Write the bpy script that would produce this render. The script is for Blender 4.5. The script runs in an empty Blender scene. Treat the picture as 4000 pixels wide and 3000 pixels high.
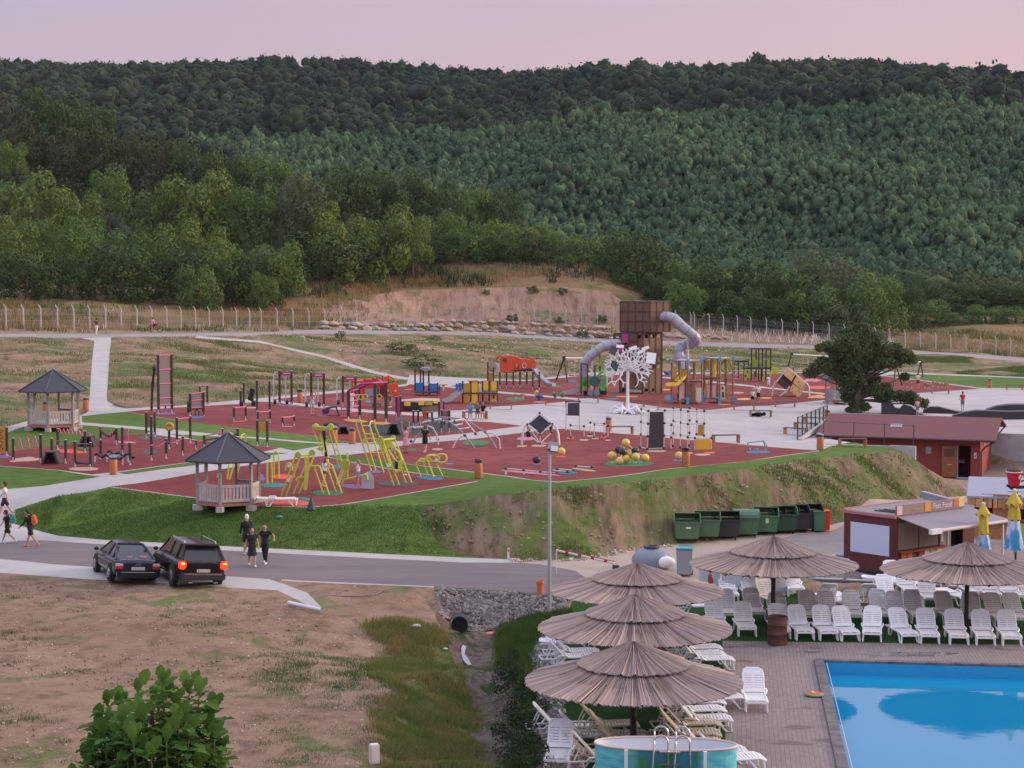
import bpy,bmesh,math,random
import numpy as np
from mathutils import Vector,Matrix
from mathutils.geometry import delaunay_2d_cdt
R=math.radians
sc=bpy.context.scene
C=sc.collection
random.seed(7);rng=np.random.default_rng(7)
F=6900.0;HC=12.2;PITCH=math.atan(370.0/F)
cd=bpy.data.cameras.new('camera');cam=bpy.data.objects.new('camera',cd);C.objects.link(cam)
cam.location=(0,0,HC);cam.rotation_euler=(math.pi/2-PITCH,0,0)
cd.sensor_width=36;cd.lens=36*F/4000;cd.clip_end=6000;cd.clip_start=.5
sc.camera=cam
w=bpy.data.worlds.new('World');sc.world=w;w.use_nodes=True
nt=w.node_tree;N=nt.nodes;L=nt.links;N.clear()
out=N.new('ShaderNodeOutputWorld');bg=N.new('ShaderNodeBackground');L.new(bg.outputs[0],out.inputs[0])
tc=N.new('ShaderNodeTexCoord');sep=N.new('ShaderNodeSeparateXYZ');L.new(tc.outputs['Generated'],sep.inputs[0])
ramp=N.new('ShaderNodeValToRGB');L.new(sep.outputs['Z'],ramp.inputs[0])
cr=ramp.color_ramp
cr.elements[0].position=0.0;cr.elements[0].color=(.53,.405,.465,1)
cr.elements[1].position=1.0;cr.elements[1].color=(.98,1.10,1.42,1)
for p,c in((.10,(.545,.415,.49,1)),(.155,(.50,.41,.53,1)),(.25,(.60,.58,.78,1)),(.5,(.88,.92,1.2,1))):
 e=cr.elements.new(p);e.color=c
sky=N.new('ShaderNodeTexSky');sky.sky_type='NISHITA';sky.sun_disc=False
sky.sun_elevation=R(8);sky.sun_rotation=R(75);sky.dust_density=3
skm=N.new('ShaderNodeMix');skm.data_type='RGBA';skm.blend_type='MULTIPLY';skm.inputs[0].default_value=1
L.new(sky.outputs[0],skm.inputs[6]);skm.inputs[7].default_value=(.05,.05,.05,1)
glow=N.new('ShaderNodeMapRange');L.new(sep.outputs['X'],glow.inputs[0])
glow.inputs[1].default_value=-.3;glow.inputs[2].default_value=1;glow.inputs[3].default_value=0;glow.inputs[4].default_value=1
gm=N.new('ShaderNodeMix');gm.data_type='RGBA';gm.blend_type='MULTIPLY'
L.new(glow.outputs[0],gm.inputs[0]);L.new(ramp.outputs[0],gm.inputs[6]);gm.inputs[7].default_value=(1.5,1.2,.92,1)
add=N.new('ShaderNodeMix');add.data_type='RGBA';add.blend_type='ADD';add.inputs[0].default_value=.5
L.new(gm.outputs[2],add.inputs[6]);L.new(skm.outputs[2],add.inputs[7])
L.new(add.outputs[2],bg.inputs[0]);bg.inputs[1].default_value=.9
sd=bpy.data.lights.new('evening_sun','SUN');sun=bpy.data.objects.new('evening_sun',sd);C.objects.link(sun)
sd.energy=2.3;sd.angle=R(14);sd.color=(1,.78,.62)
sun.rotation_euler=Vector((-math.sin(R(75))*math.cos(R(16)),-math.cos(R(75))*math.cos(R(16)),-math.sin(R(16)))).to_track_quat('-Z','Y').to_euler()
sc.view_settings.view_transform='Standard';sc.view_settings.look='None'
sc.view_settings.exposure=.16;sc.view_settings.gamma=1
try:sc.cycles.max_bounces=6;sc.cycles.transparent_max_bounces=6
except Exception:pass
def tag(o,label=None,cat=None,group=None,kind=None):
 if label:o['label']=label
 if cat:o['category']=cat
 if group:o['group']=group
 if kind:o['kind']=kind
 return o
def empty(name,label,cat,loc=(0,0,0),rz=0,group=None,sc_=1):
 o=bpy.data.objects.new(name,None);C.objects.link(o);o.location=loc;o.rotation_euler=(0,0,rz)
 o.scale=(sc_,)*3;o.empty_display_size=.1
 return tag(o,label,cat,group)
def children(o):return[c for c in C.objects if c.parent==o]
KIDS={}
def copy_tree(o,parent=None):
 c=o.copy();C.objects.link(c);c.parent=parent
 for ch in KIDS.get(o.name,[]):KIDS.setdefault(c.name,[]).append(copy_tree(ch,c))
 return c
def clone(o,loc,rz,label=None,s=None):
 c=copy_tree(o);c.location=loc;c.rotation_euler=(0,0,rz)
 if label:c['label']=label
 if s:c.scale=(s,)*3 if not hasattr(s,'__len__')else s
 return c
CP,SP=math.cos(PITCH),math.sin(PITCH)
def ray(px,py):
 u=(px-2000)/F;v=(1500-py)/F
 return np.array([u,CP+v*SP,-SP+v*CP])
def atz(px,py,z):
 d=ray(px,py);t=(z-HC)/d[2];return Vector((d[0]*t,d[1]*t,z))
def atd(px,py,D):
 d=ray(px,py);t=D/d[1];return Vector((d[0]*t,D,HC+d[2]*t))
def _c(ox,oy,s):return lambda x,y:(ox+x*s,oy+y*s)
A=_c(0,1150,.4521);B=_c(900,1300,.3617);CC=_c(1600,1150,.3617);D_=_c(2300,1130,.4069)
E=_c(3000,1200,.4521);F_=_c(2000,1500,.4069);G_=_c(0,1800,.5425);H=_c(2500,1850,.5425)
I=_c(1200,2000,.6028);J=_c(2000,2100,.5426);K=_c(3000,2100,.5426);LL=_c(3200,1650,.3617);O=_c(0,0,1.8083)
P=lambda x,y:(x,y)
tz,td=[],[]
def Z(z,*pts):
 for p in pts:tz.append(tuple(atz(p[0],p[1],z)))
def DD(D,*pts):
 for p in pts:tz.append(tuple(atd(p[0],p[1],D)))
def ZL(*pts):
 for x,y,z in pts:tz.append(tuple(atz(x,y,z)))
def DL(*pts):
 for x,y,d in pts:tz.append(tuple(atd(x,y,d)))
ZL((-500,2050,.8),(-500,2240,.7),(0,2120,.75),(163,2077,.75),(163,2110,.75),(412,2109,.8),(412,2128,.8),(890,2134,.8),(890,2150,.8),(1200,2151,.8),(1200,2167,.8),(1562,2169,.75),(1827,2180,.7),(1984,2184,.7),(2074,2192,.7),(2270,2185,.7),(2400,2168,.65),(2500,2146,.65),(2620,2128,.6),(2800,2110,.6),(3000,2085,.55),(3178,2068,.5),(3303,2037,.5),(0,2182,.7),(0,2237,.7),(325,2261,.7),(597,2275,.7),(922,2296,.7),(1085,2305,.7),(1200,2268,.7),(1694,2290,.7),(2140,2322,.7),(2230,2330,.6),(1250,2372,.55))
ZL((-500,1990,1.5),(30,1960,1.75),(60,2047,.95),(230,1935,2.1),(428,1903,2.35),(749,1944,2.1),(1013,1976,2.05),(1200,1983,2.1),(1400,1975,2.2),(1618,1975,2.3),(1871,1880,2.9),(2000,1931,2.9),(2163,1911,3.1),(2285,1903,3.15),(2521,1882,3.2),(2692,1858,3.25),(2900,1834,3.3),(3200,1791,3.05),(3363,1777,2.9),(3453,1768,2.8),(3515,1760,2.7),(3560,1820,1.9),(3620,1860,.9),(3688,1872,.3),(3797,1880,.1),(3890,1890,.05),(4200,1900,0),(1700,2107,1.15),(1780,2166,.75),(3600,1950,.4),(3790,1935,.1),(3400,1960,1.2),(3300,1905,1.9))
ZL((-600,1820,2.6),(0,1850,2.55),(445,1840,2.65),(1095,1748,3.05),(1569,1810,3.0),(1400,1850,2.75),(2000,1700,3.1),(2181,1882,3.15),(2900,1740,3.1),(3203,1763,2.95),(345,1600,3.9),(60,1670,3.7),(-600,1720,3.7),(418,1605,3.95),(500,1592,3.95),(1000,1553,3.8),(1370,1520,3.7),(1600,1465,3.55),(1890,1481,3.4),(2052,1485,3.35),(2233,1465,3.3),(2590,1450,3.1),(2910,1447,2.9),(3270,1447,2.6),(3540,1452,2.4),(4000,1473,2.2),(4600,1500,2.2),(3830,1518,2.15),(4000,1520,2.1),(4600,1560,2.0),(3000,1585,2.6),(3760,1605,2.2),(4600,1680,2.0),(4000,1655,2.0),(2045,1664,3.1),(1500,1600,3.5),(2500,1560,3.0))
ZL((3470,1745,2.75),(3510,1752,2.7))
DL((-600,1308,166),(50,1308,176),(1000,1303,200),(1500,1296,232),(1900,1303,250),(2400,1335,254),(2760,1346,252),(3200,1362,246),(3714,1386,238),(4100,1416,232),(4700,1440,226))
DL((-600,1300,170),(50,1300,180),(1000,1296,204),(1500,1289,236),(1900,1296,254),(2400,1326,258),(2760,1337,256),(3200,1355,250),(3714,1379,242),(4100,1408,236),(4700,1430,230))
DL((-600,1288,174),(50,1284,184),(1000,1286,208),(1450,1272,240),(1900,1250,262),(2400,1262,266),(2760,1289,265),(3170,1322,260),(3714,1376,247),(4100,1398,242),(4700,1420,236))
DL((-600,1200,215),(0,1195,222),(500,1205,228),(850,1230,236),(1150,1235,246),(1400,1226,252),(1700,1240,265),(2150,1235,268),(2450,1215,270),(2620,1235,272),(2900,1285,276),(3300,1325,272),(3600,1310,275),(3800,1300,275),(4100,1330,268),(4700,1350,262))
DL((1450,1150,262),(1573,1128,270),(1900,1118,274),(2170,1112,275),(2380,1130,275))
DL((1000,1110,262),(1230,1042,285),(1627,1023,292),(2079,1018,292),(2314,1052,290),(2450,1110,288),(2676,1205,290),(3074,1283,296),(3500,1285,300),(3650,1262,300),(3900,1285,290))
DL((-700,1120,245),(0,1130,250),(500,1150,255),(850,1150,262))
for px in range(-900,5100,300):
 left=px<1900
 tz.append(tuple(atd(px,1110 if left else(1215 if px>2600 else 1150),330)))
 tz.append(tuple(atd(px,1080 if left else(1195 if px>2600 else 1130),390)))
def crest(pts,px):
 xs=[p[0]for p in pts];ys=[p[1]for p in pts];return float(np.interp(px,xs,ys))
crest1=[O(*q)for q in((-400,260),(0,262),(540,300),(1060,285),(1280,262),(1500,252),(1800,232),(2000,222),(2212,232),(2800,240))]
crest2=[O(*q)for q in((-400,125),(0,133),(200,140),(400,136),(560,126),(660,130),(900,143),(1060,156),(1150,158),(1300,148),(1500,140),(1700,133),(1900,138),(2050,148),(2212,168),(2800,190))]
from mathutils import noise as mn
def hill(px,y,D,a):
 q=atd(px,y,D);q.z+=a*(mn.noise(Vector((q.x*.012,q.y*.012,3)))*1.6+mn.noise(Vector((q.x*.03,q.y*.03,9)))*.9);tz.append(tuple(q))
for px in range(-900,5100,110):
 y1=crest(crest1,px)+34;y2=crest(crest2,px)+50
 for t,D,a in((.12,430,2.5),(.27,465,4.5),(.42,500,5.5),(.58,535,5.5),(.75,570,5),(.88,605,4),(1,640,2)):
  base=1080 if px<1900 else 1195
  hill(px,base+(y1-base)*t,D,a)
 hill(px,y1+18,720,4);hill(px,y1*.72+y2*.28,780,6)
 hill(px,y1*.5+y2*.5,840,7);hill(px,y1*.25+y2*.75,910,5);hill(px,y2,980,1.2);hill(px,y2+60,1300,1)
ZL((-500,2700,.5),(0,2500,.55),(800,2500,.5),(0,3000,.3),(900,3000,.25),(1400,2420,.5),(1600,2330,.6),(1622,2446,.3),(1537,2663,.25),(1490,3000,.15),(1440,2800,.3),(1380,3000,.25),(1740,2397,-.05),(1797,2395,-.02),(1850,2396,-.05),(1797,2466,-.7),(1821,2603,-.75),(1881,2784,-.85),(1899,3000,-.95),(1740,2476,-.5),(1850,2472,-.6),(1720,2400,.2),(1850,2603,-.7),(1790,2603,-.65),(1850,2790,-.75),(1860,3000,-.85),(1950,3000,-.9),(1941,2450,-.25),(1960,2603,-.2),(2044,2693,-.05),(2056,3000,-.05),(2080,2430,0),(2200,2480,0),(2200,2700,0),(2250,3000,0),(2760,2400,0),(2600,2340,.1),(2824,2504,0),(2851,3000,0),(4300,2640,0),(4300,2500,0),(4300,3100,0),(3400,2520,0),(3000,2278,.02),(3500,2300,.02),(4000,2345,.02),(4300,2370,.02),(3010,2258,.42),(3500,2283,.42),(4000,2322,.42),(4300,2345,.42),(2990,2258,.42),(2600,2300,.4),(2300,2310,.55),(3300,2200,.45),(4300,2200,.45),(3800,2100,.4),(4300,2000,.3))
_f0=atz(*E(1830,1482),.02);_fx=Vector((.9216,-.3881));_fy=Vector((.3881*.85,.9216*1.02)).normalized()
_bq=[(1.2,-.7,.0),(0,-.7,.0),(-2,-.8,.0),(-4,-.9,.02),(-5.6,-.8,.05),(-7.2,-.8,.2),(-9.6,-.8,.5),(1.0,4,.0),(1.0,9,.0),(2.5,9.2,.0),(5,9.2,.0),(9,9.2,.0),(2.5,10.6,2.1),(5,10.6,2.1),(9,10.6,2.1),(-.3,.4,-.05),(-3,.4,-.05),(-6,.4,-.05),(-9.3,.4,-.05),(-.3,8.8,-.05),(-5,8.8,-.05),(-9.3,8.8,-.05),(-5,4.5,-.05),(-.3,9.9,2.15),(-5,9.9,2.15),(-10.2,9.9,2.3),(-10.3,5,2.4),(-10.4,.3,2.3),(.6,9.9,2.1)]
for _x,_y,_z in _bq[:22]+_bq[23:]:_q=_f0.xy+_fx*_x+_fy*_y;tz.append((_q.x,_q.y,_z))
_bp=[_f0.xy+_fx*_x+_fy*_y for _x,_y in((2.0,-1.2),(-10.6,-1.2),(-10.6,10.1),(2.0,10.1))]
def _inb(x,y):
 d=Vector((x,y))-_f0.xy;a=d.dot(_fx);b=d.dot(_fy);return -10.0<a<.8 and -.6<b<9.6
tz[:]=[q for q in tz if not _inb(q[0],q[1])or q[2]<.1]
for X in range(-60,61,12):
 tz.append((X,36,1.2+.0*X));tz.append((X,22,4.3));tz.append((X,10,7.3));tz.append((X,-30,8));
 if X>8 or X<-14:tz.append((X,43,0.02 if X>0 else .3))
_p={}
for x,y,z in tz:_p[(round(x,2),round(y,2))]=z
TP=np.array([(k[0],k[1],v)for k,v in _p.items()])
_r=delaunay_2d_cdt([Vector(p[:2])for p in TP],[],[],0,1e-4)
assert len(_r[0])>=len(TP)-5
_near=[int(np.argmin((TP[:,0]-v.x)**2+(TP[:,1]-v.y)**2))for v in _r[0]]
TT=np.array([[_near[i]for i in f]for f in _r[2]])
_a,_b,_cc=TP[TT[:,0]],TP[TT[:,1]],TP[TT[:,2]]
_den=(_b[:,1]-_cc[:,1])*(_a[:,0]-_cc[:,0])+(_cc[:,0]-_b[:,0])*(_a[:,1]-_cc[:,1])
def hzv(X,Y):
 X=np.asarray(X,float);Y=np.asarray(Y,float);Zo=np.full(X.shape,np.nan)
 for k in range(len(TT)):
  a,b,c=_a[k],_b[k],_cc[k]
  m=(X>=min(a[0],b[0],c[0])-1e-6)&(X<=max(a[0],b[0],c[0])+1e-6)&(Y>=min(a[1],b[1],c[1])-1e-6)&(Y<=max(a[1],b[1],c[1])+1e-6)
  if not m.any():continue
  x=X[m];y=Y[m]
  l1=((b[1]-c[1])*(x-c[0])+(c[0]-b[0])*(y-c[1]))/_den[k];l2=((c[1]-a[1])*(x-c[0])+(a[0]-c[0])*(y-c[1]))/_den[k];l3=1-l1-l2
  ok=(l1>-1e-5)&(l2>-1e-5)&(l3>-1e-5)
  zz=Zo[m];zz[ok]=(l1*a[2]+l2*b[2]+l3*c[2])[ok];Zo[m]=zz
 return Zo
def hz(x,y):
 l1=((_b[:,1]-_cc[:,1])*(x-_cc[:,0])+(_cc[:,0]-_b[:,0])*(y-_cc[:,1]))/_den
 l2=((_cc[:,1]-_a[:,1])*(x-_cc[:,0])+(_a[:,0]-_cc[:,0])*(y-_cc[:,1]))/_den
 k=int(np.argmax(np.minimum(np.minimum(l1,l2),1-l1-l2)))
 return float(l1[k]*_a[k,2]+l2[k]*_b[k,2]+(1-l1[k]-l2[k])*_cc[k,2])
def G(px,py=None):
 """pixel -> point on the ground"""
 if py is None:px,py=px
 d=ray(px,py);Ds=np.concatenate([np.arange(28,130,1.5),np.geomspace(130,1250,120)])
 xs=d[0]/d[1]*Ds;zs=HC+d[2]/d[1]*Ds
 prev=None
 for k in range(len(Ds)):
  g=hz(xs[k],Ds[k])
  if zs[k]<=g:
   if prev is None:lo=Ds[k]-1.5
   else:lo=Ds[k-1]
   hi=Ds[k]
   for _ in range(18):
    m=(lo+hi)/2
    if HC+d[2]/d[1]*m<=hz(d[0]/d[1]*m,m):hi=m
    else:lo=m
   return Vector((d[0]/d[1]*hi,hi,hz(d[0]/d[1]*hi,hi)))
  prev=k
 return Vector((xs[-1],Ds[-1],zs[-1]))
def mpp(p):return p.y/F
MATS={}
def mat(name,col,rough=.8,metal=0,var=0,scale=5,bump=0,col2=None,detail=4,spec=None,island=0,emit=None,alpha=None,transl=0,objrand=0):
 if name in MATS:return MATS[name]
 m=bpy.data.materials.new(name);m.use_nodes=True;n=m.node_tree.nodes;l=m.node_tree.links
 b=n['Principled BSDF'];b.inputs['Roughness'].default_value=rough;b.inputs['Metallic'].default_value=metal
 if spec is not None:b.inputs['Specular IOR Level'].default_value=spec
 c=tuple(col)+(1,);src=None
 tcn=n.new('ShaderNodeTexCoord')
 if var or col2 or bump:
  no=n.new('ShaderNodeTexNoise');no.inputs['Scale'].default_value=scale;no.inputs['Detail'].default_value=detail;no.inputs['Roughness'].default_value=.6
  l.new(tcn.outputs['Object'],no.inputs['Vector'])
 if var or col2:
  mx=n.new('ShaderNodeMix');mx.data_type='RGBA'
  mr=n.new('ShaderNodeMapRange');mr.inputs[1].default_value=.3;mr.inputs[2].default_value=.7
  l.new(no.outputs[0],mr.inputs[0]);l.new(mr.outputs[0],mx.inputs[0])
  if col2:mx.inputs[6].default_value=c;mx.inputs[7].default_value=tuple(col2)+(1,)
  else:
   mx.inputs[6].default_value=tuple(min(1,q*(1-var))for q in col)+(1,);mx.inputs[7].default_value=tuple(min(1,q*(1+var))for q in col)+(1,)
  src=mx.outputs[2]
 if island or objrand:
  g=n.new('ShaderNodeNewGeometry');mr2=n.new('ShaderNodeMapRange');mr2.inputs[3].default_value=1-island;mr2.inputs[4].default_value=1+island
  l.new(g.outputs['Random Per Island'],mr2.inputs[0])
  hv=n.new('ShaderNodeHueSaturation');hv.inputs['Color'].default_value=c
  if src:l.new(src,hv.inputs['Color'])
  if objrand:
   oi=n.new('ShaderNodeObjectInfo');mr3=n.new('ShaderNodeMapRange');mr3.inputs[3].default_value=1-objrand;mr3.inputs[4].default_value=1+objrand
   l.new(oi.outputs['Random'],mr3.inputs[0]);mm=n.new('ShaderNodeMath');mm.operation='MULTIPLY'
   l.new(mr2.outputs[0],mm.inputs[0]);l.new(mr3.outputs[0],mm.inputs[1]);l.new(mm.outputs[0],hv.inputs['Value'])
   mr4=n.new('ShaderNodeMapRange');mr4.inputs[3].default_value=.47;mr4.inputs[4].default_value=.52;l.new(oi.outputs['Random'],mr4.inputs[0]);l.new(mr4.outputs[0],hv.inputs['Hue'])
  else:l.new(mr2.outputs[0],hv.inputs['Value'])
  src=hv.outputs[0]
 if src:l.new(src,b.inputs['Base Color'])
 else:b.inputs['Base Color'].default_value=c
 if bump:
  bn=n.new('ShaderNodeBump');bn.inputs['Strength'].default_value=min(1,bump);bn.inputs['Distance'].default_value=.05
  l.new(no.outputs[0],bn.inputs['Height']);l.new(bn.outputs[0],b.inputs['Normal'])
 if emit:b.inputs['Emission Color'].default_value=tuple(emit[:3])+(1,);b.inputs['Emission Strength'].default_value=emit[3]
 if alpha is not None:b.inputs['Alpha'].default_value=alpha
 if transl:
  tr=n.new('ShaderNodeBsdfTranslucent');ms=n.new('ShaderNodeMixShader');ms.inputs[0].default_value=transl
  if src:l.new(src,tr.inputs[0])
  else:tr.inputs[0].default_value=c
  l.new(b.outputs[0],ms.inputs[1]);l.new(tr.outputs[0],ms.inputs[2]);l.new(ms.outputs[0],n['Material Output'].inputs[0])
 MATS[name]=m;return m
def nodes_mat(name):
 m=bpy.data.materials.new(name);m.use_nodes=True;MATS[name]=m
 return m,m.node_tree.nodes,m.node_tree.links,m.node_tree.nodes['Principled BSDF']
def mixc(n,l,fac,c1,c2):
 mx=n.new('ShaderNodeMix');mx.data_type='RGBA'
 for k,v in((0,fac),(6,c1),(7,c2)):
  if isinstance(v,bpy.types.NodeSocket):l.new(v,mx.inputs[k])
  elif k==0:mx.inputs[0].default_value=v
  else:mx.inputs[k].default_value=tuple(v)+(1,)
 return mx.outputs[2]
def noi(n,l,scale,vec,lo=.4,hi=.6,detail=5,rough=.6,tmul=None):
 if tmul:
  mp=n.new('ShaderNodeMapping');l.new(vec,mp.inputs[0]);mp.inputs['Scale'].default_value=tmul[:3]
  if len(tmul)>3:mp.inputs['Rotation'].default_value=(0,0,tmul[3])
  vec=mp.outputs[0]
 t=n.new('ShaderNodeTexNoise');t.inputs['Scale'].default_value=scale;t.inputs['Detail'].default_value=detail;t.inputs['Roughness'].default_value=rough
 l.new(vec,t.inputs['Vector'])
 mr=n.new('ShaderNodeMapRange');mr.inputs[1].default_value=lo;mr.inputs[2].default_value=hi;l.new(t.outputs[0],mr.inputs[0])
 return mr.outputs[0]
def bumpn(n,l,b,src,dist=.05,st=1):
 bn=n.new('ShaderNodeBump');bn.inputs['Strength'].default_value=st;bn.inputs['Distance'].default_value=dist
 l.new(src,bn.inputs['Height']);l.new(bn.outputs[0],b.inputs['Normal'])
def ground_mat(name,c1,c2,c3,gcol,gcov,s1=.15,s2=1.5,gs=.25,bd=.12,rough=.95,tm=None,stones=0,pale=(.5,.45,.4),soft=.03,gtm=None):
 m,n,l,b=nodes_mat(name);v=n.new('ShaderNodeTexCoord').outputs['Object']
 a=mixc(n,l,noi(n,l,s1,v,.35,.65),c1,c2)
 a=mixc(n,l,noi(n,l,s2,v,.45,.7,6,.65,tm),a,c3)
 if stones:
  vo=n.new('ShaderNodeTexVoronoi');vo.inputs['Scale'].default_value=stones;l.new(v,vo.inputs['Vector'])
  lt=n.new('ShaderNodeMath');lt.operation='LESS_THAN';l.new(vo.outputs['Distance'],lt.inputs[0]);lt.inputs[1].default_value=.10
  a=mixc(n,l,lt.outputs[0],a,pale)
 if gcov:
  g1=noi(n,l,gs,v,.65-gcov-soft,.65-gcov+soft,8,.7,gtm)
  gc=mixc(n,l,noi(n,l,2.5,v,.3,.7),gcol,tuple(q*1.8 for q in gcol))
  a=mixc(n,l,g1,a,gc)
 l.new(a,b.inputs['Base Color']);b.inputs['Roughness'].default_value=rough;b.inputs['Specular IOR Level'].default_value=.1
 bumpn(n,l,b,noi(n,l,s2*2.2,v,0,1,8,.7,tm),bd)
 return m
class MB:
 def __init__(s):s.v=[];s.f=[];s.sm=False
 def add(s,vs,fs):
  k=len(s.v);s.v+=[tuple(q)for q in vs];s.f+=[tuple(i+k for i in f)for f in fs];return s
 def box(s,c,d,rz=0,rx=0,ry=0,M=None,taper=1):
  Mx=M or(Matrix.Translation(c)@Matrix.Rotation(rz,4,'Z')@Matrix.Rotation(ry,4,'Y')@Matrix.Rotation(rx,4,'X'))
  vs=[Mx@Vector((x*d[0]/2*(taper if z>0 else 1),y*d[1]/2*(taper if z>0 else 1),z*d[2]/2))for z in(-1,1)for x,y in((-1,-1),(1,-1),(1,1),(-1,1))]
  return s.add(vs,[(3,2,1,0),(4,5,6,7),(0,1,5,4),(1,2,6,5),(2,3,7,6),(3,0,4,7)])
 def tube(s,pts,r,n=8,cap=True):
  pts=[Vector(p)for p in pts];rs=r if hasattr(r,'__len__')else[r]*len(pts);vs=[]
  ref=None
  for i,p in enumerate(pts):
   t=(pts[min(i+1,len(pts)-1)]-pts[max(i-1,0)])
   t=t.normalized()if t.length>1e-9 else Vector((0,0,1))
   if ref is None or abs(ref.dot(t))>.99:ref=Vector((0,0,1))if abs(t.z)<.9 else Vector((1,0,0))
   a=t.cross(ref).normalized();b=a.cross(t).normalized();ref=b
   for k in range(n):
    q=2*math.pi*k/n;vs.append(p+(a*math.cos(q)+b*math.sin(q))*rs[i])
  fs=[(i*n+k,i*n+(k+1)%n,(i+1)*n+(k+1)%n,(i+1)*n+k)for i in range(len(pts)-1)for k in range(n)]
  if cap:fs+=[tuple(range(n))[::-1],tuple((len(pts)-1)*n+k for k in range(n))]
  return s.add(vs,fs)
 def cyl(s,c,r,h,n=16,r2=None):
  return s.tube([c,(c[0],c[1],c[2]+h)],[r,r if r2 is None else r2],n)
 def ball(s,c,r,n=12,m=8,sc_=(1,1,1)):
  vs=[(c[0],c[1],c[2]-r*sc_[2])]
  for j in range(1,m):
   ph=-math.pi/2+math.pi*j/m
   for k in range(n):
    q=2*math.pi*k/n;vs.append((c[0]+r*sc_[0]*math.cos(ph)*math.cos(q),c[1]+r*sc_[1]*math.cos(ph)*math.sin(q),c[2]+r*sc_[2]*math.sin(ph)))
  vs.append((c[0],c[1],c[2]+r*sc_[2]));e=len(vs)-1
  fs=[(0,1+(k+1)%n,1+k)for k in range(n)]+[(e,e-n+k,e-n+(k+1)%n)for k in range(n)]
  fs+=[(1+j*n+k,1+j*n+(k+1)%n,1+(j+1)*n+(k+1)%n,1+(j+1)*n+k)for j in range(m-2)for k in range(n)]
  return s.add(vs,fs)
 def lathe(s,prof,n=16,c=(0,0,0),cap=True):
  vs=[(c[0]+r*math.cos(2*math.pi*k/n),c[1]+r*math.sin(2*math.pi*k/n),c[2]+z)for r,z in prof for k in range(n)]
  fs=[(i*n+k,i*n+(k+1)%n,(i+1)*n+(k+1)%n,(i+1)*n+k)for i in range(len(prof)-1)for k in range(n)]
  if cap:fs+=[tuple(range(n))[::-1],tuple((len(prof)-1)*n+k for k in range(n))]
  return s.add(vs,fs)
 def prism(s,poly,th,M=None):
  """2D polygon (x,z) extruded th along y (centred)"""
  M=M or Matrix();n=len(poly)
  vs=[M@Vector((x,-th/2,z))for x,z in poly]+[M@Vector((x,th/2,z))for x,z in poly]
  return s.add(vs,[tuple(range(n)),tuple(range(2*n-1,n-1,-1))]+[(i,i+n,(i+1)%n+n,(i+1)%n)for i in range(n)])
 def build(s,name,m,parent=None,smooth=None,bevel=0,label=None):
  me=bpy.data.meshes.new(name);me.from_pydata(s.v,[],s.f);
  o=bpy.data.objects.new(name,me);C.objects.link(o)
  if m:me.materials.append(m)
  bm=bmesh.new();bm.from_mesh(me);bmesh.ops.recalc_face_normals(bm,faces=bm.faces)
  if bevel:bmesh.ops.bevel(bm,geom=bm.edges[:]+bm.verts[:],offset=bevel,segments=2,affect='EDGES',clamp_overlap=True)
  bm.to_mesh(me);bm.free()
  if s.sm if smooth is None else smooth:
   me.shade_smooth()
   try:me.set_sharp_from_angle(angle=R(40))
   except Exception:pass
  if parent:
   o.parent=parent;KIDS.setdefault(parent.name,[]).append(o)
  if label:o['label']=label
  return o
def npmesh(name,V,Q,m,mi=None,mats=None):
 """fast mesh from numpy verts and equal-size faces"""
 me=bpy.data.meshes.new(name);me.vertices.add(len(V));me.vertices.foreach_set('co',np.asarray(V,np.float32).ravel())
 nf,k=Q.shape;me.loops.add(nf*k);me.polygons.add(nf)
 me.loops.foreach_set('vertex_index',Q.astype(np.int32).ravel());me.polygons.foreach_set('loop_start',np.arange(0,nf*k,k,dtype=np.int32))
 try:me.polygons.foreach_set('loop_total',np.full(nf,k,np.int32))
 except Exception:pass
 me.update(calc_edges=True);me.validate()
 if m:me.materials.append(m)
 o=bpy.data.objects.new(name,me);C.objects.link(o);return o
def shp(*p):return list(p)
regions=[]
def reg(name,pts):regions.append((name,[G(p).xy for p in pts]))
road_up=[P(-500,2125),P(0,2122),P(60,2112),P(163,2110),P(380,2125),P(613,2136),P(890,2150),P(1200,2167),P(1803,2197),P(2030,2198)]
side_up=[P(60,2047),P(163,2077),P(228,2093),P(412,2109),P(890,2134),P(1200,2149),P(1562,2167),P(1827,2179),P(1990,2184)]
reg('scrub',[P(-900,1040),P(-900,1310),P(50,1285),P(1000,1290),P(1500,1275),P(1900,1250),P(2400,1262),P(2760,1290),P(3170,1325),P(3714,1378),P(4700,1425),P(5000,1000),P(2600,1000)])
reg('slope',[A(-900,380),A(700,385),A(960,380),P(1000,1312),P(1600,1306),P(1900,1311),P(2400,1344),P(2760,1354),P(3250,1368),P(3714,1392),P(4100,1422),P(4700,1452),P(4700,1500),E(2212,603),E(1200,560),E(600,543),D_(1500,778),D_(710,783),D_(0,798),CC(1750,868),CC(1250,923),CC(800,910),CC(0,863),B(1900,553),B(1300,606),A(2212,898),A(1500,963),A(1100,983),A(1000,963),A(925,925),A(770,1006),A(700,1043),A(240,1093),A(0,1158),A(-900,1228)])
reg('cliff',[P(1330,1262),P(1250,1225),P(1300,1190),P(1380,1165),P(1440,1180),P(1480,1150),P(1573,1135),P(1900,1122),P(2170,1116),P(2380,1135),P(2440,1180),P(2440,1262),P(1900,1252)])
reg('bank',[P(1618,1978),P(1700,2107),P(1784,2168),P(2080,2191),P(2270,2186),P(2400,2168),P(2500,2144),P(2620,2128),P(2800,2110),P(3000,2085),P(3178,2068),P(3303,2037),P(3600,1952),P(3790,1936),P(3688,1870),P(3616,1831),P(3558,1787),P(3515,1759),P(3200,1788),P(2900,1830),P(2521,1880),P(2163,1908),P(2000,1930)])
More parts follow.
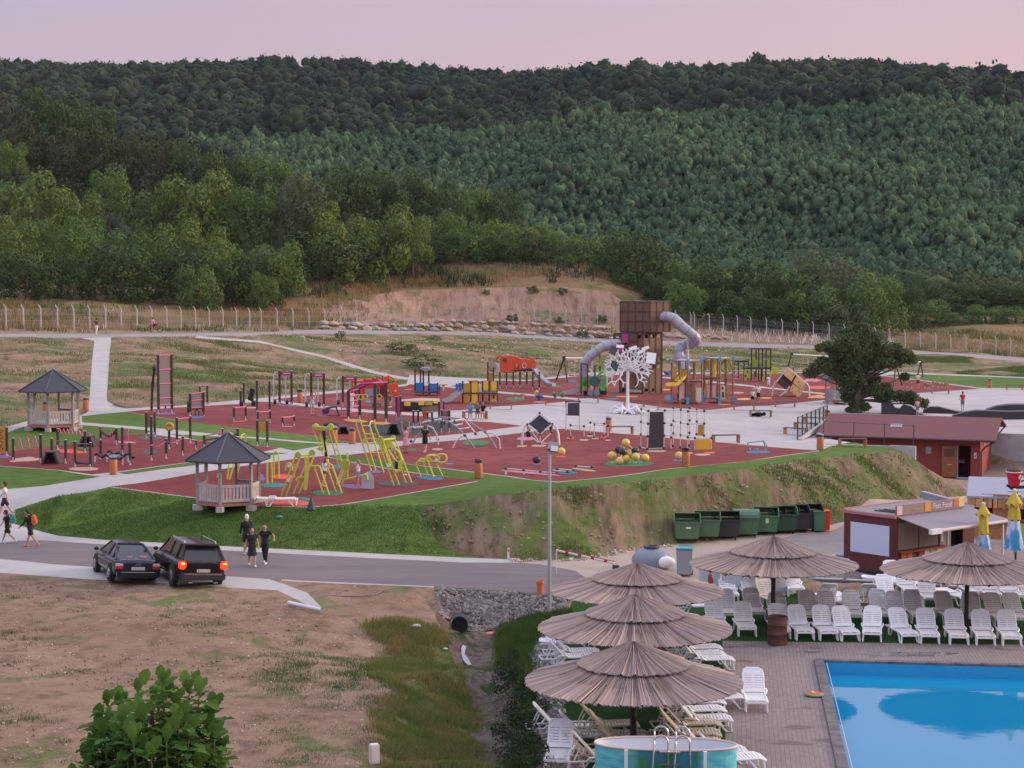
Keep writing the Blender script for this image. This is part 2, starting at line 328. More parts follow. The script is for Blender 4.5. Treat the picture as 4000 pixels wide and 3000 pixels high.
reg('concrete',[A(-900,1230),A(0,1160),A(240,1095),A(700,1045),A(770,1008),A(925,925),A(1000,965),A(1100,985),A(1500,965),A(2212,900),B(1300,608),B(1900,555),CC(0,868),CC(800,912),CC(1250,925),CC(1750,870),D_(0,800),D_(710,785),D_(1500,780),E(600,545),E(1200,562),E(2212,605),P(4700,1500),P(4700,1720),P(3870,1705),E(1920,1050),E(1300,1010),P(3560,1722),P(3500,1742),P(3203,1775),P(2181,1900),P(1871,1890),P(1200,1990),P(700,1960),P(428,1910),P(250,1935),P(60,1990),P(30,2030),P(60,2047),P(163,2077),P(163,2110),P(0,2118),P(-500,2110),P(-500,1700)])
reg('concrete',[A(815,400),A(700,378),A(960,368),A(945,520),A(935,700),A(922,880),A(930,925),A(1100,990),A(800,1040),A(760,1030),A(775,880),A(790,650)])
reg('gravel_path',[P(-700,1300),P(0,1304),P(360,1305),P(800,1300),P(1000,1299),P(1230,1288),P(1500,1288),P(1600,1294),P(1900,1297),P(2400,1326),P(2760,1338),P(3250,1352),P(3714,1378),P(4100,1406),P(4700,1425),P(4700,1450),P(4100,1420),P(3714,1390),P(3250,1366),P(2760,1352),P(2400,1342),P(1900,1309),P(1600,1304),P(1230,1303),P(1000,1310),P(400,1318),P(0,1318),P(-700,1320)])
reg('concrete',[P(770,1312),P(1013,1331),P(1266,1389),P(1609,1475),P(1690,1484),P(1660,1490),P(1600,1484),P(1266,1398),P(1013,1339),P(760,1320)])
for q in([A(705,1050),A(1090,1014),A(1500,1084),A(2212,1159),B(900,1114),B(1400,1160),B(1350,1192),B(1080,1190),B(400,1135),B(0,1110),A(1400,1160),A(710,1105)],[A(-500,1320),A(60,1195),A(240,1135),A(705,1128),A(1250,1170),A(1340,1188),A(1240,1200),A(880,1232),A(700,1285),A(400,1320),A(0,1360),A(-500,1420)],[A(1450,1205),A(2212,1245),B(400,1150),B(1070,1205),B(680,1272),B(550,1242),B(160,1203),A(1700,1258)],[A(1010,1540),A(1650,1450),B(330,1293),B(640,1297),B(390,1330),A(1650,1482),A(1100,1555)],[A(-500,1460),A(0,1484),A(500,1519),A(870,1575),A(380,1655),P(0,1913),P(-500,1960)],[E(1180,575),E(2212,612),P(4700,1500),P(4700,1525),P(4000,1517),E(1840,697),E(1300,625),E(1000,590)],[E(-1000,548),E(0,550),E(600,552),E(600,556),E(0,565),E(-1000,560)]):
 reg('lawn',q)
reg('lawn',[P(60,1990),P(200,1945),P(360,1918),P(428,1902),P(749,1944),P(1013,1976),P(1200,1982),P(1330,1972),P(1871,1880),P(1623,1846),P(1370,1803),P(1262,1779),P(1356,1776),P(1569,1810),P(2000,1864),P(2181,1884),P(2366,1866),P(2610,1832),P(2900,1805),P(3000,1790),P(3194,1763),LL(700,238),LL(830,250),P(3515,1759),P(3363,1776),P(3200,1790),P(2900,1833),P(2692,1857),P(2521,1881),P(2285,1902),P(2163,1910),P(2000,1930),P(1840,1950),P(1618,1978),P(1700,2107),P(1784,2170)]+side_up[::-1][1:]+[P(60,2040)])
R1=[A(-500,1400),A(0,1360),A(400,1320),A(700,1285),A(880,1232),A(1240,1200),A(1700,1260),B(160,1205),B(540,1242),B(330,1292),A(1650,1447),A(1010,1532),A(800,1556),A(500,1516),A(0,1481),A(-500,1455)]
R2=[P(428,1900),P(745,1852),B(0,1456),B(380,1406),B(780,1350),P(1262,1781),P(1370,1805),P(1623,1849),P(1871,1878),P(1330,1970),P(1200,1980),P(1013,1974),P(749,1941)]
R3=[B(1260,1320),B(1500,1290),CC(0,1615),CC(700,1560),CC(1640,1450),F_(900,465),F_(1300,500),F_(2212,580),E(0,1205),E(440,1240),E(0,1300),F_(2212,745),F_(1500,812),F_(900,895),F_(445,938),P(2000,1861),B(1850,1408)]
R4=[A(1090,1012),A(1500,978),A(2212,938),B(0,775),B(300,742),B(480,748),B(600,768),B(1000,818),B(1500,862),B(2212,912),CC(0,1302),CC(570,1365),CC(870,1378),CC(1230,1420),CC(700,1490),CC(0,1560),B(1860,1168),B(1350,1190),B(900,1112),B(0,1017),A(1500,1082)]
R5=[B(470,715),B(1300,635),B(1900,575),CC(0,970),CC(400,1003),CC(1000,1068),CC(1840,1143),CC(1480,1178),CC(880,1215),CC(560,1250),CC(430,1252),CC(0,1272),B(2212,882),B(1500,832),B(1000,788),B(600,745)]
R6=[CC(440,990),CC(830,928),CC(1250,936),CC(1750,890),D_(0,822),D_(710,818),D_(1500,803),E(0,572),E(600,562),E(1000,594),E(1300,632),E(1840,705),E(1200,748),E(450,806),E(0,852),D_(1500,1122),D_(1150,1158),D_(700,1132),D_(340,1082),D_(0,1045),CC(1860,1125),CC(1000,1050)]
for q in(R1,R2,R3,R4,R5,R6):reg('rubber',q)
reg('concrete',[D_(600,835),D_(700,838),D_(1340,898),D_(1760,944),D_(2212,992),E(500,745),E(500,757),D_(2212,1004),D_(1760,957),D_(1340,912),D_(700,850)])
reg('dark_rubber',[B(1430,1000),B(1560,965),B(2212,955),CC(300,1330),CC(560,1400),CC(520,1460),CC(0,1525),B(1900,1130),B(1560,1110),B(1500,1050)])
reg('dark_rubber',[B(560,1000),B(1000,980),B(1380,1010),B(1300,1090),B(1100,1080)])if 0 else None
reg('asphalt',road_up+[P(2110,2204),P(2250,2230),P(2330,2290),P(2230,2331),P(2140,2320),P(1694,2290),P(1200,2269),P(1052,2262),P(890,2251),P(217,2205),P(0,2183),P(-500,2150)])
reg('dusty_road',[P(2030,2198),P(2110,2190),P(2270,2184),P(2400,2167),P(2500,2143),P(2620,2127),P(2800,2109),P(3000,2084),P(3178,2067),P(3303,2036),P(3600,1951),P(3790,1935),P(4500,1960),P(4500,2370),P(4000,2322),P(3500,2284),P(3010,2260),P(2600,2301),P(2330,2318),P(2230,2331),P(2330,2290),P(2250,2230),P(2110,2204)])
reg('asphalt_old',[P(2880,2150),P(3100,2090),P(3260,2070),P(3303,2045),P(3450,2030),P(3450,2140),P(3300,2160),P(3200,2165),P(2900,2190)])
reg('paving',[P(3020,2258),P(3000,2240),P(3300,2215),P(3600,2120),P(4500,2120),P(4500,2370),P(4000,2320),P(3500,2282)])
reg('paving',[P(3797,1872),P(3790,1934),P(4500,1958),P(4500,1800),P(3875,1815),P(3830,1868),P(3690,1860),P(3690,1868)])
reg('concrete',[P(-500,2100)]+[P(30,2035)]+side_up+[P(2030,2198)]+road_up[::-1][1:])
reg('concrete',[P(-500,2150),P(0,2183),P(217,2205),P(890,2251),P(1052,2262),P(1200,2315),P(1256,2372),P(1200,2362),P(1085,2306),P(922,2296),P(597,2275),P(325,2261),P(0,2237),P(-500,2210)])
reg('concrete',[P(1100,2263),P(1200,2269),P(1694,2290),P(1694,2295),P(1200,2274),P(1100,2268)])
reg('rubble',[P(1694,2291),P(2140,2321),P(2230,2331),P(2220,2380),P(2100,2400),P(1960,2440),P(1900,2480),P(1830,2485),P(1700,2400),P(1720,2320)])
reg('turf',[P(2200,2460),P(2240,2330),P(2700,2330),P(2990,2275),P(3300,2380),P(3400,2380),P(3600,2330),P(4500,2380),P(4500,2520),P(3400,2510),P(2822,2503),P(2851,3010),P(2851,3100),P(2400,3100),P(2200,2900)])
reg('weeds_ground',[P(1950,2460),P(2100,2400),P(2240,2385),P(2200,2480),P(2090,2480),P(2060,2560),P(2000,2600),P(1960,2600)])
reg('shingle',[P(1960,2600),P(2060,2560),P(2090,2480),P(2200,2460),P(2205,2900),P(2300,3100),P(2000,3100),P(2060,2700)])
reg('paving',[P(2824,2503),P(3400,2511),P(4500,2522),P(4500,3300),P(2860,3300)])
reg('ditch_bed',[P(1740,2470),P(1850,2470),P(1940,2470),P(1945,2603),P(2010,2693),P(2010,3100),P(1870,3100),P(1840,2784),P(1780,2603)])
reg('rough_grass',[P(1650,2440),P(1740,2480),P(1780,2603),P(1840,2784),P(1870,3100),P(1560,3100),P(1530,2960),P(1600,2900),P(1560,2840),P(1620,2780),P(1570,2700),P(1630,2650),P(1580,2590),P(1640,2540),P(1600,2490)])
POOL=[atz(3217,2587,0).xy,atz(3217,2587,0).xy+Vector((.9921,-.1253))*22,atz(3217,2587,0).xy+Vector((.9921,-.1253))*22-Vector((.1253,.9921))*22,atz(3217,2587,0).xy-Vector((.1253,.9921))*22]
def inpoly(poly,X,Y):
 r=np.zeros(len(X),bool);n=len(poly)
 for i in range(n):
  x1,y1=poly[i];x2,y2=poly[(i+1)%n]
  if y1==y2:continue
  c=((Y>=y1)!=(Y>=y2))&(X<(x2-x1)*(Y-y1)/(y2-y1)+x1);r^=c
 return r
def simple(poly):
 out=[]
 for q in poly:
  if not out or(Vector(q)-Vector(out[-1])).length>.02:out.append(q)
 return out
pts=[];edges=[]
Yr=list(np.concatenate([np.arange(-4,40,4),np.arange(40,112,.8),np.arange(112,200,1.6),np.geomspace(200,1300,120)]))
for y in Yr:
 for px in np.arange(-700,4701,45 if y<130 else 60):
  yy=max(y,30);pts.append(((px-2000)/F*yy*1.0+random.uniform(-.1,.1)*yy/100,y+random.uniform(-.15,.15)*y/100))
for name,poly in regions+[('pool',POOL)]:
 poly=simple(poly);k=len(pts)
 q=[]
 for i,p in enumerate(poly):
  a=Vector(p);b=Vector(poly[(i+1)%len(poly)]);m=max(1,int((b-a).length/1.5))if a.y<250 else 1
  for j in range(m):q.append(a.lerp(b,j/m))
 pts+=[(p.x,p.y)for p in q];edges+=[(k+i,k+(i+1)%len(q))for i in range(len(q))]
res=delaunay_2d_cdt([Vector(p)for p in pts],edges,[],0,1e-4)
V2=np.array([(v.x,v.y)for v in res[0]]);T=np.array([f[:3]for f in res[2]])
zz=hzv(V2[:,0],V2[:,1]);bad=np.isnan(zz)
for i in np.where(bad)[0]:zz[i]=hz(V2[i,0],V2[i,1])
cx=V2[T].mean(axis=1);cls=np.zeros(len(T),int);names=['dirt','pool']
for name,poly in regions:
 if name not in names:names.append(name)
 cls[inpoly(poly,cx[:,0],cx[:,1])]=names.index(name)
cls[inpoly(POOL,cx[:,0],cx[:,1])]=1
names.append('forest_floor');cls[(cx[:,1]>322)]=names.index('forest_floor')
rel={'dirt':(.10,.25),'slope':(.35,.22),'cliff':(.6,.3),'bank':(.22,.35),'scrub':(.5,.12),'rubble':(.18,1.2),'rough_grass':(.12,.6),'shingle':(.05,.8),'ditch_bed':(.06,.8)}
amp=np.zeros(len(V2));cnt=np.zeros(len(V2));frq=np.full(len(V2),.3)
soft=np.array([names[c]in rel for c in cls])
hard_v=np.zeros(len(V2),bool);hard_v[np.unique(T[~soft])]=True
for c,nm in enumerate(names):
 if nm in rel:
  vi=np.unique(T[cls==c]);amp[vi]=rel[nm][0];frq[vi]=rel[nm][1]
amp[hard_v]=0
for i in np.where(amp>0)[0]:
 x,y=V2[i];f=frq[i]
 if y>320:continue
 if amp[i]==.22:
  zz[i]+=.32*(mn.noise((x*1.1+y*.35,y*.3,1))*.8+mn.noise((x*.4,y*.4,5))*.4)
 else:zz[i]+=amp[i]*(mn.noise((x*f,y*f,0))+.5*mn.noise((x*f*3,y*f*3,4)))
pink=(.42,.28,.20)
ground_mat('dirt',(.265,.175,.12),(.35,.245,.18),(.155,.10,.068),(.095,.115,.045),.045,.12,1.2,.3,.14,stones=2.2,pale=(.44,.37,.31),soft=.05)
ground_mat('slope',(.32,.21,.145),(.40,.27,.195),(.17,.11,.07),(.085,.12,.042),.128,.12,.8,.10,.5,tm=(1,.5,1),stones=1.2,pale=(.44,.37,.31),soft=.07,gtm=(1,1.8,1))
ground_mat('cliff',(.36,.225,.165),(.42,.28,.21),(.20,.12,.085),(.10,.115,.045),.05,.15,.6,.2,.5,tm=(1.6,.4,.25),soft=.05)
ground_mat('bank',(.235,.165,.11),(.32,.235,.165),(.085,.055,.036),(.085,.12,.032),.135,.2,.9,.30,.35,tm=(1.9,.3,.3,.5),stones=1.5,pale=(.34,.28,.22),soft=.09,gtm=(1.3,.7,1,.5))
ground_mat('scrub',(.20,.145,.07),(.31,.20,.115),(.24,.15,.08),(.09,.10,.035),.10,.05,.7,.12,.4)
ground_mat('rough_grass',(.14,.17,.05),(.24,.20,.09),(.05,.07,.02),(.05,.08,.02),.10,.4,2.5,.8,.2)
ground_mat('weeds_ground',(.07,.13,.03),(.10,.15,.05),(.05,.09,.02),(.05,.08,.02),0,.4,3,.8,.1)
ground_mat('shingle',(.17,.15,.145),(.24,.21,.2),(.10,.09,.085),(.06,.10,.03),.06,.5,6,.6,.05,stones=7,pale=(.40,.37,.36))
ground_mat('rubble',(.21,.18,.165),(.28,.25,.235),(.12,.10,.10),(.06,.08,.03),0,1,3,.6,.2,stones=4,pale=(.5,.48,.47))
ground_mat('ditch_bed',(.13,.10,.085),(.22,.17,.15),(.06,.045,.04),(.03,.05,.02),.1,1,3,.6,.1)
ground_mat('lawn',(.080,.145,.030),(.14,.20,.05),(.055,.105,.022),(.05,.08,.02),0,.09,1.4,.6,.04,tm=(1,2.5,1))
ground_mat('concrete',(.43,.40,.40),(.48,.45,.45),(.38,.355,.35),(.3,.3,.3),0,.08,.6,.6,.004,.85)
ground_mat('gravel_path',(.30,.275,.285),(.35,.32,.325),(.25,.225,.225),(.3,.3,.3),0,.2,3,.6,.02)
ground_mat('dusty_road',(.43,.34,.27),(.38,.33,.30),(.33,.27,.235),(.3,.3,.3),0,.15,1,.6,.02)
ground_mat('asphalt',(.185,.155,.165),(.23,.19,.19),(.15,.13,.14),(.3,.3,.3),0,.12,.8,.6,.01,.9,tm=(.25,2,1))
ground_mat('asphalt_old',(.24,.22,.23),(.29,.26,.25),(.20,.185,.19),(.3,.3,.3),0,.12,.8,.6,.01,.9)
ground_mat('rubber',(.195,.048,.046),(.265,.078,.072),(.16,.043,.042),(.3,.1,.1),0,.05,.9,.6,.004,.95)
ground_mat('dark_rubber',(.055,.06,.06),(.075,.08,.08),(.05,.052,.053),(.3,.3,.3),0,.3,3,.6,.004,.95)
ground_mat('turf',(.018,.060,.014),(.026,.085,.02),(.012,.045,.01),(.05,.08,.02),0,.5,8,.6,.02)
ground_mat('forest_floor',(.035,.055,.028),(.05,.075,.035),(.025,.04,.02),(.3,.3,.3),0,.1,1,.5,.2)
m,n,l,b=nodes_mat('paving');v=n.new('ShaderNodeTexCoord').outputs['Object']
mp=n.new('ShaderNodeMapping');l.new(v,mp.inputs[0]);mp.inputs['Rotation'].default_value=(0,0,R(97.2))
br=n.new('ShaderNodeTexBrick');l.new(mp.outputs[0],br.inputs[0]);br.inputs['Scale'].default_value=1
br.inputs['Brick Width'].default_value=.25;br.inputs['Row Height'].default_value=.125;br.inputs['Mortar Size'].default_value=.008;br.inputs['Mortar Smooth'].default_value=.2
br.inputs['Color1'].default_value=(.235,.19,.185,1);br.inputs['Color2'].default_value=(.275,.225,.215,1);br.inputs['Mortar'].default_value=(.15,.12,.115,1)
a=mixc(n,l,noi(n,l,.5,v,.3,.7),br.outputs[0],(.25,.21,.205));mxx=a.node;mxx.inputs[0].default_value=0
wet=noi(n,l,.55,v,.60,.64,5,.5,(1,1.6,1))
a2=mixc(n,l,wet,br.outputs[0],(.13,.095,.085));l.new(a2,b.inputs['Base Color'])
mr=n.new('ShaderNodeMapRange');l.new(wet,mr.inputs[0]);mr.inputs[3].default_value=.85;mr.inputs[4].default_value=.5;l.new(mr.outputs[0],b.inputs['Roughness'])
b.inputs['Specular IOR Level'].default_value=.3
nice={'slope':'dirt_slope','cliff':'eroded_cut','forest_floor':'forest_ground','dirt':'ground','scrub':'scrubland','bank':'earth_bank','rubber':'playground_surface','dark_rubber':'dark_playground_surface','concrete':'pavement','asphalt':'road','asphalt_old':'old_road','rubble':'rubble_slope','turf':'artificial_turf','weeds_ground':'grassy_verge','dusty_road':'dusty_road','gravel_path':'path','ditch_bed':'ditch','rough_grass':'grass_slope','shingle':'gravel_ground','paving':'paving','lawn':'lawn'}
V3=np.column_stack([V2,zz])
for c,nm in enumerate(names):
 if nm=='pool':continue
 t=T[cls==c]
 if not len(t):continue
 u,inv=np.unique(t,return_inverse=True)
 o=npmesh(nice[nm],V3[u],inv.reshape(-1,3),MATS[nm]);o['kind']='structure'
 bm=bmesh.new();bm.from_mesh(o.data);bmesh.ops.recalc_face_normals(bm,faces=bm.faces);
 if bm.faces and sum(f.normal.z for f in bm.faces)<0:bmesh.ops.reverse_faces(bm,faces=bm.faces)
 bm.to_mesh(o.data);bm.free();o.data.shade_smooth()
def foliage_mat(name,c1,c2,c3=None,tint=False,transl=.25,iv=.3):
 m,n,l,b=nodes_mat(name)
 g=n.new('ShaderNodeNewGeometry');v=n.new('ShaderNodeTexCoord').outputs['Object']
 if tint:
  at=n.new('ShaderNodeAttribute');at.attribute_name='tint';f=at.outputs['Fac']
 else:
  oi=n.new('ShaderNodeObjectInfo');f=oi.outputs['Random']
 a=mixc(n,l,f,c1,c2)
 a=mixc(n,l,noi(n,l,.03 if tint else .6,v,.4,.65),a,c3 or tuple(q*1.35 for q in c2))
 hv=n.new('ShaderNodeHueSaturation');l.new(a,hv.inputs['Color'])
 mr=n.new('ShaderNodeMapRange');mr.inputs[3].default_value=1-iv;mr.inputs[4].default_value=1+iv*1.15;l.new(g.outputs['Random Per Island'],mr.inputs[0]);l.new(mr.outputs[0],hv.inputs['Value'])
 l.new(hv.outputs[0],b.inputs['Base Color']);b.inputs['Roughness'].default_value=.8;b.inputs['Specular IOR Level'].default_value=.15
 tr=n.new('ShaderNodeBsdfTranslucent');ms=n.new('ShaderNodeMixShader');ms.inputs[0].default_value=transl
 l.new(hv.outputs[0],tr.inputs[0]);l.new(b.outputs[0],ms.inputs[1]);l.new(tr.outputs[0],ms.inputs[2]);l.new(ms.outputs[0],n['Material Output'].inputs[0])
 return m
def quads(Pn,Nn,size,asp=.6,g=rng):
 n=len(Pn);Nn=Nn/np.maximum(np.linalg.norm(Nn,axis=1,keepdims=True),1e-6)
 r=g.normal(size=(n,3));a=np.cross(Nn,r);a/=np.maximum(np.linalg.norm(a,axis=1,keepdims=True),1e-6);b=np.cross(Nn,a)
 s=(np.asarray(size)*g.uniform(.6,1.3,n))[:,None]
 k1=g.uniform(-.25,.25,(n,1));k2=g.uniform(-.25,.25,(n,1))
 V=np.stack([Pn-a*s,Pn-b*s*asp+a*s*k1,Pn+a*s,Pn+b*s*asp+a*s*k2],axis=1).reshape(-1,3)
 return V,np.arange(4*n).reshape(-1,4)
def crown(n,lobes,size,seed,squash=.8,rough=.65):
 """unit crown: radius about 1, z 0..~2"""
 g=np.random.default_rng(seed);cs=[];rs=[]
 for i in range(lobes):
  t=(i+.5)/lobes;zc=.35+1.25*t;rr=math.sqrt(max(.05,1-((zc-.8)/1.15)**2))*.62
  q=i*2.4+g.uniform(-.5,.5);cs.append((rr*math.cos(q),rr*math.sin(q),zc*squash));rs.append(g.uniform(.27,.44))
 cs.append((0,0,.85*squash));rs.append(.55)
 cs=np.array(cs);rs=np.array(rs)
 P_=[];N_=[]
 tries=0
 while sum(len(p)for p in P_)<n and tries<30:
  tries+=1;k=g.integers(0,len(rs),n);d=g.normal(size=(n,3));d/=np.linalg.norm(d,axis=1,keepdims=True)
  p=cs[k]+d*(rs[k]*g.uniform(.72,1.08,n))[:,None]*np.array([1,1,squash])
  inside=np.zeros(n,bool)
  for j in range(len(rs)):inside|=(np.linalg.norm((p-cs[j])/np.array([1,1,squash]),axis=1)<rs[j]*.68)&(k!=j)
  ok=~inside&(p[:,2]>.02)&((d[:,2]>-.5)|(g.uniform(size=n)<.3))
  P_.append(p[ok]);N_.append((d+g.normal(size=(n,3))*rough)[ok])
 Pn=np.concatenate(P_)[:n];Nn=np.concatenate(N_)[:n]
 return quads(Pn,Nn,np.full(len(Pn),size),.6,g)
def puff(lobes,seed,leaves=0,lsize=.2):
 """crown of ragged lobes with loose leaf clumps, all triangles"""
 g=np.random.default_rng(seed);b_=bmesh.new();bmesh.ops.create_icosphere(b_,subdivisions=1,radius=1);tv=np.array([v.co[:]for v in b_.verts]);tf=np.array([[v.index for v in f.verts]for f in b_.faces]);b_.free()
 Vs,Fs,off=[],[],0;Cs=[]
 for i in range(lobes):
  q=i*2.4+g.uniform(-.5,.5);rr=0 if lobes==1 or i==lobes-1 else .48;r=1.0 if lobes==1 else(g.uniform(.5,.68)if i<lobes-1 else .72)
  c=np.array([rr*math.cos(q),rr*math.sin(q),1.0 if lobes==1 else(g.uniform(.75,1.2)if i<lobes-1 else 1.35)])
  v=tv*(r*.93*(1+g.normal(0,.12,(len(tv),1))))*np.array([1,1,.85])+c;Vs.append(v);Cs.append(np.repeat(c[None],len(tv),0));Fs.append(tf+off);off+=len(v)
 if leaves:
  A_=np.concatenate(Vs);C_=np.concatenate(Cs);k=g.integers(0,len(A_),leaves);k2=(k+g.integers(-3,4,leaves)).clip(0,len(A_)-1);k2=np.where(k2//len(tv)==k//len(tv),k2,k);p_=(A_[k]*.5+A_[k2]*.5);d=p_-C_[k];d/=np.linalg.norm(d,axis=1,keepdims=True)+1e-6;V,Q=quads(C_[k]+d*(np.linalg.norm(A_[k]-C_[k],axis=1)*g.uniform(.95,1.09,leaves))[:,None],d+g.normal(size=(leaves,3))*.55,np.full(leaves,lsize),.65,g);Vs.append(V);Fs.append(np.concatenate([Q[:,:3],Q[:,[0,2,3]]])+off)
 return np.concatenate(Vs),np.concatenate(Fs)
def scatter(templates,X,Y,Zz,S,H,tint):
 Vs,Qs,Ts=[],[],[];off=0;tid=rng.integers(0,len(templates),len(X));rot=rng.uniform(0,6.28,len(X))
 for t,(V,Q)in enumerate(templates):
  i=np.where(tid==t)[0]
  if not len(i):continue
  c,s=np.cos(rot[i])[:,None],np.sin(rot[i])[:,None]
  x=(V[None,:,0]*c-V[None,:,1]*s)*S[i,None]+X[i,None];y=(V[None,:,0]*s+V[None,:,1]*c)*S[i,None]+Y[i,None]
  z=V[None,:,2]*H[i,None]+Zz[i,None]
  Vs.append(np.stack([x,y,z],-1).reshape(-1,3));Ts.append(np.repeat(tint[i],len(V)))
  Qs.append((Q[None]+(np.arange(len(i))*len(V))[:,None,None]).reshape(-1,Q.shape[1])+off);off+=len(i)*len(V)
 return np.concatenate(Vs),np.concatenate(Qs),np.concatenate(Ts)
def stuffmesh(name,V,Q,m,tint,label,cat):
 o=npmesh(name,V,Q,m);at=o.data.attributes.new('tint','FLOAT','POINT');at.data.foreach_set('value',tint.astype(np.float32))
 return tag(o,label,cat,kind='stuff')
def field(D0,D1,step,pxlo,pxhi,cond=None,grow=0):
 X,Y=[],[];d=D0
 while d<D1:
  st=step*(1+grow*(d-D0)/(D1-D0));w0,w1=(pxlo-2000)/F*d,(pxhi-2000)/F*d
  xs=np.arange(w0,w1,st)+rng.uniform(-.42,.42,len(np.arange(w0,w1,st)))*st
  X.append(xs);Y.append(d+rng.uniform(-.45,.45,len(xs))*st);d+=st*.85
 X=np.concatenate(X);Y=np.concatenate(Y)
 if cond is not None:
  k=cond(X/Y*F+2000,Y);X,Y=X[k],Y[k]
 return X,Y
mf_old=foliage_mat('forest_leaves',(.011,.025,.019),(.040,.062,.029),(.028,.050,.024),True,.1,.3)
mf_young=foliage_mat('young_forest_leaves',(.044,.092,.048),(.108,.172,.080),(.075,.130,.064),True,.1,.3)
bnd=lambda D:np.interp(D,[380,450,640],[2000,1650,650])
old_t=[puff(4,100+i,110,.15)for i in range(7)]
yng_t=[puff(1 if i%3 else 3,200+i,34,.27)for i in range(9)]
X1,Y1=field(655,990,8.0,-150,4150)
X2,Y2=field(345,660,6.2,-250,2200,lambda p,D:p<bnd(D))
X=np.concatenate([X1,X2]);Y=np.concatenate([Y1,Y2]);n_=len(X)
S=np.clip(4.1*rng.lognormal(0,.26,n_),2.4,7);S[Y<660]*=.8;H_=np.where(Y>930,4.1,S)*rng.uniform(.85,1.15,n_)+rng.uniform(-.2,.5,n_);zc=hzv(X,Y);k=~np.isnan(zc)
low=mn.noise
tn=np.clip(.5+.5*np.sin(X*.02+Y*.013)*.5+rng.uniform(-.5,.5,n_),0,1)
V,Q,Tn=scatter(old_t,X[k],Y[k],zc[k]+.5,S[k],H_[k],tn[k])
stuffmesh('forest',V,Q,mf_old,Tn,'dark old broadleaf forest covering the hills up to the skyline','forest')
X,Y=field(395,662,2.5,-150,4150,lambda p,D:p>bnd(D)-60,.35);n_=len(X)
S=np.clip(1.15*rng.lognormal(0,.3,n_),.6,2.6);H_=S*rng.uniform(.9,1.5,n_)+rng.uniform(0,1.0,n_);zc=hzv(X,Y);k=~np.isnan(zc)
tn=np.clip(.5+.35*np.sin(X*.045+Y*.03)+rng.uniform(-.4,.4,n_),0,1)
V,Q,Tn=scatter(yng_t,X[k],Y[k],zc[k],S[k],H_[k],tn[k])
stuffmesh('young_forest',V,Q,mf_young,Tn,'dense lighter green young woodland on the middle hillside','forest')
X,Y=field(325,400,6.0,-200,4200);n_=len(X)
S=rng.uniform(2.2,4.2,n_);H_=S*rng.uniform(.8,1.1,n_);zc=hzv(X,Y)
V,Q,Tn=scatter([puff(5,300+i,160,.12)for i in range(6)],X,Y,zc,S,H_,rng.uniform(0,1,n_))
stuffmesh('valley_wood',V,Q,foliage_mat('valley_leaves',(.034,.058,.024),(.070,.105,.036),None,True),Tn,'mixed green woodland filling the valley behind the nearest trees','forest')
bark=mat('bark',(.10,.075,.055),.95,var=.3,scale=8,bump=.4)
leafm={'bright':foliage_mat('bright_leaves',(.13,.19,.048),(.16,.22,.055),(.105,.165,.045)),'mid':foliage_mat('mid_leaves',(.085,.15,.046),(.11,.18,.052),(.13,.20,.058)),'dark':foliage_mat('dark_leaves',(.045,.082,.030),(.066,.108,.038),(.08,.125,.042)),'olive':foliage_mat('olive_leaves',(.060,.085,.040),(.082,.105,.046),(.05,.072,.032)),'grey':foliage_mat('grey_leaves',(.085,.115,.062),(.10,.135,.07),(.12,.15,.08))}
crown_me=[]
for i in range(7):
 V,Q=crown(3600,10+i%4,.045,400+i,1.0,.32);o=npmesh('crown',V,Q,None);crown_me.append(o.data);bpy.data.objects.remove(o)
landmarks=[(0,'the orange play panel'),(205,'the walker in white trousers'),(370,'the pathway corner'),(600,'the cyclist'),(860,'the dry grass bank'),(1100,'the earth mound'),(1400,'the bare cut in the mound'),(1750,'the boulder wall'),(2050,'the red play house'),(2300,'the left tube slide'),(2520,'the brown tower'),(2750,'the right tube slide'),(3000,'the green play frame'),(3250,'the swings'),(3450,'the big oak'),(3700,'the sandy hump'),(3950,'the right end of the fence')]
belt_used={}
def belt_tree(i,ox,oy,ow,D,kind,shape=1.0):
 px,py=O(ox,oy);top=atd(px,py,D);base=hz(top.x,D);h=top.z-base;w=ow*1.8083*D/F
 if h<1.5:h=1.5
 lm=min(landmarks,key=lambda q:abs(q[0]-px))[1];row='front' if D<262 else('middle' if D<295 else 'back')
 word={'bright':'yellow-green','mid':'mid-green','dark':'dark green','olive':'dull olive','grey':'grey-green'}[kind]
 sz='wide' if ow>130 else('narrow' if ow<90 else 'rounded')
 lab=f"{sz} {word} tree in the {row} row above {lm}"
 if lab in belt_used:lab=lab.replace('tree',random.choice(['taller tree','lower tree'])if False else 'leafy tree')
 if lab in belt_used:lab=lab.replace('leafy tree','bushy tree')
 belt_used[lab]=1
 t=empty('tree',lab,'tree',(top.x,D,base-.2),random.uniform(0,6.28),'trees along the edge of the wood')
 me=crown_me[i%7]
 key=(me.name,kind)
 if key not in belt_used:m2=me.copy();m2.materials.append(leafm[kind]);belt_used[key]=m2
 c=bpy.data.objects.new('crown',belt_used[key]);C.objects.link(c);c.parent=t
 ch=min(h,max(1.25*w,4));c.scale=(w*.60,w*.60,ch/1.62*shape);c.location=(0,0,h-ch*1.17)
 KIDS.setdefault(t.name,[]).append(c)
 tb=MB();tb.tube([(0,0,-.5),(.1,0,h*.35),(0,.1,h*.75)],[w*.03+.06,w*.022+.04,.05],6);tb.sm=True;tb.build('trunk',bark,t)
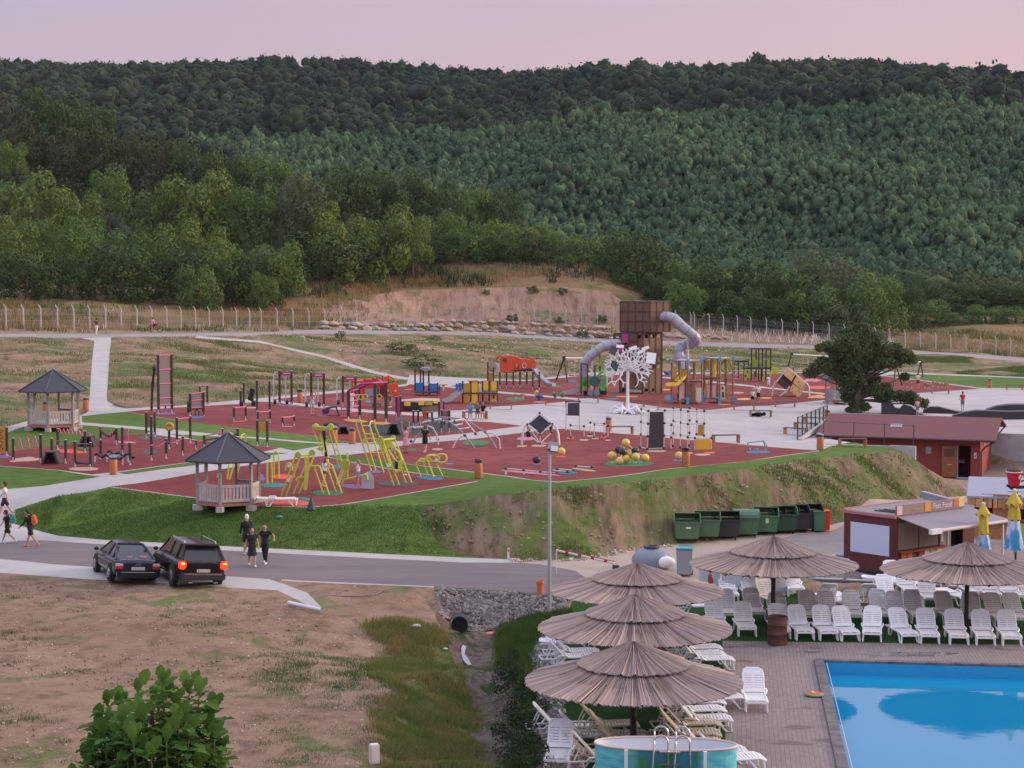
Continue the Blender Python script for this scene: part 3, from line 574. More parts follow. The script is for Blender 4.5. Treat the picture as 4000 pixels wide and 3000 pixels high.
belt=[(20,205,120,310,'olive'),(110,183,140,315,'dark'),(190,215,120,312,'dark'),(55,262,120,300,'olive'),(150,262,130,300,'olive'),(250,272,120,300,'olive'),(330,278,130,298,'olive'),(420,300,120,296,'dark'),(28,300,60,285,'mid'),(490,318,110,300,'dark'),(560,330,110,305,'mid'),(640,345,110,305,'mid'),(720,350,120,310,'dark'),(800,345,120,315,'dark'),(875,365,100,312,'dark'),(940,380,110,316,'dark'),(1010,395,100,318,'mid'),(1080,400,100,320,'dark'),(70,360,180,275,'bright'),(165,400,120,270,'bright'),(235,352,95,280,'mid'),(330,392,120,278,'mid'),(425,362,150,276,'bright'),(490,385,110,280,'mid'),(560,395,110,278,'mid'),(648,368,120,276,'grey'),(735,450,130,272,'bright'),(690,418,100,280,'bright'),(830,440,130,276,'bright'),(890,462,90,278,'bright'),(950,450,90,296,'mid'),(1000,468,90,296,'mid'),(1045,478,80,296,'mid'),(1095,468,110,297,'bright'),(1150,478,110,298,'bright'),(1210,500,100,299,'mid'),(1270,500,110,302,'mid'),(1320,515,90,304,'dark'),(20,460,120,240,'bright'),(55,535,120,233,'dark'),(130,462,120,246,'mid'),(150,540,100,238,'dark'),(225,470,130,252,'mid'),(262,520,160,242,'dark'),(340,485,120,255,'mid'),(395,510,140,247,'dark'),(440,468,110,258,'bright'),(430,565,100,240,'mid'),(490,520,110,248,'mid'),(545,530,130,250,'dark'),(600,518,110,255,'mid'),(700,498,180,270,'dark'),(820,497,100,282,'dark'),(925,495,90,290,'dark'),(1005,490,100,291,'mid'),(1085,480,90,292,'mid'),(1160,500,100,291,'dark'),(620,560,60,256,'mid'),(570,585,60,246,'mid'),(1375,492,150,286,'dark'),(1440,545,100,286,'mid'),(1500,560,110,288,'mid'),(1560,548,150,280,'dark'),(1640,565,140,278,'dark'),(1715,560,130,284,'mid'),(1800,538,180,284,'grey'),(1885,585,130,274,'mid'),(1750,610,120,272,'mid'),(1600,620,110,270,'dark'),(1820,640,120,270,'grey'),(1690,630,90,270,'dark'),(1950,600,90,290,'dark'),(1480,600,90,272,'mid'),(2000,645,100,300,'mid'),(2060,625,110,318,'dark'),(2130,610,110,320,'dark'),(2190,600,100,320,'dark'),(2060,668,90,300,'mid'),(2130,655,90,302,'mid'),(2195,660,90,302,'mid'),(1990,600,100,322,'dark'),(1420,585,70,278,'dark')]
for i,b_ in enumerate(belt):belt_tree(i,*b_)
HARD=('concrete','gravel_path','rubber','dark_rubber','asphalt','dusty_road','paving','asphalt_old')
def blades(name,poly,n,h,wd,cols,label,seed,dens=None,cat='grass',tuft=9,spread=.25):
 g=np.random.default_rng(seed);pw=np.array([G(p).xy if not isinstance(p,Vector)else p for p in poly]);lo=pw.min(0);hi=pw.max(0)
 X=g.uniform(lo[0],hi[0],n*3);Y=g.uniform(lo[1],hi[1],n*3);k=inpoly(pw,X,Y)
 if dens:
  nz=np.array([mn.noise((x*dens[0],y*dens[0],seed))+.4*mn.noise((x*dens[0]*4,y*dens[0]*4,seed))for x,y in zip(X,Y)]);k&=nz>dens[1]
 X,Y=X[k][:n],Y[k][:n];n=len(X)
 X=np.repeat(X,tuft)+g.normal(0,spread,n*tuft);Y=np.repeat(Y,tuft)+g.normal(0,spread,n*tuft)
 fc=np.zeros(len(X),bool)
 for rn,rp in regions:
  ip=inpoly(rp,X,Y);fc[ip]=rn in HARD
 X,Y=X[~fc],Y[~fc];Zg=hzv(X,Y);ok=~np.isnan(Zg);X,Y,Zg=X[ok],Y[ok],Zg[ok];m_=len(X)
 hh=h*g.uniform(.5,1.2,m_);a=g.uniform(0,6.28,m_);ww=wd*g.uniform(.6,1.2,m_);lx=g.normal(0,.3,m_)*hh;ly=g.normal(0,.3,m_)*hh
 B0=np.stack([X-np.cos(a)*ww,Y-np.sin(a)*ww,Zg-.1],1);B1=np.stack([X+np.cos(a)*ww,Y+np.sin(a)*ww,Zg-.1],1)
 T0=np.stack([X+lx+np.cos(a)*ww*.3,Y+ly+np.sin(a)*ww*.3,Zg+hh],1);T1=np.stack([X+lx-np.cos(a)*ww*.3,Y+ly-np.sin(a)*ww*.3,Zg+hh],1)
 V=np.stack([B0,B1,T0,T1],1).reshape(-1,3);o=npmesh(name,V,np.arange(4*m_).reshape(-1,4),cols);return tag(o,label,cat,kind='stuff')
dry=foliage_mat('dry_grass',(.32,.20,.105),(.36,.23,.12),(.24,.17,.08),transl=.3)
grn=foliage_mat('green_weeds',(.065,.11,.032),(.08,.13,.04),(.11,.13,.05),transl=.3)
gras=foliage_mat('grass_blades',(.060,.105,.028),(.075,.125,.032),(.10,.15,.04),transl=.3)
dkg=foliage_mat('dark_scrub',(.030,.048,.022),(.05,.07,.028),None,transl=.2)
scr=[P(-300,1190),P(0,1180),P(850,1220),P(1150,1200),P(1200,1060),P(1630,1015),P(2100,1015),P(2330,1050),P(2420,1130),P(2000,1105),P(1560,1125),P(1450,1200),P(1430,1250),P(1900,1255),P(2400,1265),P(2760,1290),P(3200,1325),P(3714,1378),P(4200,1400),P(4200,1300),P(3300,1300),P(2900,1270),P(2600,1250),P(2300,1248),P(1450,1250),P(1000,1292),P(50,1292),P(-300,1295)]
blades('dry_grass',scr,7500,.7,.04,dry,'tall dry tan grass between the fence and the wood',11,(.05,-.05),spread=.5)
blades('weeds',scr,6500,.65,.05,grn,'green weeds and brambles between the fence and the wood',12,(.06,.0),'weeds',spread=.5)
blades('scrub',[P(1180,1000),P(2330,1010),P(2440,1120),P(2150,1105),P(1560,1118),P(1430,1200),P(1200,1190)],2600,1.2,.12,dkg,'dark scrub bushes on top of the earth mound',13,(.08,.05),'scrub',spread=.6)
blades('fence_weeds',[P(-200,1285),P(1000,1290),P(1500,1275),P(1900,1262),P(2400,1275),P(2400,1318),P(1900,1292),P(1500,1284),P(1000,1297),P(-200,1303)],1900,.45,.05,grn,'low green weeds along the foot of the fence',14,(.1,-.1),'weeds',spread=.4)
blades('dry_grass',[P(850,1180),P(1180,1050),P(1630,1010),P(2330,1040),P(2430,1130),P(2150,1108),P(1560,1122),P(1430,1180),P(1300,1240),P(900,1260)],3200,.8,.06,foliage_mat('orange_grass',(.36,.19,.09),(.40,.23,.11),(.22,.15,.07),transl=.3),'orange dry grass over the top of the earth mound',17,(.1,-.1),spread=.6)
flw=mat('daisy',(.75,.74,.68),.8)
blades('wild_flowers',[P(2600,1270),P(3500,1330),P(3500,1362),P(2600,1322)],260,.8,.05,flw,'small white wild flowers in the weeds by the fence',15,None,'flowers',2,.2)
blades('daisies',scr,260,.75,.06,flw,'white daisies among the dry grass beyond the fence',16,(.08,.1),'flowers',2,.3)
slopeL=[A(-300,370),A(700,385),A(800,450),A(760,1000),A(100,1130),A(-300,1200)]
slopeR=[A(960,380),A(2000,360),B(700,180),B(1500,400),B(1900,545),B(1300,590),B(0,700),A(1500,950),A(950,900)]
slopeM=[B(300,30),B(2212,60),CC(2212,470),D_(2212,560),E(600,420),E(600,535),D_(710,775),CC(1750,850),CC(1250,905),CC(0,840),B(1700,330)]
gsl=foliage_mat('slope_grass',(.10,.145,.046),(.12,.165,.05),(.14,.18,.06),transl=.3)
blades('slope_grass',slopeL,1300,.12,.03,gsl,'patchy green grass on the dirt slope left of the rising path',21,(.12,.0),spread=.8)
blades('slope_grass',slopeR,3600,.12,.03,gsl,'patchy green grass on the dirt slope right of the rising path',22,(.10,-.1),spread=.8)
blades('slope_grass',slopeM,3600,.13,.035,gsl,'patchy green grass on the dirt slope behind the play houses',23,(.09,-.05),spread=.8)
blades('field_grass',[E(1200,420),E(1780,425),E(1750,480),E(1300,480)],1500,.14,.035,gsl,'green grass strip on the far field right of the big tree',24,None,spread=.3)
blades('field_grass',[E(1650,560),E(2300,500),E(2300,600),E(1650,590)],1400,.14,.035,gsl,'green grass strip beside the far pale kerb',25,None,spread=.3)
bankp=[P(1618,1985),P(1720,2105),P(1800,2166),P(2080,2186),P(2270,2180),P(2500,2140),P(2800,2104),P(3178,2062),P(3300,2030),P(3560,1950),P(3688,1880),P(3616,1840),P(3515,1765),P(3200,1795),P(2900,1838),P(2521,1888),P(2163,1915),P(2000,1937)]
bg_=foliage_mat('bank_grass',(.085,.125,.032),(.115,.155,.04),(.13,.16,.05),transl=.3)
blades('bank_grass',bankp,3600,.14,.03,bg_,'rough green grass tufts on the steep earth bank',31,(.25,.12),spread=.25)
lawnp=[P(60,2040),P(60,1995),P(200,1950),P(428,1906),P(749,1948),P(1013,1980),P(1200,1986),P(1330,1978),P(1618,1978),P(1700,2104),P(1780,2166)]+side_up[::-1][1:]
blades('lawn_grass',lawnp,9000,.045,.02,foliage_mat('lawn_blades',(.060,.118,.028),(.078,.14,.035),(.10,.16,.04),transl=.3),'short green lawn grass on the slope above the pavement',32,None,tuft=8,spread=.22)
dirtp=[P(0,2260),P(600,2300),P(1000,2340),P(1400,2420),P(1560,2560),P(1500,2750),P(1440,3000),P(0,3000)]
tuf=foliage_mat('tuft_grass',(.085,.125,.042),(.11,.15,.05),(.08,.15,.05),transl=.3)
blades('grass_tufts',dirtp,620,.085,.012,tuf,'scattered small green grass tufts on the bare dirt',41,(.33,.27),tuft=26,spread=.13)
blades('grass_tufts',[P(1000,2560),P(1500,2440),P(1560,2600),P(1480,2800),P(1420,3000),P(1050,3000)],650,.07,.010,tuf,'denser green tufts along the dirt edge by the ditch',42,(1.1,.05),tuft=22,spread=.2)
blades('ditch_grass',[P(1560,2420),P(1740,2475),P(1790,2620),P(1850,2790),P(1880,3010),P(1490,3010),P(1480,2800),P(1515,2690),P(1450,2620),P(1520,2520),P(1420,2450)],4300,.17,.013,foliage_mat('ditch_blades',(.125,.18,.046),(.16,.205,.055),(.29,.23,.10),transl=.3),'thick green and tan grass on the left side of the ditch',43,(.7,-.1),tuft=16,spread=.2)
blades('verge_grass',[P(1950,2455),P(2110,2400),P(2230,2390),P(2190,2470),P(2090,2480),P(2060,2550),P(2010,2600),P(1965,2600)],1800,.15,.014,gras,'bright green grass between ditch and parasols',44,None,tuft=14,spread=.15)
blades('ditch_weeds',[P(1980,2600),P(2060,2560),P(2060,2700),P(2070,3010),P(2000,3010),P(2040,2700)],500,.3,.016,gras,'green weeds on the right side of the ditch',45,None,tuft=14,spread=.15)
def pebbles(name,poly,n,s0,s1,m,label,seed,cat='stones'):
 g=np.random.default_rng(seed);pw=np.array([G(p).xy for p in poly]);lo=pw.min(0);hi=pw.max(0)
 X=g.uniform(lo[0],hi[0],n*4);Y=g.uniform(lo[1],hi[1],n*4);k=inpoly(pw,X,Y);X,Y=X[k][:n],Y[k][:n];n=len(X);Zg=hzv(X,Y)
 bmx=bmesh.new();bmesh.ops.create_icosphere(bmx,subdivisions=1,radius=1);tv=np.array([v.co[:]for v in bmx.verts]);tf=np.array([[v.index for v in f.verts]for f in bmx.faces]);bmx.free()
 sz=g.uniform(0,1,n)**3*(s1-s0)+s0;V=tv[None]*(1+g.normal(0,.18,(n,len(tv),1)))*(sz[:,None]*g.uniform(.6,1.2,(n,3)))[:,None,:]
 V+=np.stack([X,Y,Zg+sz*.25],1)[:,None,:];Qf=tf[None]+(np.arange(n)*len(tv))[:,None,None]
 o=npmesh(name,V.reshape(-1,3),Qf.reshape(-1,3),m);return tag(o,label,cat,kind='stuff')
stm=mat('pale_stone',(.42,.36,.31),.9,island=.4);stg=mat('grey_stone',(.33,.31,.30),.9,island=.5)
pebbles('pebbles',dirtp,1700,.006,.045,stm,'pale pebbles scattered over the bare dirt',51)
pebbles('clods',dirtp,2600,.012,.055,mat('soil_clod',(.26,.18,.13),.95,island=.3),'small brown clods of earth on the bare dirt',57,'clods')
pebbles('clods',bankp,1800,.02,.10,mat('soil_clod',(.26,.18,.13),.95,island=.3),'brown earth clods on the steep bank',58,'clods')
pebbles('pebbles',bankp,500,.02,.09,mat('bank_stone',(.30,.24,.19),.9,island=.3),'pale stones sticking out of the earth bank',52)
pebbles('rubble',[P(1700,2296),P(2140,2326),P(2225,2335),P(2215,2380),P(2100,2400),P(1960,2440),P(1880,2470),P(1830,2470),P(1700,2390)],7500,.02,.10,mat('rubble_stone',(.20,.178,.165),.9,island=.5),'grey broken rubble tipped down from the road edge',53)
pebbles('shingle_stones',[P(1965,2610),P(2060,2565),P(2120,2480),P(2210,2480),P(2205,2900),P(2300,3010),P(2010,3010),P(2060,2700)],4200,.01,.07,stg,'grey shingle stones between the ditch and the loungers',54)
pebbles('slope_stones',slopeM,900,.04,.22,stm,'pale stones on the dirt slope behind the play houses',55)
pebbles('gravel',[P(1990,2186),P(2270,2182),P(2500,2142),P(2640,2128),P(2640,2134),P(2500,2152),P(2270,2192),P(1990,2196)],900,.02,.10,stm,'pale gravel line along the foot of the bank',56)
bmats=[mat('boulder_tan',(.36,.27,.20),.9,var=.2,scale=2),mat('boulder_grey',(.26,.23,.21),.9,var=.2,scale=2),mat('boulder_pale',(.42,.34,.28),.9,var=.15,scale=2)]
def rock(seed,m,name='boulder'):
 bm=bmesh.new();bmesh.ops.create_icosphere(bm,subdivisions=2,radius=1);g=random.Random(seed)
 for v in bm.verts:v.co*=1+.35*mn.noise(v.co*1.1+Vector((seed*3,0,0)));v.co.z*=.7
 me=bpy.data.meshes.new(name);bm.to_mesh(me);bm.free();me.materials.append(m);return me
rocks=[rock(i,bmats[i%3])for i in range(9)]
def boulder(p,s,label,group):
 o=bpy.data.objects.new('boulder',random.choice(rocks));C.objects.link(o);o.location=p;s*=.82;o.scale=(s*random.uniform(.9,1.5),s,s*random.uniform(.7,1.1));o.rotation_euler=(0,random.uniform(-.2,.2),random.uniform(-.6,.6))
 tag(o,label,'boulder',group)
for k_ in range(118):
 t=k_/118;px=1255+t*1240+random.uniform(-8,8)
 if random.random()<.12:continue
 yb=float(np.interp(px,[1250,1500,1900,2400,2500],[1290,1288,1298,1328,1334]));row_=random.choice((0,1,2))if px>1700 else random.choice((0,1))
 D=float(np.interp(px,[1200,1500,1900,2400,2500],[222,235,253,257,258]));b0=atd(px,yb,D+row_*1.6);gz=max(hz(b0.x,b0.y),b0.z-.5)
 boulder((b0.x,b0.y,gz+.15+row_*.45),random.uniform(.38,.75),'tan and grey boulder in the rough wall below the fence','boulders below the fence')
for px,py in[D_(x,y)for x,y in((720,430),(745,445),(775,440),(800,455),(830,440),(1085,450),(1110,455),(1150,445),(1190,465),(1230,470),(1320,465),(860,455),(910,460),(960,465),(1010,462),(1060,465))]:
 g0=G(px,py+4);boulder((g0.x,g0.y,g0.z+.15),random.uniform(.35,.65),'pale boulder beside the path right of the brown tower','boulders right of the tower')
def branchy(t,loc_pts,leaf,nleaf,lsize,seed,limbs,cl_r):
 pass
tb=G(E(775,912));s_=mpp(tb)
oak=empty('oak_tree','large dark irregular oak standing behind the brick building','tree',tb)
g=np.random.default_rng(5);trunk=MB();trunk.sm=True
trunk.tube([(0,0,-.3),(-.1,0,1.2),(.15,0,2.6),(0,0,4.2),(.1,0,5.6)],[.42,.33,.28,.2,.07],10)
cl=[]
def EP(x,y,dy=0):q=E(x,y);p=atd(q[0],q[1],tb.y+dy);return Vector((p.x-tb.x,dy,p.z-tb.z))
for(x,y,r,dy)in[(780,250,1.0,0),(680,310,.9,-.8),(900,290,.95,.6),(620,370,.8,.5),(760,380,1.1,-.6),(880,390,.9,.8),(1000,380,.8,-.3),(520,340,.5,.2),(450,350,.35,0),(1090,360,.55,.4),(1180,410,.55,-.2),(1240,450,.45,0),(1100,460,.7,.5),(1010,480,.7,-.7),(880,500,.8,.4),(750,500,.8,-.5),(620,490,.75,.6),(520,520,.6,-.3),(430,520,.6,0),(370,570,.5,.3),(470,470,.45,0),(640,600,.7,.5),(760,620,.7,-.5),(900,620,.6,.6),(700,700,.7,0),(800,720,.65,.5),(930,720,.65,-.3),(1010,700,.5,.4),(1060,760,.5,0),(1150,770,.55,.3),(1250,800,.55,0),(1330,830,.45,.2),(1180,600,.35,0),(760,830,.5,0),(830,860,.42,0),(730,890,.45,0),(980,780,.45,0),(600,420,.5,0),(800,180,.55,0),(680,230,.5,0),(560,560,.45,0),(690,780,.45,.2),(1240,760,.35,0)]:
 c=EP(x,y,dy);cl.append((c,r*1.2))
Ps,Ns=[],[]
for c,r in cl:
 k=int(1250*r);d=g.normal(size=(k,3));d/=np.linalg.norm(d,axis=1,keepdims=True);q=np.array(c)+d*(r*g.uniform(.3,1.05,k))[:,None]*np.array([1.1,1,.78])
 Ps.append(q);Ns.append(d+g.normal(size=(k,3))*.8)
 lo=Vector((c.x*.12,0,max(1.0,c.z*.62)));trunk.tube([lo,(lo+Vector(c))/2+Vector((0,0,-.15)),c],[.11,.07,.02],6)
V,Q=quads(np.concatenate(Ps),np.concatenate(Ns),np.full(sum(len(p)for p in Ps),.105));lc=npmesh('crown',V,Q,foliage_mat('oak_leaves',(.062,.10,.042),(.07,.11,.046),(.11,.145,.056)));lc.parent=oak
trunk.build('trunk',bark,oak)
SHD=foliage_mat('shrub_dark',(.020,.036,.018),(.030,.05,.024),None,transl=.1)
for i,(x,y,w_,h)in enumerate([(2010,2760,.75,1.1),(1985,2690,.55,.9),(2060,2850,.8,1.0),(2010,2930,.8,1.0),(2050,3010,.8,.9),(2000,2610,.3,.6)]):
 p=G(x,y);t=empty('ditch_shrub',['dark bushy shrub in the middle of the ditch','dark shrub at the upper end of the ditch bushes','dark shrub on the right side of the ditch','dark shrub filling the lower ditch','dark shrub cut off by the bottom edge in the ditch','small dark shrub by the pale water in the ditch'][i],'shrub',p)
 V,Q=crown(1500,8,.05,700+i,1.0);o=npmesh('foliage',V,Q,SHD);o.scale=(w_,w_,h*.62);o.parent=t
 st=MB();st.tube([(0,0,-.2),(.02,0,h*.6)],[.04,.02],6);st.build('stem',bark,t)
for i,(x,y,s0)in enumerate([(1430,800,.0)]):pass
for i,(px,py,w_,h,lab)in enumerate([CC(1870,460)+(1.2,1.6,'dark bush in the dirt slope right of the red slide'),CC(150,790)+(2.6,1.5,'large dark bramble in the gully behind the blue play house'),B(1850,200)+(2.2,1.3,'dark bramble patch high in the gully'),CC(250,480)+(1.4,.8,'green bush on the dirt slope near the path'),B(1180,60)+(.8,1.2,'small dry shrub beside the upper path')]):
 p=G(px,py+8);t=empty('bush',lab,'bush',p);V,Q=crown(900,7,.07,760+i,1.0);o=npmesh('foliage',V,Q,leafm['dark']if i!=3 else leafm['mid']);o.scale=(w_,w_,h*.5);o.parent=t
 st=MB();st.tube([(0,0,-.2),(.02,0,h*.5)],[.05,.02],6);st.build('stem',bark,t)
fb=atd(610,2880,9.6);sh=empty('leafy_shrub','fresh green shrub with large leaves in the bottom left foreground','shrub',(fb.x,fb.y,7.2))
lf=MB();stm_=MB();stm_.sm=True;g=random.Random(3)
def leaf(mb,p,dirn,up,ln,wd):
 d=Vector(dirn).normalized();s=d.cross(Vector(up)).normalized();nrm=s.cross(d).normalized()
 prof=[(0,.04),(.12,.42),(.24,.34),(.38,.85),(.48,.66),(.62,1),(.73,.76),(.84,.72),(.93,.42),(1,.05)]
 vs=[];fs=[]
 for t,w_ in prof:
  c=Vector(p)+d*ln*t+nrm*(-.22*ln*t*t);ww=wd/2*w_;ruf=g.uniform(-.006,.006)
  vs+=[c-s*ww+nrm*(ww*.3+ruf),c,c+s*ww+nrm*(ww*.3-ruf)]
 for i in range(len(prof)-1):fs+=[(3*i,3*i+1,3*i+4,3*i+3),(3*i+1,3*i+2,3*i+5,3*i+4)]
 mb.add(vs,fs)
tops=[]
for(px,py,dd)in[(450,2850,-.1),(650,2880,-.3),(740,2860,-.2),(520,2880,-.3),(360,2900,.1),(840,2870,.1),(600,2720,.1),(690,2740,-.1),(480,2800,-.2),(590,2940,-.35),(420,2740,.1),(540,2690,0),(640,2660,-.1),(780,2700,.1),(700,2800,-.2),(560,2800,-.2),(400,2860,0),(330,2960,.1),(800,2820,.1),(860,2930,.2),(700,2940,-.25),(560,2930,-.25),(470,2960,-.1),(780,2990,-.1),(380,2800,.2),(470,2750,.25),(620,2760,.2),(300,3060,0),(600,3050,-.2),(880,3050,.1),(740,2690,.15),(840,2760,.25),(500,3040,-.1)]:
 p=atd(px,py,9.6+dd);tops.append(p);b0=Vector((fb.x+g.uniform(-.1,.1),fb.y,7.2));mid=p+(b0-p).normalized()*.42;tip=p
 stm_.tube([b0-Vector(sh.location),mid-Vector(sh.location),p-Vector(sh.location)],[.018,.01,.004],6)
 for k in range(40):
  q=p.lerp(mid,(k/40)**.9)
  a=k*2.4+g.uniform(-.3,.3);el=g.uniform(-.15,.7)if k>2 else 1.1
  d=Vector((math.cos(a)*math.cos(el),math.sin(a)*math.cos(el),math.sin(el)));ln=g.uniform(.07,.135)
  leaf(lf,q-Vector(sh.location),d,(0,0,1)if el<1 else(0,-1,0),ln,ln*g.uniform(.5,.66))
lm_=foliage_mat('shrub_leaves',(.06,.14,.03),(.075,.165,.034),(.17,.26,.05),transl=.35);lf.build('foliage',lm_,sh,smooth=True);stm_.build('stem',mat('green_stem',(.12,.14,.05)),sh)
V,Q=crown(900,7,.085,790,1.0,.5);_o=npmesh('foliage',V,Q,leafm['mid']);_m1=_o.data;bpy.data.objects.remove(_o);_m2=_m1.copy();_m2.materials[0]=leafm['dark']
for i,(px,py,D,w_,h)in enumerate([(1300,1060,284,1.8,2.2),(1420,1040,288,2.4,2.6),(1560,1036,290,1.6,1.8),(1700,1030,291,2.2,2.0),(1850,1034,291,1.5,1.6),(1980,1030,291,2.4,2.2),(2120,1034,291,1.8,2.2),(2230,1050,290,2.0,2.4),(2340,1080,288,2.2,2.6),(1500,1105,268,1.4,1.3),(1350,1120,266,1.8,1.6),(1180,1100,266,1.8,2.0),(1080,1140,258,2.0,1.9),(980,1175,248,1.6,1.5),(2080,1120,273,1.7,1.4),(1900,1130,271,1.2,1.1),(2200,1125,273,1.5,1.3),(1650,1260,243,1.3,1.0),(2000,1255,262,1.7,1.6),(2180,1262,264,1.5,1.4),(2350,1262,266,1.6,1.5),(1790,1262,256,1.2,1.1)]):
 q=atd(px,py,D);z=hz(q.x,D);t=empty('bush','low green bush on or below the bare earth mound','bush',(q.x,D,z-.15),i*1.3,'low bushes around the earth mound')
 o=bpy.data.objects.new('foliage',_m1 if i%2 else _m2);C.objects.link(o);o.scale=(w_*.62,w_*.62,h*.5);o.parent=t
 st=MB();st.tube([(0,0,-.2),(.02,0,h*.5)],[.05,.02],6);st.build('stem',bark,t)
class TH:
 def __init__(s,name,label,cat,loc,group=None,rz=0,tilt=None):
  s.o=empty(name,label,cat,tuple(loc),rz,group);s.loc=Vector(loc);s.Mi=(Matrix.Translation(s.loc)@Matrix.Rotation(rz,4,'Z')).inverted()
 def part(s,name,mb,m,parent=None,**k):
  """mesh given in world coordinates"""
  mb.v=[tuple(s.Mi@Vector(q))for q in mb.v];return mb.build(name,m,parent or s.o,**k)
 def lpart(s,name,mb,m,parent=None,**k):return mb.build(name,m,parent or s.o,**k)
def top(c,x,yb,yt):
 b=G(c(x,yb));q=c(x,yt);return b,Vector((b.x,b.y,atd(q[0],q[1],b.y).z))
def frame(o):
 return Matrix.Translation(o)
M_={}
def mm(k,*a,**kw):M_[k]=mat(k,*a,**kw);return M_[k]
mm('dark_post',(.055,.042,.036),.6,var=.2,scale=6);mm('tan_post',(.20,.145,.11),.7,var=.2,scale=6);mm('steel',(.50,.50,.53),.35,1);mm('white_steel',(.62,.60,.60),.45)
mm('pink',(.62,.13,.30),.5);mm('magenta',(.40,.05,.22),.5);mm('lime',(.56,.60,.07),.45);mm('lime_dark',(.35,.44,.06),.5);mm('yellow',(.80,.50,.05),.5);mm('amber',(.52,.30,.06),.5);mm('red',(.66,.035,.02),.45);mm('orange_red',(.72,.10,.03),.5)
mm('blue',(.03,.17,.50),.45);mm('sky_blue',(.10,.35,.66),.5);mm('green',(.05,.36,.09),.5);mm('bright_green',(.10,.50,.06),.5);mm('black',(.018,.018,.022),.5);mm('charcoal',(.055,.052,.062),.6);mm('navy',(.03,.035,.065),.55)
mm('wood',(.42,.19,.085),.7,var=.2,scale=9,bump=.2);mm('orange_wood',(.45,.165,.06),.65,var=.2,scale=7);mm('dark_wood',(.13,.062,.042),.7,var=.25,scale=6);mm('grey_wood',(.32,.30,.33),.75,var=.12,scale=5);mm('pale_wood',(.48,.42,.42),.75,var=.12,scale=5)
mm('white_plastic',(.86,.85,.88),.35);mm('beige_plastic',(.68,.65,.66),.45);mm('cream_plastic',(.70,.62,.52),.45);mm('grey_plastic',(.30,.31,.34),.5);mm('slate',(.055,.058,.085),.6,var=.12,scale=3)
mm('bin_green',(.075,.17,.095),.5,var=.1,scale=3);mm('bin_dark_green',(.03,.075,.045),.5);mm('bin_black',(.035,.035,.042),.5);mm('rubber_black',(.02,.02,.02),.8);mm('concrete_wall',(.42,.41,.42),.9,var=.1,scale=2,bump=.1);mm('blue_grey_wall',(.26,.28,.38),.9,var=.06,scale=2)
mm('net',(.17,.13,.13),.9);mm('sand',(.50,.36,.26),.95);mm('glass',(.03,.035,.045),.08);mm('skin',(.52,.27,.19),.6);mm('skin_tan',(.42,.21,.14),.6);mm('hair_dark',(.025,.016,.012),.7);mm('hair_red',(.25,.07,.025),.7);mm('hair_blond',(.38,.22,.10),.7);mm('hair_brown',(.09,.045,.025),.7)
mm('teal',(.05,.30,.33),.5);mm('purple',(.22,.13,.30),.8);mm('cloth_black',(.014,.014,.017),.85);mm('cloth_white',(.70,.68,.70),.85);mm('cloth_pink',(.62,.33,.40),.85);mm('cloth_blue',(.10,.26,.50),.85);mm('cloth_red',(.42,.03,.04),.85);mm('cloth_grey',(.16,.16,.20),.85);mm('cloth_orange',(.6,.14,.05),.8);mm('denim',(.18,.28,.42),.85);mm('light_blue',(.42,.50,.66),.85);mm('coral',(.75,.22,.17),.7)
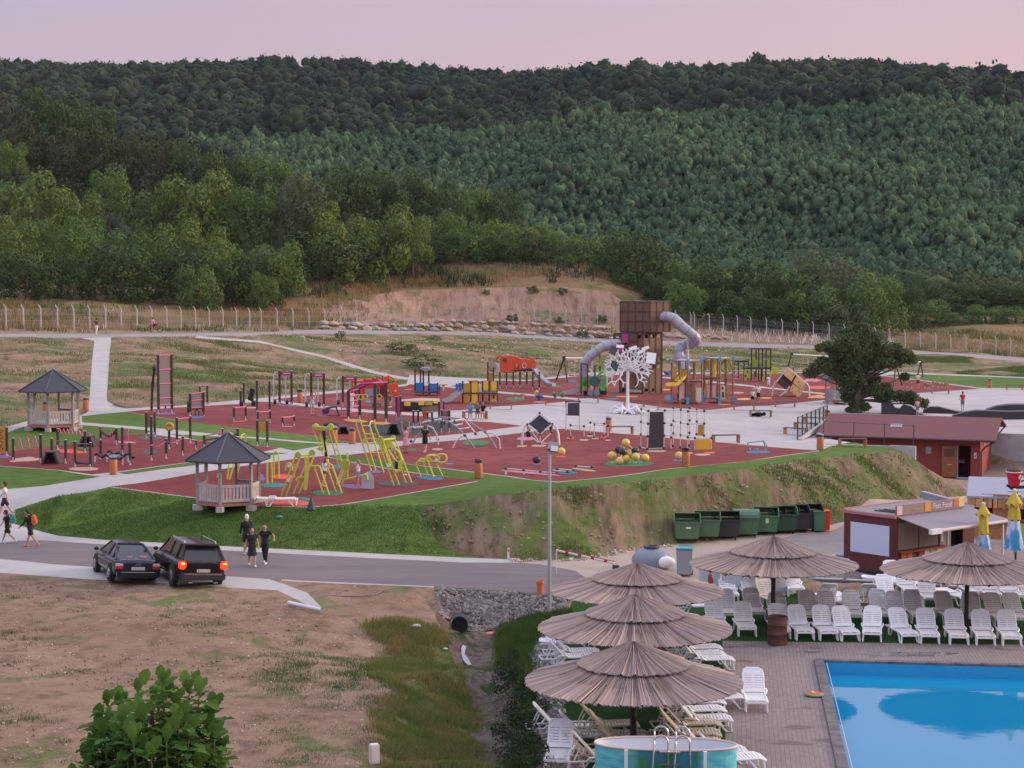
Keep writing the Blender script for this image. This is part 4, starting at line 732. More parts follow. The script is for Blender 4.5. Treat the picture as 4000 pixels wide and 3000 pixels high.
def person(p,Hh,rz,label,top_c='cloth_black',bot_c='cloth_black',hair='hair_dark',la=(12,5,15),ra=(12,-5,15),ll=(0,3),rl=(0,3),lean=0,bottom='shorts',sleeve='short',hairlen='short',skin='skin',shoes='cloth_white',hipz=None,group=None,turn=0,extra=None,topk='tee'):
 k=Hh/1.75;t=TH('person',label,'person',p,group,rz)
 hz_=(hipz/k if hipz else .90);hip=Vector((0,0,hz_));RL=Matrix.Rotation(R(-lean),3,'X')
 up=lambda x,y,z:hip+RL@Vector((x,y,z))
 b=MB();S_=lambda c,r,sc_=(1,1,1):b.ball(c,r,12,8,sc_)
 S_(hip,.155,(1.05,.75,.85));S_(up(0,0,.16),.135,(1.05,.75,1.2));S_(up(0,.0,.38),.165,(1.12,.70,1.05));b.tube([up(0,0,.45),up(0,.01,.60)],[.075,.055],10)
 hd=up(0,.03,.71);S_(hd,.105,(.80,.98,1.18));S_(up(0,.06,.655),.062,(.85,.9,.9));S_(up(0,.135,.70),.018,(.8,1,1.6))
 for sx in(-1,1):S_(up(sx*.086,.02,.70),.025,(.5,.8,1.3))
 sh={}
 def limb(sx,a):
  ab,f,e=map(R,a);s0=up(sx*.185,0,.50);d1=RL@Vector((sx*math.sin(ab),math.sin(f)*math.cos(ab),-math.cos(f)*math.cos(ab)))
  el=s0+d1*.28;f2=f+e;d2=RL@Vector((sx*math.sin(ab)*.4,math.sin(f2),-math.cos(f2)));d2.normalize();wr=el+d2*.25
  b.tube([up(sx*.12,0,.50),s0,el],[.06,.053,.039],8);b.ball(s0,.058,10,6);b.tube([el,wr],[.039,.026],8);b.ball(el,.039,8,6)
  side=d2.cross(Vector((0,1,0))if abs(d2.y)<.8 else Vector((0,0,1))).normalized();pal=wr+d2*.055
  b.tube([wr,pal,wr+d2*.10],[.026,.038,.034],8)
  nrm=side.cross(d2).normalized()
  for i,(o_,ln)in enumerate(((-.03,.06),(-.01,.072),(.01,.066),(.03,.05))):
   q0=wr+d2*.09+side*o_;q1=q0+d2*ln*.55;b.tube([q0,q1,q1+d2*ln*.4+nrm*.02],[.0095,.009,.0075],6)
  b.tube([wr+d2*.03+side*.03,wr+d2*.06+side*.055,wr+d2*.10+side*.05],[.012,.011,.009],6)
  return s0,el,wr
 La=limb(-1,la);Ra=limb(1,ra)
 legs=[]
 for sx,(f,kn)in((-1,ll),(1,rl)):
  f,kn=R(f),R(kn);h0=hip+Vector((sx*.085,0,-.02));kn_p=h0+Vector((sx*.02,math.sin(f),-math.cos(f))).normalized()*.43;g2=f-kn
  an=kn_p+Vector((0,math.sin(g2),-math.cos(g2)))*.40;legs.append((h0,kn_p,an))
  b.tube([h0,h0.lerp(kn_p,.5),kn_p],[.088,.075,.052],10);b.ball(kn_p,.053,10,6);b.tube([kn_p,kn_p.lerp(an,.3),an],[.05,.054,.033],10)
  b.tube([an+Vector((0,-.04,-.03)),an+Vector((0,.08,-.045)),an+Vector((0,.16,-.055))],[.035,.036,.022],8)
 lowz=min(l[2].z for l in legs)-.085;dz=-lowz if hipz is None else 0
 def fin(mb,name,m,vox,parent=None):
  mb.v=[((x)*k,(y)*k,(z+dz)*k)for x,y,z in mb.v];o=mb.build(name,m,t.o,smooth=True)
  r=o.modifiers.new('join','REMESH');r.mode='VOXEL';r.voxel_size=vox*k;r.use_smooth_shade=True;return o
 fin(b,'body',M_[skin],.0125)
 s=MB()
 if topk!='none':
  s.ball(up(0,0,.16),.150,12,8,(1.08,.80,1.15));s.ball(up(0,0,.37),.182,12,8,(1.12,.74,1.06));s.ball(up(0,0,.02),.165,12,8,(1.06,.82,.7))
  for sx,(s0,el,wr)in((-1,La),(1,Ra)):
   if sleeve!='none':
    s.tube([up(sx*.10,0,.49),s0,s0.lerp(el,.6)],[.075,.07,.062],8)
    if sleeve=='long':s.tube([s0.lerp(el,.5),el,wr],[.06,.052,.04],8)
  fin(s,'shirt' if bottom!='dress' else 'bodice',M_[top_c],.018)
 q=MB();q.ball(hip,.172,12,8,(1.06,.82,.85))
 if bottom in('shorts','pants','briefs'):
  for h0,kp,an in legs:
   q.tube([h0,h0.lerp(kp,.78 if bottom!='briefs' else .25)],[.105,.088],10)
   if bottom=='pants':q.tube([h0.lerp(kp,.7),kp,kp.lerp(an,.92)],[.082,.066,.052],10)
  fin(q,'trousers' if bottom=='pants' else 'shorts',M_[bot_c],.018)
 else:
  m1=(legs[0][1]+legs[1][1])/2;q.tube([hip+Vector((0,0,.08)),hip.lerp(m1,.5),hip.lerp(m1,.95)],[.16,.19,.225],14);fin(q,'skirt',M_[bot_c],.02)
 f=MB()
 for h0,kp,an in legs:f.tube([an+Vector((0,-.05,-.02)),an+Vector((0,.02,-.035)),an+Vector((0,.10,-.05)),an+Vector((0,.185,-.06))],[.04,.048,.046,.03],8)
 fin(f,'shoes',M_[shoes],.014)
 h=MB();h.ball(up(0,-.005,.745),.112,12,8,(.84,1.0,1.05));h.ball(up(0,-.04,.70),.09,12,8,(.95,.8,1.1))
 if hairlen=='long':h.tube([up(0,-.06,.74),up(0,-.10,.58),up(0,-.11,.36)],[.085,.085,.05],8)
 if hairlen=='tail':h.tube([up(0,-.08,.74),up(0,-.14,.62),up(0,-.13,.42)],[.06,.045,.02],8)
 if hairlen=='bun':h.ball(up(0,-.06,.87),.05)
 fin(h,'hair',M_[hair],.016)
 ey=MB()
 for sx in(-1,1):ey.ball(up(sx*.032,.128,.725),.011,6,5)
 ey.v=[((x)*k,(y)*k,(z+dz)*k)for x,y,z in ey.v];ey.build('eyes',M_['black'],t.o)
 t.up=lambda x,y,z:t.Mi.inverted()@((up(x,y,z)+Vector((0,0,dz)))*k)
 t.hand=[(Vector(La[2])+Vector((0,0,dz)))*k,(Vector(Ra[2])+Vector((0,0,dz)))*k]
 return t
def text_part(t,parent,name,s,size,loc,rot,m,ext=.004):
 cu=bpy.data.curves.new(name,'FONT');cu.body=s;cu.size=size;cu.extrude=ext;cu.align_x='CENTER';cu.align_y='CENTER'
 o=bpy.data.objects.new('tmp',cu);C.objects.link(o);dg=bpy.context.evaluated_depsgraph_get();me=bpy.data.meshes.new_from_object(o.evaluated_get(dg));C.objects.unlink(o);bpy.data.objects.remove(o)
 me.materials.clear();me.materials.append(m);q=bpy.data.objects.new(name,me);C.objects.link(q);q.parent=parent;q.matrix_local=Matrix.Translation(loc)@rot;return q
galv=M_['white_steel']
ft=TH('fence','long wire mesh fence on pale posts with bent tops below the wood','fence',atd(600,1288,195))
fpx=[A(x,0)[0]for x in(57,208,358,503,643,780,918,1053,1188,1316,1446,1569,1694,1812,1931,2047,2161)]+[1022+i*(62)for i in range(0,15)]+[1960,2022,2086,2148,2210,2272,2334,2396,2456,2518,2580,2640,2698]+[D_(x,0)[0]for x in(1012,1155,1290,1425,1553,1703,1855,2003,2153)]+[E(x,0)[0]for x in(525,660,795,925,1050,1183,1315,1448,1578,1708,1838,1967,2095,2225)]
tops=[]
for px in sorted(set([-90,-25]+fpx)):
 D=float(np.interp(px,[50,1000,1450,1900,2400,2760,3170,3714,4100],[184,208,240,262,266,265,260,247,242]));X=(px-2000)/F*D/CP*.9995;z=hz(X,D)-.1
 m=MB();m.box((X,D,z+1.1),(.12,.12,2.3));m.tube([(X,D,z+2.2),(X-.2,D-.12,z+2.66)],[.07,.05],5);ft.part('post',m,mat('fence_post',(.56,.52,.52),.9));tops.append(Vector((X,D,z)))
m=MB()
for a,b in zip(tops[:-1],tops[1:]):
 for hh in(.25,.95,1.6,2.15):m.tube([a+Vector((0,0,hh)),b+Vector((0,0,hh))],.012,3,False)
 n_=9
 for i in range(n_):
  p=a.lerp(b,i/n_);p2=a.lerp(b,(i+1)/n_);m.tube([p+Vector((0,0,.2)),p2+Vector((0,0,2.1))],.006,3,False);m.tube([p+Vector((0,0,2.1)),p2+Vector((0,0,.2))],.006,3,False)
ft.part('wire_mesh',m,mat('wire',(.30,.29,.29),.6))
def gazebo(p,rz,Rr,label,seed):
 t=TH('gazebo',label,'gazebo',p,'wooden gazebos',rz);rb=Rr*.72;hp=2.15*Rr/2.06;P6=[Vector((rb*math.cos(R(60*i+30)),rb*math.sin(R(60*i+30)),0))for i in range(6)]
 for i,q in enumerate(P6):
  m=MB();m.box((q.x,q.y,.25+hp/2),(.13,.13,hp),R(60*i+30));t.lpart('post',m,M_['grey_wood'],bevel=.008)
 dk=MB();dk.lathe([(rb*1.02,.2),(rb*1.02,.32)],6);dk.v=[tuple(Matrix.Rotation(R(30),3,'Z')@Vector(v))for v in dk.v];t.lpart('deck',dk,mat('deck_wood',(.36,.17,.11),.8,var=.2,scale=4))
 bl=MB()
 for i in range(6):q=P6[i]*1.0;bl.box((q.x,q.y,.08),(.42,.3,.26),R(60*i+30))
 t.lpart('footing',bl,M_['pale_wood'])
 for i in range(6):
  a,b=P6[i],P6[(i+1)%6];m=MB();mid=(a+b)/2;L_=(b-a).length-.14;ang=math.atan2((b-a).y,(b-a).x)
  if i==1:continue
  for zz_,hh in((.46,.12),(1.12,.10)):m.box((mid.x,mid.y,zz_),(L_,.05,hh),ang)
  n_=8
  for j in range(n_):q=a.lerp(b,.5+(j-(n_-1)/2)/n_*L_/(b-a).length);m.box((q.x,q.y,.79),(L_/n_*.62,.03,.58),ang)
  m.box((mid.x*.97,mid.y*.97,1.175),(L_,.13,.03),ang);t.lpart('balustrade',m,M_['pale_wood']if i in(4,5,3)else M_['grey_wood'])
 bm_=MB()
 for i in range(6):a,b=P6[i],P6[(i+1)%6];mid=(a+b)/2;bm_.box((mid.x,mid.y,.25+hp-.06),((b-a).length,.1,.14),math.atan2((b-a).y,(b-a).x))
 t.lpart('beams',bm_,M_['grey_wood'])
 rf=MB();ev=[Vector((Rr*math.cos(R(60*i+30)),Rr*math.sin(R(60*i+30)),.25+hp-.10))for i in range(6)];ap=Vector((0,0,.25+hp+1.12*Rr/2.06))
 for i in range(6):a,b=ev[i],ev[(i+1)%6];rf.add([a,b,ap,a-Vector((0,0,.07)),b-Vector((0,0,.07)),ap-Vector((0,0,.07))],[(0,1,2),(3,5,4),(0,3,4,1)])
 ro=t.lpart('roof',rf,mat('roof_slate',(.034,.033,.048),.55,var=.15,scale=2.5))
 rg=MB()
 for e in ev:rg.tube([ap+Vector((0,0,.02)),e+Vector((0,0,.03))],.035,6)
 t.lpart('ridge',rg,mat('roof_ridge',(.06,.068,.10),.4),ro)
 fi=MB();fi.cyl((0,0,ap.z-.05),.07,.16,6);t.lpart('finial',fi,M_['grey_plastic'],ro)
 return t
g1=atz(893,1968,2.1);g1z=hz(g1.x,g1.y)
gazebo((g1.x,g1.y,g1z),R(-6),2.06,'dark roofed grey wooden gazebo nearest the road, beside the white lounger',1)
g2=G(A(465,1165));gazebo(g2,R(2),2.15,'dark roofed grey wooden gazebo at the far left by the rising path',2)
g3=G(E(640,835));gazebo(g3,R(10),1.95,'grey wooden gazebo half hidden behind the big oak',3)
def litter_bin_proto():
 t=empty('litter_bin','x','litter bin');m=MB()
 m.sm=True;m.lathe([(.26,.02),(.27,.05),(.27,.95),(.25,1.0)],16);m.build('body',M_['orange_wood'],t)
 h=MB();h.lathe([(.24,.98),(.25,1.12)],16,cap=False);h.build('liner',M_['charcoal'],t)
 l=MB();l.lathe([(.30,0),(.29,.04),(.02,.07)],16);Mx=Matrix.Translation((0,0,1.2))@Matrix.Rotation(R(16),4,'X');l.v=[tuple(Mx@Vector(v))for v in l.v];l.build('lid',mat('bin_lid',(.16,.17,.22),.4),t)
 s=MB()
 for sx in(-1,1):s.box((sx*.24,0,1.08),(.03,.06,.26))
 s.build('bracket',M_['charcoal'],t);return t
lb=litter_bin_proto();lb.scale=(.76,.76,.76);first=True
for(q,lab)in[(A(980,1552),'orange wooden litter bin with slate lid beside the path by the left fitness frames'),(A(742,1008),'orange wooden litter bin behind the left gazebo, near the rising path'),(A(395,1045),'orange wooden litter bin seen through the left gazebo'),(B(750,752),'orange litter bin between the first two tall pull stations'),(B(1315,1200),'orange litter bin left of the two long lime ladders'),(B(1120,1185),'orange litter bin hidden behind the high lime slide frame'),(P(1869,1868),'orange litter bin on the lawn edge beside the lime bars'),(F_(1668,793),'brown litter bin on the lawn edge below the yellow ball'),(E(450,1235),'orange litter bin at the end of the plaza railing'),(E(510,1000),'dark red litter bin with black hood beside the ramp railing'),(E(915,1185),'tall litter bin with slanted lid in front of the brick building'),(E(1917,697),'orange litter bin beside the far green verge on the right'),(CC(2150,1480),'orange litter bin behind the ball hurdles')]:
 p=G(q)
 if first:lb.location=p;lb['label']=lab;lb['group']='orange litter bins';first=False
 else:clone(lb,p,random.uniform(0,3),lab)
def bench_proto():
 t=empty('bench','x','bench',group='wooden benches round the plaza')
 for sx in(-1,1):
  m=MB();m.box((sx*.78,0,.23),(.10,.42,.46));m.build('leg',M_['wood'],t,bevel=.01)
 m=MB()
 for y in(-.15,0,.15):m.box((0,y,.475),(1.66,.13,.05))
 m.build('seat',mat('bench_seat',(.11,.075,.06),.7,var=.2,scale=5),t);return t
bp=bench_proto();first=True
benches=[(CC(985,1240),0,'brown bench on the plaza edge right of the yellow play block'),(CC(1580,1200),8,'brown bench below the blue spring rider'),(CC(1930,1172),8,'brown bench below the green steam engine'),(D_(435,1125),-6,'bench with orange ends left of the cube towers'),(D_(780,1137),-4,'bench with orange ends below the left cube tower'),(D_(300,1390),-10,'bench with orange ends behind the ball hurdles'),(D_(1315,1475),-12,'bench with orange ends right of the ball climbing frame'),(D_(1490,1162),4,'brown bench on the plaza below the three visitors'),(D_(1885,1130),6,'brown bench on the plaza below the tilted yellow cube'),(D_(1650,1225),-4,'bench with orange ends with a black bag beneath it'),(E(145,862),5,'brown bench on the plaza left of the hidden gazebo'),(E(730,1205),-6,'brown bench in front of the brick building beside the tall bin'),(E(1488,748),4,'brown bench beside the orange balance posts'),(E(2130,712),4,'brown bench on the far right of the plaza'),(CC(705,1345),-20,'bench with orange ends carrying three seated visitors'),(E(240,1105),35,'brown bench beside the near end of the ramp railing'),(E(325,1060),35,'brown bench in the middle behind the ramp railing'),(E(400,1010),35,'brown bench at the far end behind the ramp railing')]
for q,a,lab in benches:
 p=G(q);s=1.0
 if q[0]<1900 and 'three' in lab:s=1.05
 if first:o=bp;o.location=p;o.rotation_euler=(0,0,R(-a));o['label']=lab;first=False
 else:o=clone(bp,p,R(-a),lab,s)
t=TH('duffel_bag','black bag lying under the bench on the plaza','bag',G(D_(1625,1222)));m=MB();m.sm=True;m.ball((0,0,.16),.2,12,8,(2.3,1,.8));m.ball((.45,0,.2),.15);m.ball((-.4,.1,.12),.14);t.lpart('body',m,M_['cloth_black']);m=MB();m.tube([(-.2,0,.3),(0,0,.42),(.2,0,.3)],.02,6);t.lpart('handle',m,M_['cloth_black'])
def loft(st,n=10):
 """st: list of (y, [(halfwidth, z)...] from bottom to top) -> closed symmetric shell"""
 m=MB();k=len(st[0][1]);rows=[]
 vs=[]
 for y,pr in st:
  vs+=[(-w_,y,z)for w_,z in pr]+[(w_,y,z)for w_,z in reversed(pr)]
 w2=2*k;fs=[]
 for i in range(len(st)-1):
  for j in range(w2):a=i*w2+j;b=i*w2+(j+1)%w2;fs.append((a,b,b+w2,a+w2))
 fs+=[tuple(range(w2)),tuple((len(st)-1)*w2+j for j in range(w2))[::-1]]
 return m.add(vs,fs)
paint=mat('car_paint',(.028,.038,.060),.16,.55);paint2=mat('car_paint_brown',(.030,.021,.024),.16,.5);chrome=mat('chrome',(.6,.6,.62),.15,1);tyre=M_['rubber_black'];rimm=mat('alloy',(.45,.45,.48),.3,1)
tail=mat('tail_lamp',(.5,.03,.04),.25);tailw=mat('tail_lens',(.7,.45,.45),.25);plate=mat('number_plate',(.7,.7,.74),.4);lit=mat('brake_lamp_lit',(.8,.05,.02),.3,emit=(1,.03,.01,2.2));lity=mat('brake_lamp_core',(.9,.5,.05),.3,emit=(1,.38,.02,7))
def car(p,rz,label,suv):
 t=TH('parked_car',label,'car',p,None,rz);o=t.o;o.rotation_euler=(0,R(4.5),rz);Lh=2.32 if not suv else 2.4;W=.885 if not suv else .965;g_=.2 if not suv else .3;pm=paint2 if suv else paint
 belt=.93 if not suv else 1.08;roof=1.40 if not suv else 1.66;rear=-Lh
 if suv:ys=[(-Lh,.86,.98*belt),(-Lh+.12,.97,1.0*belt),(-1.3,1,belt),(0,1,.99*belt),(1.1,1,.97*belt),(1.5,.97,.93*belt),(2.1,.92,.82*belt),(2.38,.8,.66*belt)]
 else:ys=[(-Lh,.86,.93*belt),(-Lh+.15,.96,1.02*belt),(-1.5,1,1.02*belt),(-.3,1,.98*belt),(1.0,1,.95*belt),(1.4,.98,.92*belt),(2.0,.92,.80*belt),(2.3,.78,.62*belt)]
 st=[(y,[(W*k*.93,g_),(W*k,g_+.16),(W*k,g_+.38),(W*k*.985,zb-.12),(W*k*.90,zb-.01),(W*k*.6,zb+.02)])for y,k,zb in ys]
 m=loft(st);bd=t.lpart('body',m,pm,smooth=True,bevel=0);bd.modifiers.new('s','SUBSURF').levels=1;bd.modifiers['s'].render_levels=1
 c0,c1,c2,c3=((-Lh+.06,-Lh+.50,.35,1.15)if suv else(-1.88,-.72,.22,1.10))
 Wt=W*.86;Wr=W*(.66 if suv else .58)
 cab=[(c0,belt-.03,Wt),(c1,roof-.03,Wr),((c1+c2)/2,roof,Wr),(c2,roof-.02,Wr),(c3,belt-.05,Wt)]
 vs=[];
 for y,z,wv in cab:vs+=[(-Wt,y if z<roof-.2 else(c1*.9+c2*.1 if False else y),belt-.05),(-wv,y,z),(wv,y,z),(Wt,y,belt-.05)]
 gm=MB();gm.add(vs,[(i*4+j,i*4+(j+1)%4,i*4+4+(j+1)%4,i*4+4+j)for i in range(4)for j in range(4)]);t.lpart('windows',gm,M_['glass'])
 rf=MB();rf.add([(-Wr-.01,c1-.04,roof-.02),(Wr+.01,c1-.04,roof-.02),(Wr+.01,c2+.03,roof-.01),(-Wr-.01,c2+.03,roof-.01),(-Wr*.9,c1,roof+.035),(Wr*.9,c1,roof+.035),(Wr*.9,c2,roof+.03),(-Wr*.9,c2,roof+.03)],[(0,1,2,3),(4,5,6,7),(0,1,5,4),(1,2,6,5),(2,3,7,6),(3,0,4,7)]);t.lpart('roof',rf,pm,smooth=True,bevel=.012)
 pl=MB()
 for sx in(-1,1):
  pl.tube([(sx*Wt,c0,belt-.02),(sx*(Wr+.01),c1-.02,roof-.02)],.045 if not suv else .06,6);pl.tube([(sx*(Wr+.01),c2,roof-.02),(sx*Wt,c3,belt-.03)],.032,6);pl.tube([(sx*(Wt+.005),-.45,belt-.02),(sx*(Wr+.01),-.5,roof-.02)],.035,6)
  pl.tube([(sx*(Wt+.01),c0+.1,belt),(sx*(Wt+.01),c3,belt-.04)],.018,6)
  if suv:pl.tube([(sx*(Wt+.005),-1.45,belt-.02),(sx*(Wr+.01),-1.5,roof-.02)],.05,6)
  else:pl.tube([(sx*(Wt+.005),-1.28,belt-.02),(sx*(Wr+.02),-1.12,roof-.08)],.05,6)
 t.lpart('pillars',pl,pm)
 if suv:
  rr=MB()
  for sx in(-1,1):rr.tube([(sx*Wr*.95,c1+.05,roof+.03),(sx*Wr*.95,c1+.2,roof+.10),(sx*Wr*.95,c2-.25,roof+.10),(sx*Wr*.95,c2-.1,roof+.03)],.022,6)
  t.lpart('roof_rail',rr,chrome);sp=MB();sp.box((0,c1-.10,roof-.02),(Wr*1.9,.25,.05));t.lpart('spoiler',sp,pm,bevel=.015)
 wb=(1.30,-1.33)if not suv else(1.40,-1.42);wr=.32 if not suv else .38
 for y in wb:
  for sx in(-1,1):
   arch=MB();arch.tube([(sx*(W-.18),y,wr+.02),(sx*(W+.012),y,wr+.02)],wr+.05,20);t.lpart('wheel_arch',arch,tyre)
   wm=MB();wm.sm=True;wm.tube([(sx*(W-.20),y,wr),(sx*(W-.19),y,wr),(sx*(W+.02),y,wr),(sx*(W+.03),y,wr)],[wr*.9,wr,wr,wr*.9],22);wo=t.lpart('wheel',wm,tyre)
   rm=MB();rm.tube([(sx*(W+.015),y,wr),(sx*(W+.036),y,wr)],[wr*.62,wr*.60],18)
   for i in range(5):a_=i*1.2566;rm.box((sx*(W+.04),y+math.cos(a_)*wr*.3,wr+math.sin(a_)*wr*.3),(.02,wr*.55,.06),rx=a_)
   t.lpart('rim',rm,rimm,wo)
 bp_=MB();bp_.box((0,-Lh+.0,g_+.18),(W*1.84,.2,.26));t.lpart('bumper',bp_,pm if not suv else mat('dark_bumper',(.03,.03,.035),.5),bevel=.04)
 ch=MB();ch.box((0,-Lh-.105,g_+.29),(W*1.5,.02,.035 if not suv else .06));t.lpart('bumper_trim',ch,chrome)
 npm=MB();npm.box((.0 if not suv else 0,-Lh-.09 if suv else -Lh-.07,belt-.30 if not suv else belt-.36),(.52,.02,.115));npo=t.lpart('number_plate',npm,plate,bevel=.004)
 text_part(t,t.o,'plate_lettering','HD 56 PLY' if not suv else 'BN 32 HTZ',.10,(.02,-Lh-.084 if not suv else -Lh-.103,belt-.30 if not suv else belt-.36),Matrix.Rotation(R(90),4,'X'),mat('plate_text',(.08,.08,.12),.6),.002)
 for sx in(-1,1):
  lm=MB();z0=belt-.22 if not suv else belt-.16
  if not suv:
   lm.box((sx*(W-.16),-Lh+.045,z0-.055),(.30,.16,.12));lo=t.lpart('tail_light',lm,tail,bevel=.02);l2=MB();l2.box((sx*(W-.16),-Lh+.04,z0+.05),(.28,.16,.10));t.lpart('reversing_lens',l2,tailw,lo,bevel=.02)
  else:
   lm.box((sx*(W-.15),-Lh+.02,z0),(.27,.2,.30));lo=t.lpart('tail_light',lm,lit,bevel=.05);l2=MB();l2.box((sx*(W-.15),-Lh-.082,z0+.07),(.13,.02,.045));t.lpart('lamp_core',l2,lity,lo,bevel=.008)
  mr_=MB();mr_.ball((sx*(W+.07),.92 if not suv else 1.0,belt+.04),.10,10,8,(1,.6,.8));t.lpart('wing_mirror',mr_,pm,smooth=True)
  dh=MB()
  for y in(-.55,.35):dh.box((sx*(W+.005),y,belt-.16),(.03,.16,.03))
  t.lpart('door_handle',dh,pm)
  if suv:ex=MB();ex.box((sx*.5,-Lh-.05,.27),(.16,.14,.07));t.lpart('exhaust',ex,chrome)
 if not suv:
  for i in range(4):
   rg=MB();c_=(-.084+i*.056,-Lh-.012,belt-.165);rg.tube([(c_[0]+.032*math.cos(a),c_[1],c_[2]+.032*math.sin(a))for a in np.linspace(0,2*math.pi,13)],.006,5);t.lpart('emblem_ring',rg,chrome)
  inn=MB();inn.box((.35,-1.68,belt+.02),(.3,.12,.14));inn.box((-.2,-1.72,belt+.02),(.2,.1,.1));t.lpart('parcel_shelf_items',inn,M_['cloth_pink'])
 return t
car((-15.62,70.5,.70),R(25),'dark sedan with unlit tail lamps parked left of the other car',False)
car((-12.95,69.6,.68),R(25),'dark brown off-roader with glowing red brake lamps on the road apron',True)
RD='walkers by the road'
person(G(20,2019),1.72,R(95),'person in white T-shirt and black shorts on the path at the left edge','cloth_white','cloth_black',ll=(22,8),rl=(-20,15),la=(8,-25,15),ra=(8,25,20))
person(G(30,2123),1.55,R(85),'person in black with a teal backpack walking at the left edge of the road',ll=(-24,20),rl=(24,5),la=(8,25,20),ra=(8,-20,20),lean=6)
person(G(120,2137),1.72,R(75),'person in black jacket and red shoes with an orange backpack',sleeve='long',ll=(-22,22),rl=(20,5),la=(8,30,30),ra=(8,0,20),lean=12,shoes='coral')
person(G(965,2168),1.74,R(20),'person in black with a white cap at the back of the road group',sleeve='long',ll=(8,5),rl=(-12,10),hair='cloth_white')
person(G(985,2213),1.62,R(200),'person in a black dress at the front of the road group',bottom='dress',ll=(15,5),rl=(-14,14),la=(10,15,10),ra=(10,-15,10),hairlen='bun')
person(G(1036,2202),1.66,R(170),'person in black top and leggings with hand on hip, right of the road group',bottom='pants',ll=(14,4),rl=(-12,12),la=(50,-10,70),hairlen='tail')
def backpack(p,rz,col,label):
 t=TH('backpack',label,'backpack',p,None,rz);m=MB();m.box((0,0,0),(.30,.17,.44));t.lpart('body',m,M_[col],bevel=.06,smooth=True);m=MB();m.box((0,-.1,-.06),(.22,.08,.2));t.lpart('pocket',m,M_[col],bevel=.03,smooth=True)
 for sx in(-1,1):m=MB();m.tube([(sx*.1,.08,.18),(sx*.12,.2,.22),(sx*.12,.26,.05),(sx*.1,.1,-.15)],.02,6);t.lpart('strap',m,M_['cloth_black'])
q=G(30,2123);backpack((q.x+.24,q.y,q.z+1.12),R(85),'teal','teal backpack on the back of the walker in black')
q=G(120,2137);backpack((q.x+.15,q.y+.02,q.z+1.22),R(75),'cloth_orange','orange backpack on the walker with red shoes')
def lounger_proto(name,label,m_,flat=False,folded=False):
 t=empty(name,label,'sun lounger');s=MB();w=.30
 for sx in(-1,1):s.tube([(sx*w,-.95,.30),(sx*w,-.80,.36),(sx*w,-.2,.345),(sx*w,.12,.35)],.034,6)
 s.box((0,-.955,.30),(.6,.05,.06))
 for i in range(11):s.box((0,-.86+i*.087,.352-(.012 if 3<i<9 else 0)),(.58,.062,.022))
 s.box((0,-.4,.325),(.07,.95,.02));s.build('seat',m_,t)
 b=MB();an=2 if flat else 47;Mx=Matrix.Translation((0,.12,.35))@Matrix.Rotation(R(an),4,'X');bb=MB()
 for sx in(-1,1):bb.tube([(sx*.30,0,0),(sx*.30,.62,.01),(sx*.26,.78,.02),(sx*.16,.83,.02)],.032,6)
 bb.box((0,.82,.02),(.36,.06,.05));bb.box((0,.73,.012),(.52,.14,.03));bb.box((0,.08,.012),(.56,.14,.03));bb.box((0,.41,.0),(.07,.66,.02))
 for i in range(6):bb.box((0,.20+i*.085,.012),(.58,.062,.022))
 bb.v=[tuple(Mx@Vector(v))for v in bb.v];bb.build('backrest',m_,t)
 for sx in(-1,1):
  for y0,y1 in((-.72,-.82),(.30,.42)):
   l=MB();l.tube([(sx*.29,y0+.22,.34),(sx*.31,y1+.05,.03),(sx*.31,y1-.1,.03),(sx*.29,y0-.18,.34)],.03,6);l.build('leg',m_,t)
  ar=MB();ar.tube([(sx*.33,.0,.35),(sx*.37,.1,.42),(sx*.37,.35,.42),(sx*.33,.42,.33)],.03,6);ar.build('arm',m_,t)
 if not flat:[(lambda pr:(pr.tube([(sx*.2,.55,.7),(sx*.2,.72,.33)],.02,5),pr.build('prop',m_,t)))(MB())for sx in(-1,1)]
 rl=MB();rl.tube([(-.3,.1,.32),(-.3,.9,.32),(.3,.9,.32),(.3,.1,.32)],.026,6);rl.build('rear_frame',m_,t)
 return t
LW=lounger_proto('sun_lounger','x',M_['white_plastic']);LB=lounger_proto('sun_lounger','x',M_['beige_plastic']);LC=lounger_proto('sun_lounger','x',M_['cream_plastic']);LF=lounger_proto('sun_lounger','x',M_['white_plastic'],True)
used_l=set()
def lounger(kind,p,rz,lab,grp):
 if kind.name in used_l:o=clone(kind,p,rz,lab)
 else:o=kind;used_l.add(kind.name);o.location=p;o.rotation_euler=(0,0,rz);o['label']=lab
 o['group']=grp;return o
UA=R(-7)
def z0(q):g=atz(q[0],q[1],0);return Vector((g.x,g.y,hz(g.x,g.y)))
gr='loungers in rows behind the pool'
front=[(H(565,1160),0,'white lounger of the front row, just right of the middle parasol'),(H(775,1180),2,'white front row lounger left of the rusty barrel'),(K(105,735),4,'white front row lounger partly behind the rusty barrel'),(K(258,745),-2,'white front row lounger right of the rusty barrel'),(K(435,748),0,'third white front row lounger right of the barrel, before the paired ones'),(K(585,755),-2,'white front row lounger touching its left neighbour above the pool corner'),(K(790,760),14,'white front row lounger turned slightly right above the blue pool wall'),(K(1005,768),-4,'white front row lounger doubled against a grey one, above the puddle'),(K(1190,772),8,'white front row lounger right of the puddle'),(K(1400,780),8,'white front row lounger below the right parasol pole'),(K(1595,785),9,'white front row lounger with a dark thing on its seat'),(K(1785,788),9,'white front row lounger near the right picture edge')]
for q,a,lab in front:
 p=z0(q);d=Vector((math.sin(UA*0-R(a)),math.cos(R(a))));lounger(LW,(p.x+.0,p.y+.95,p.z),UA*0-R(a)+R(2),lab,gr)
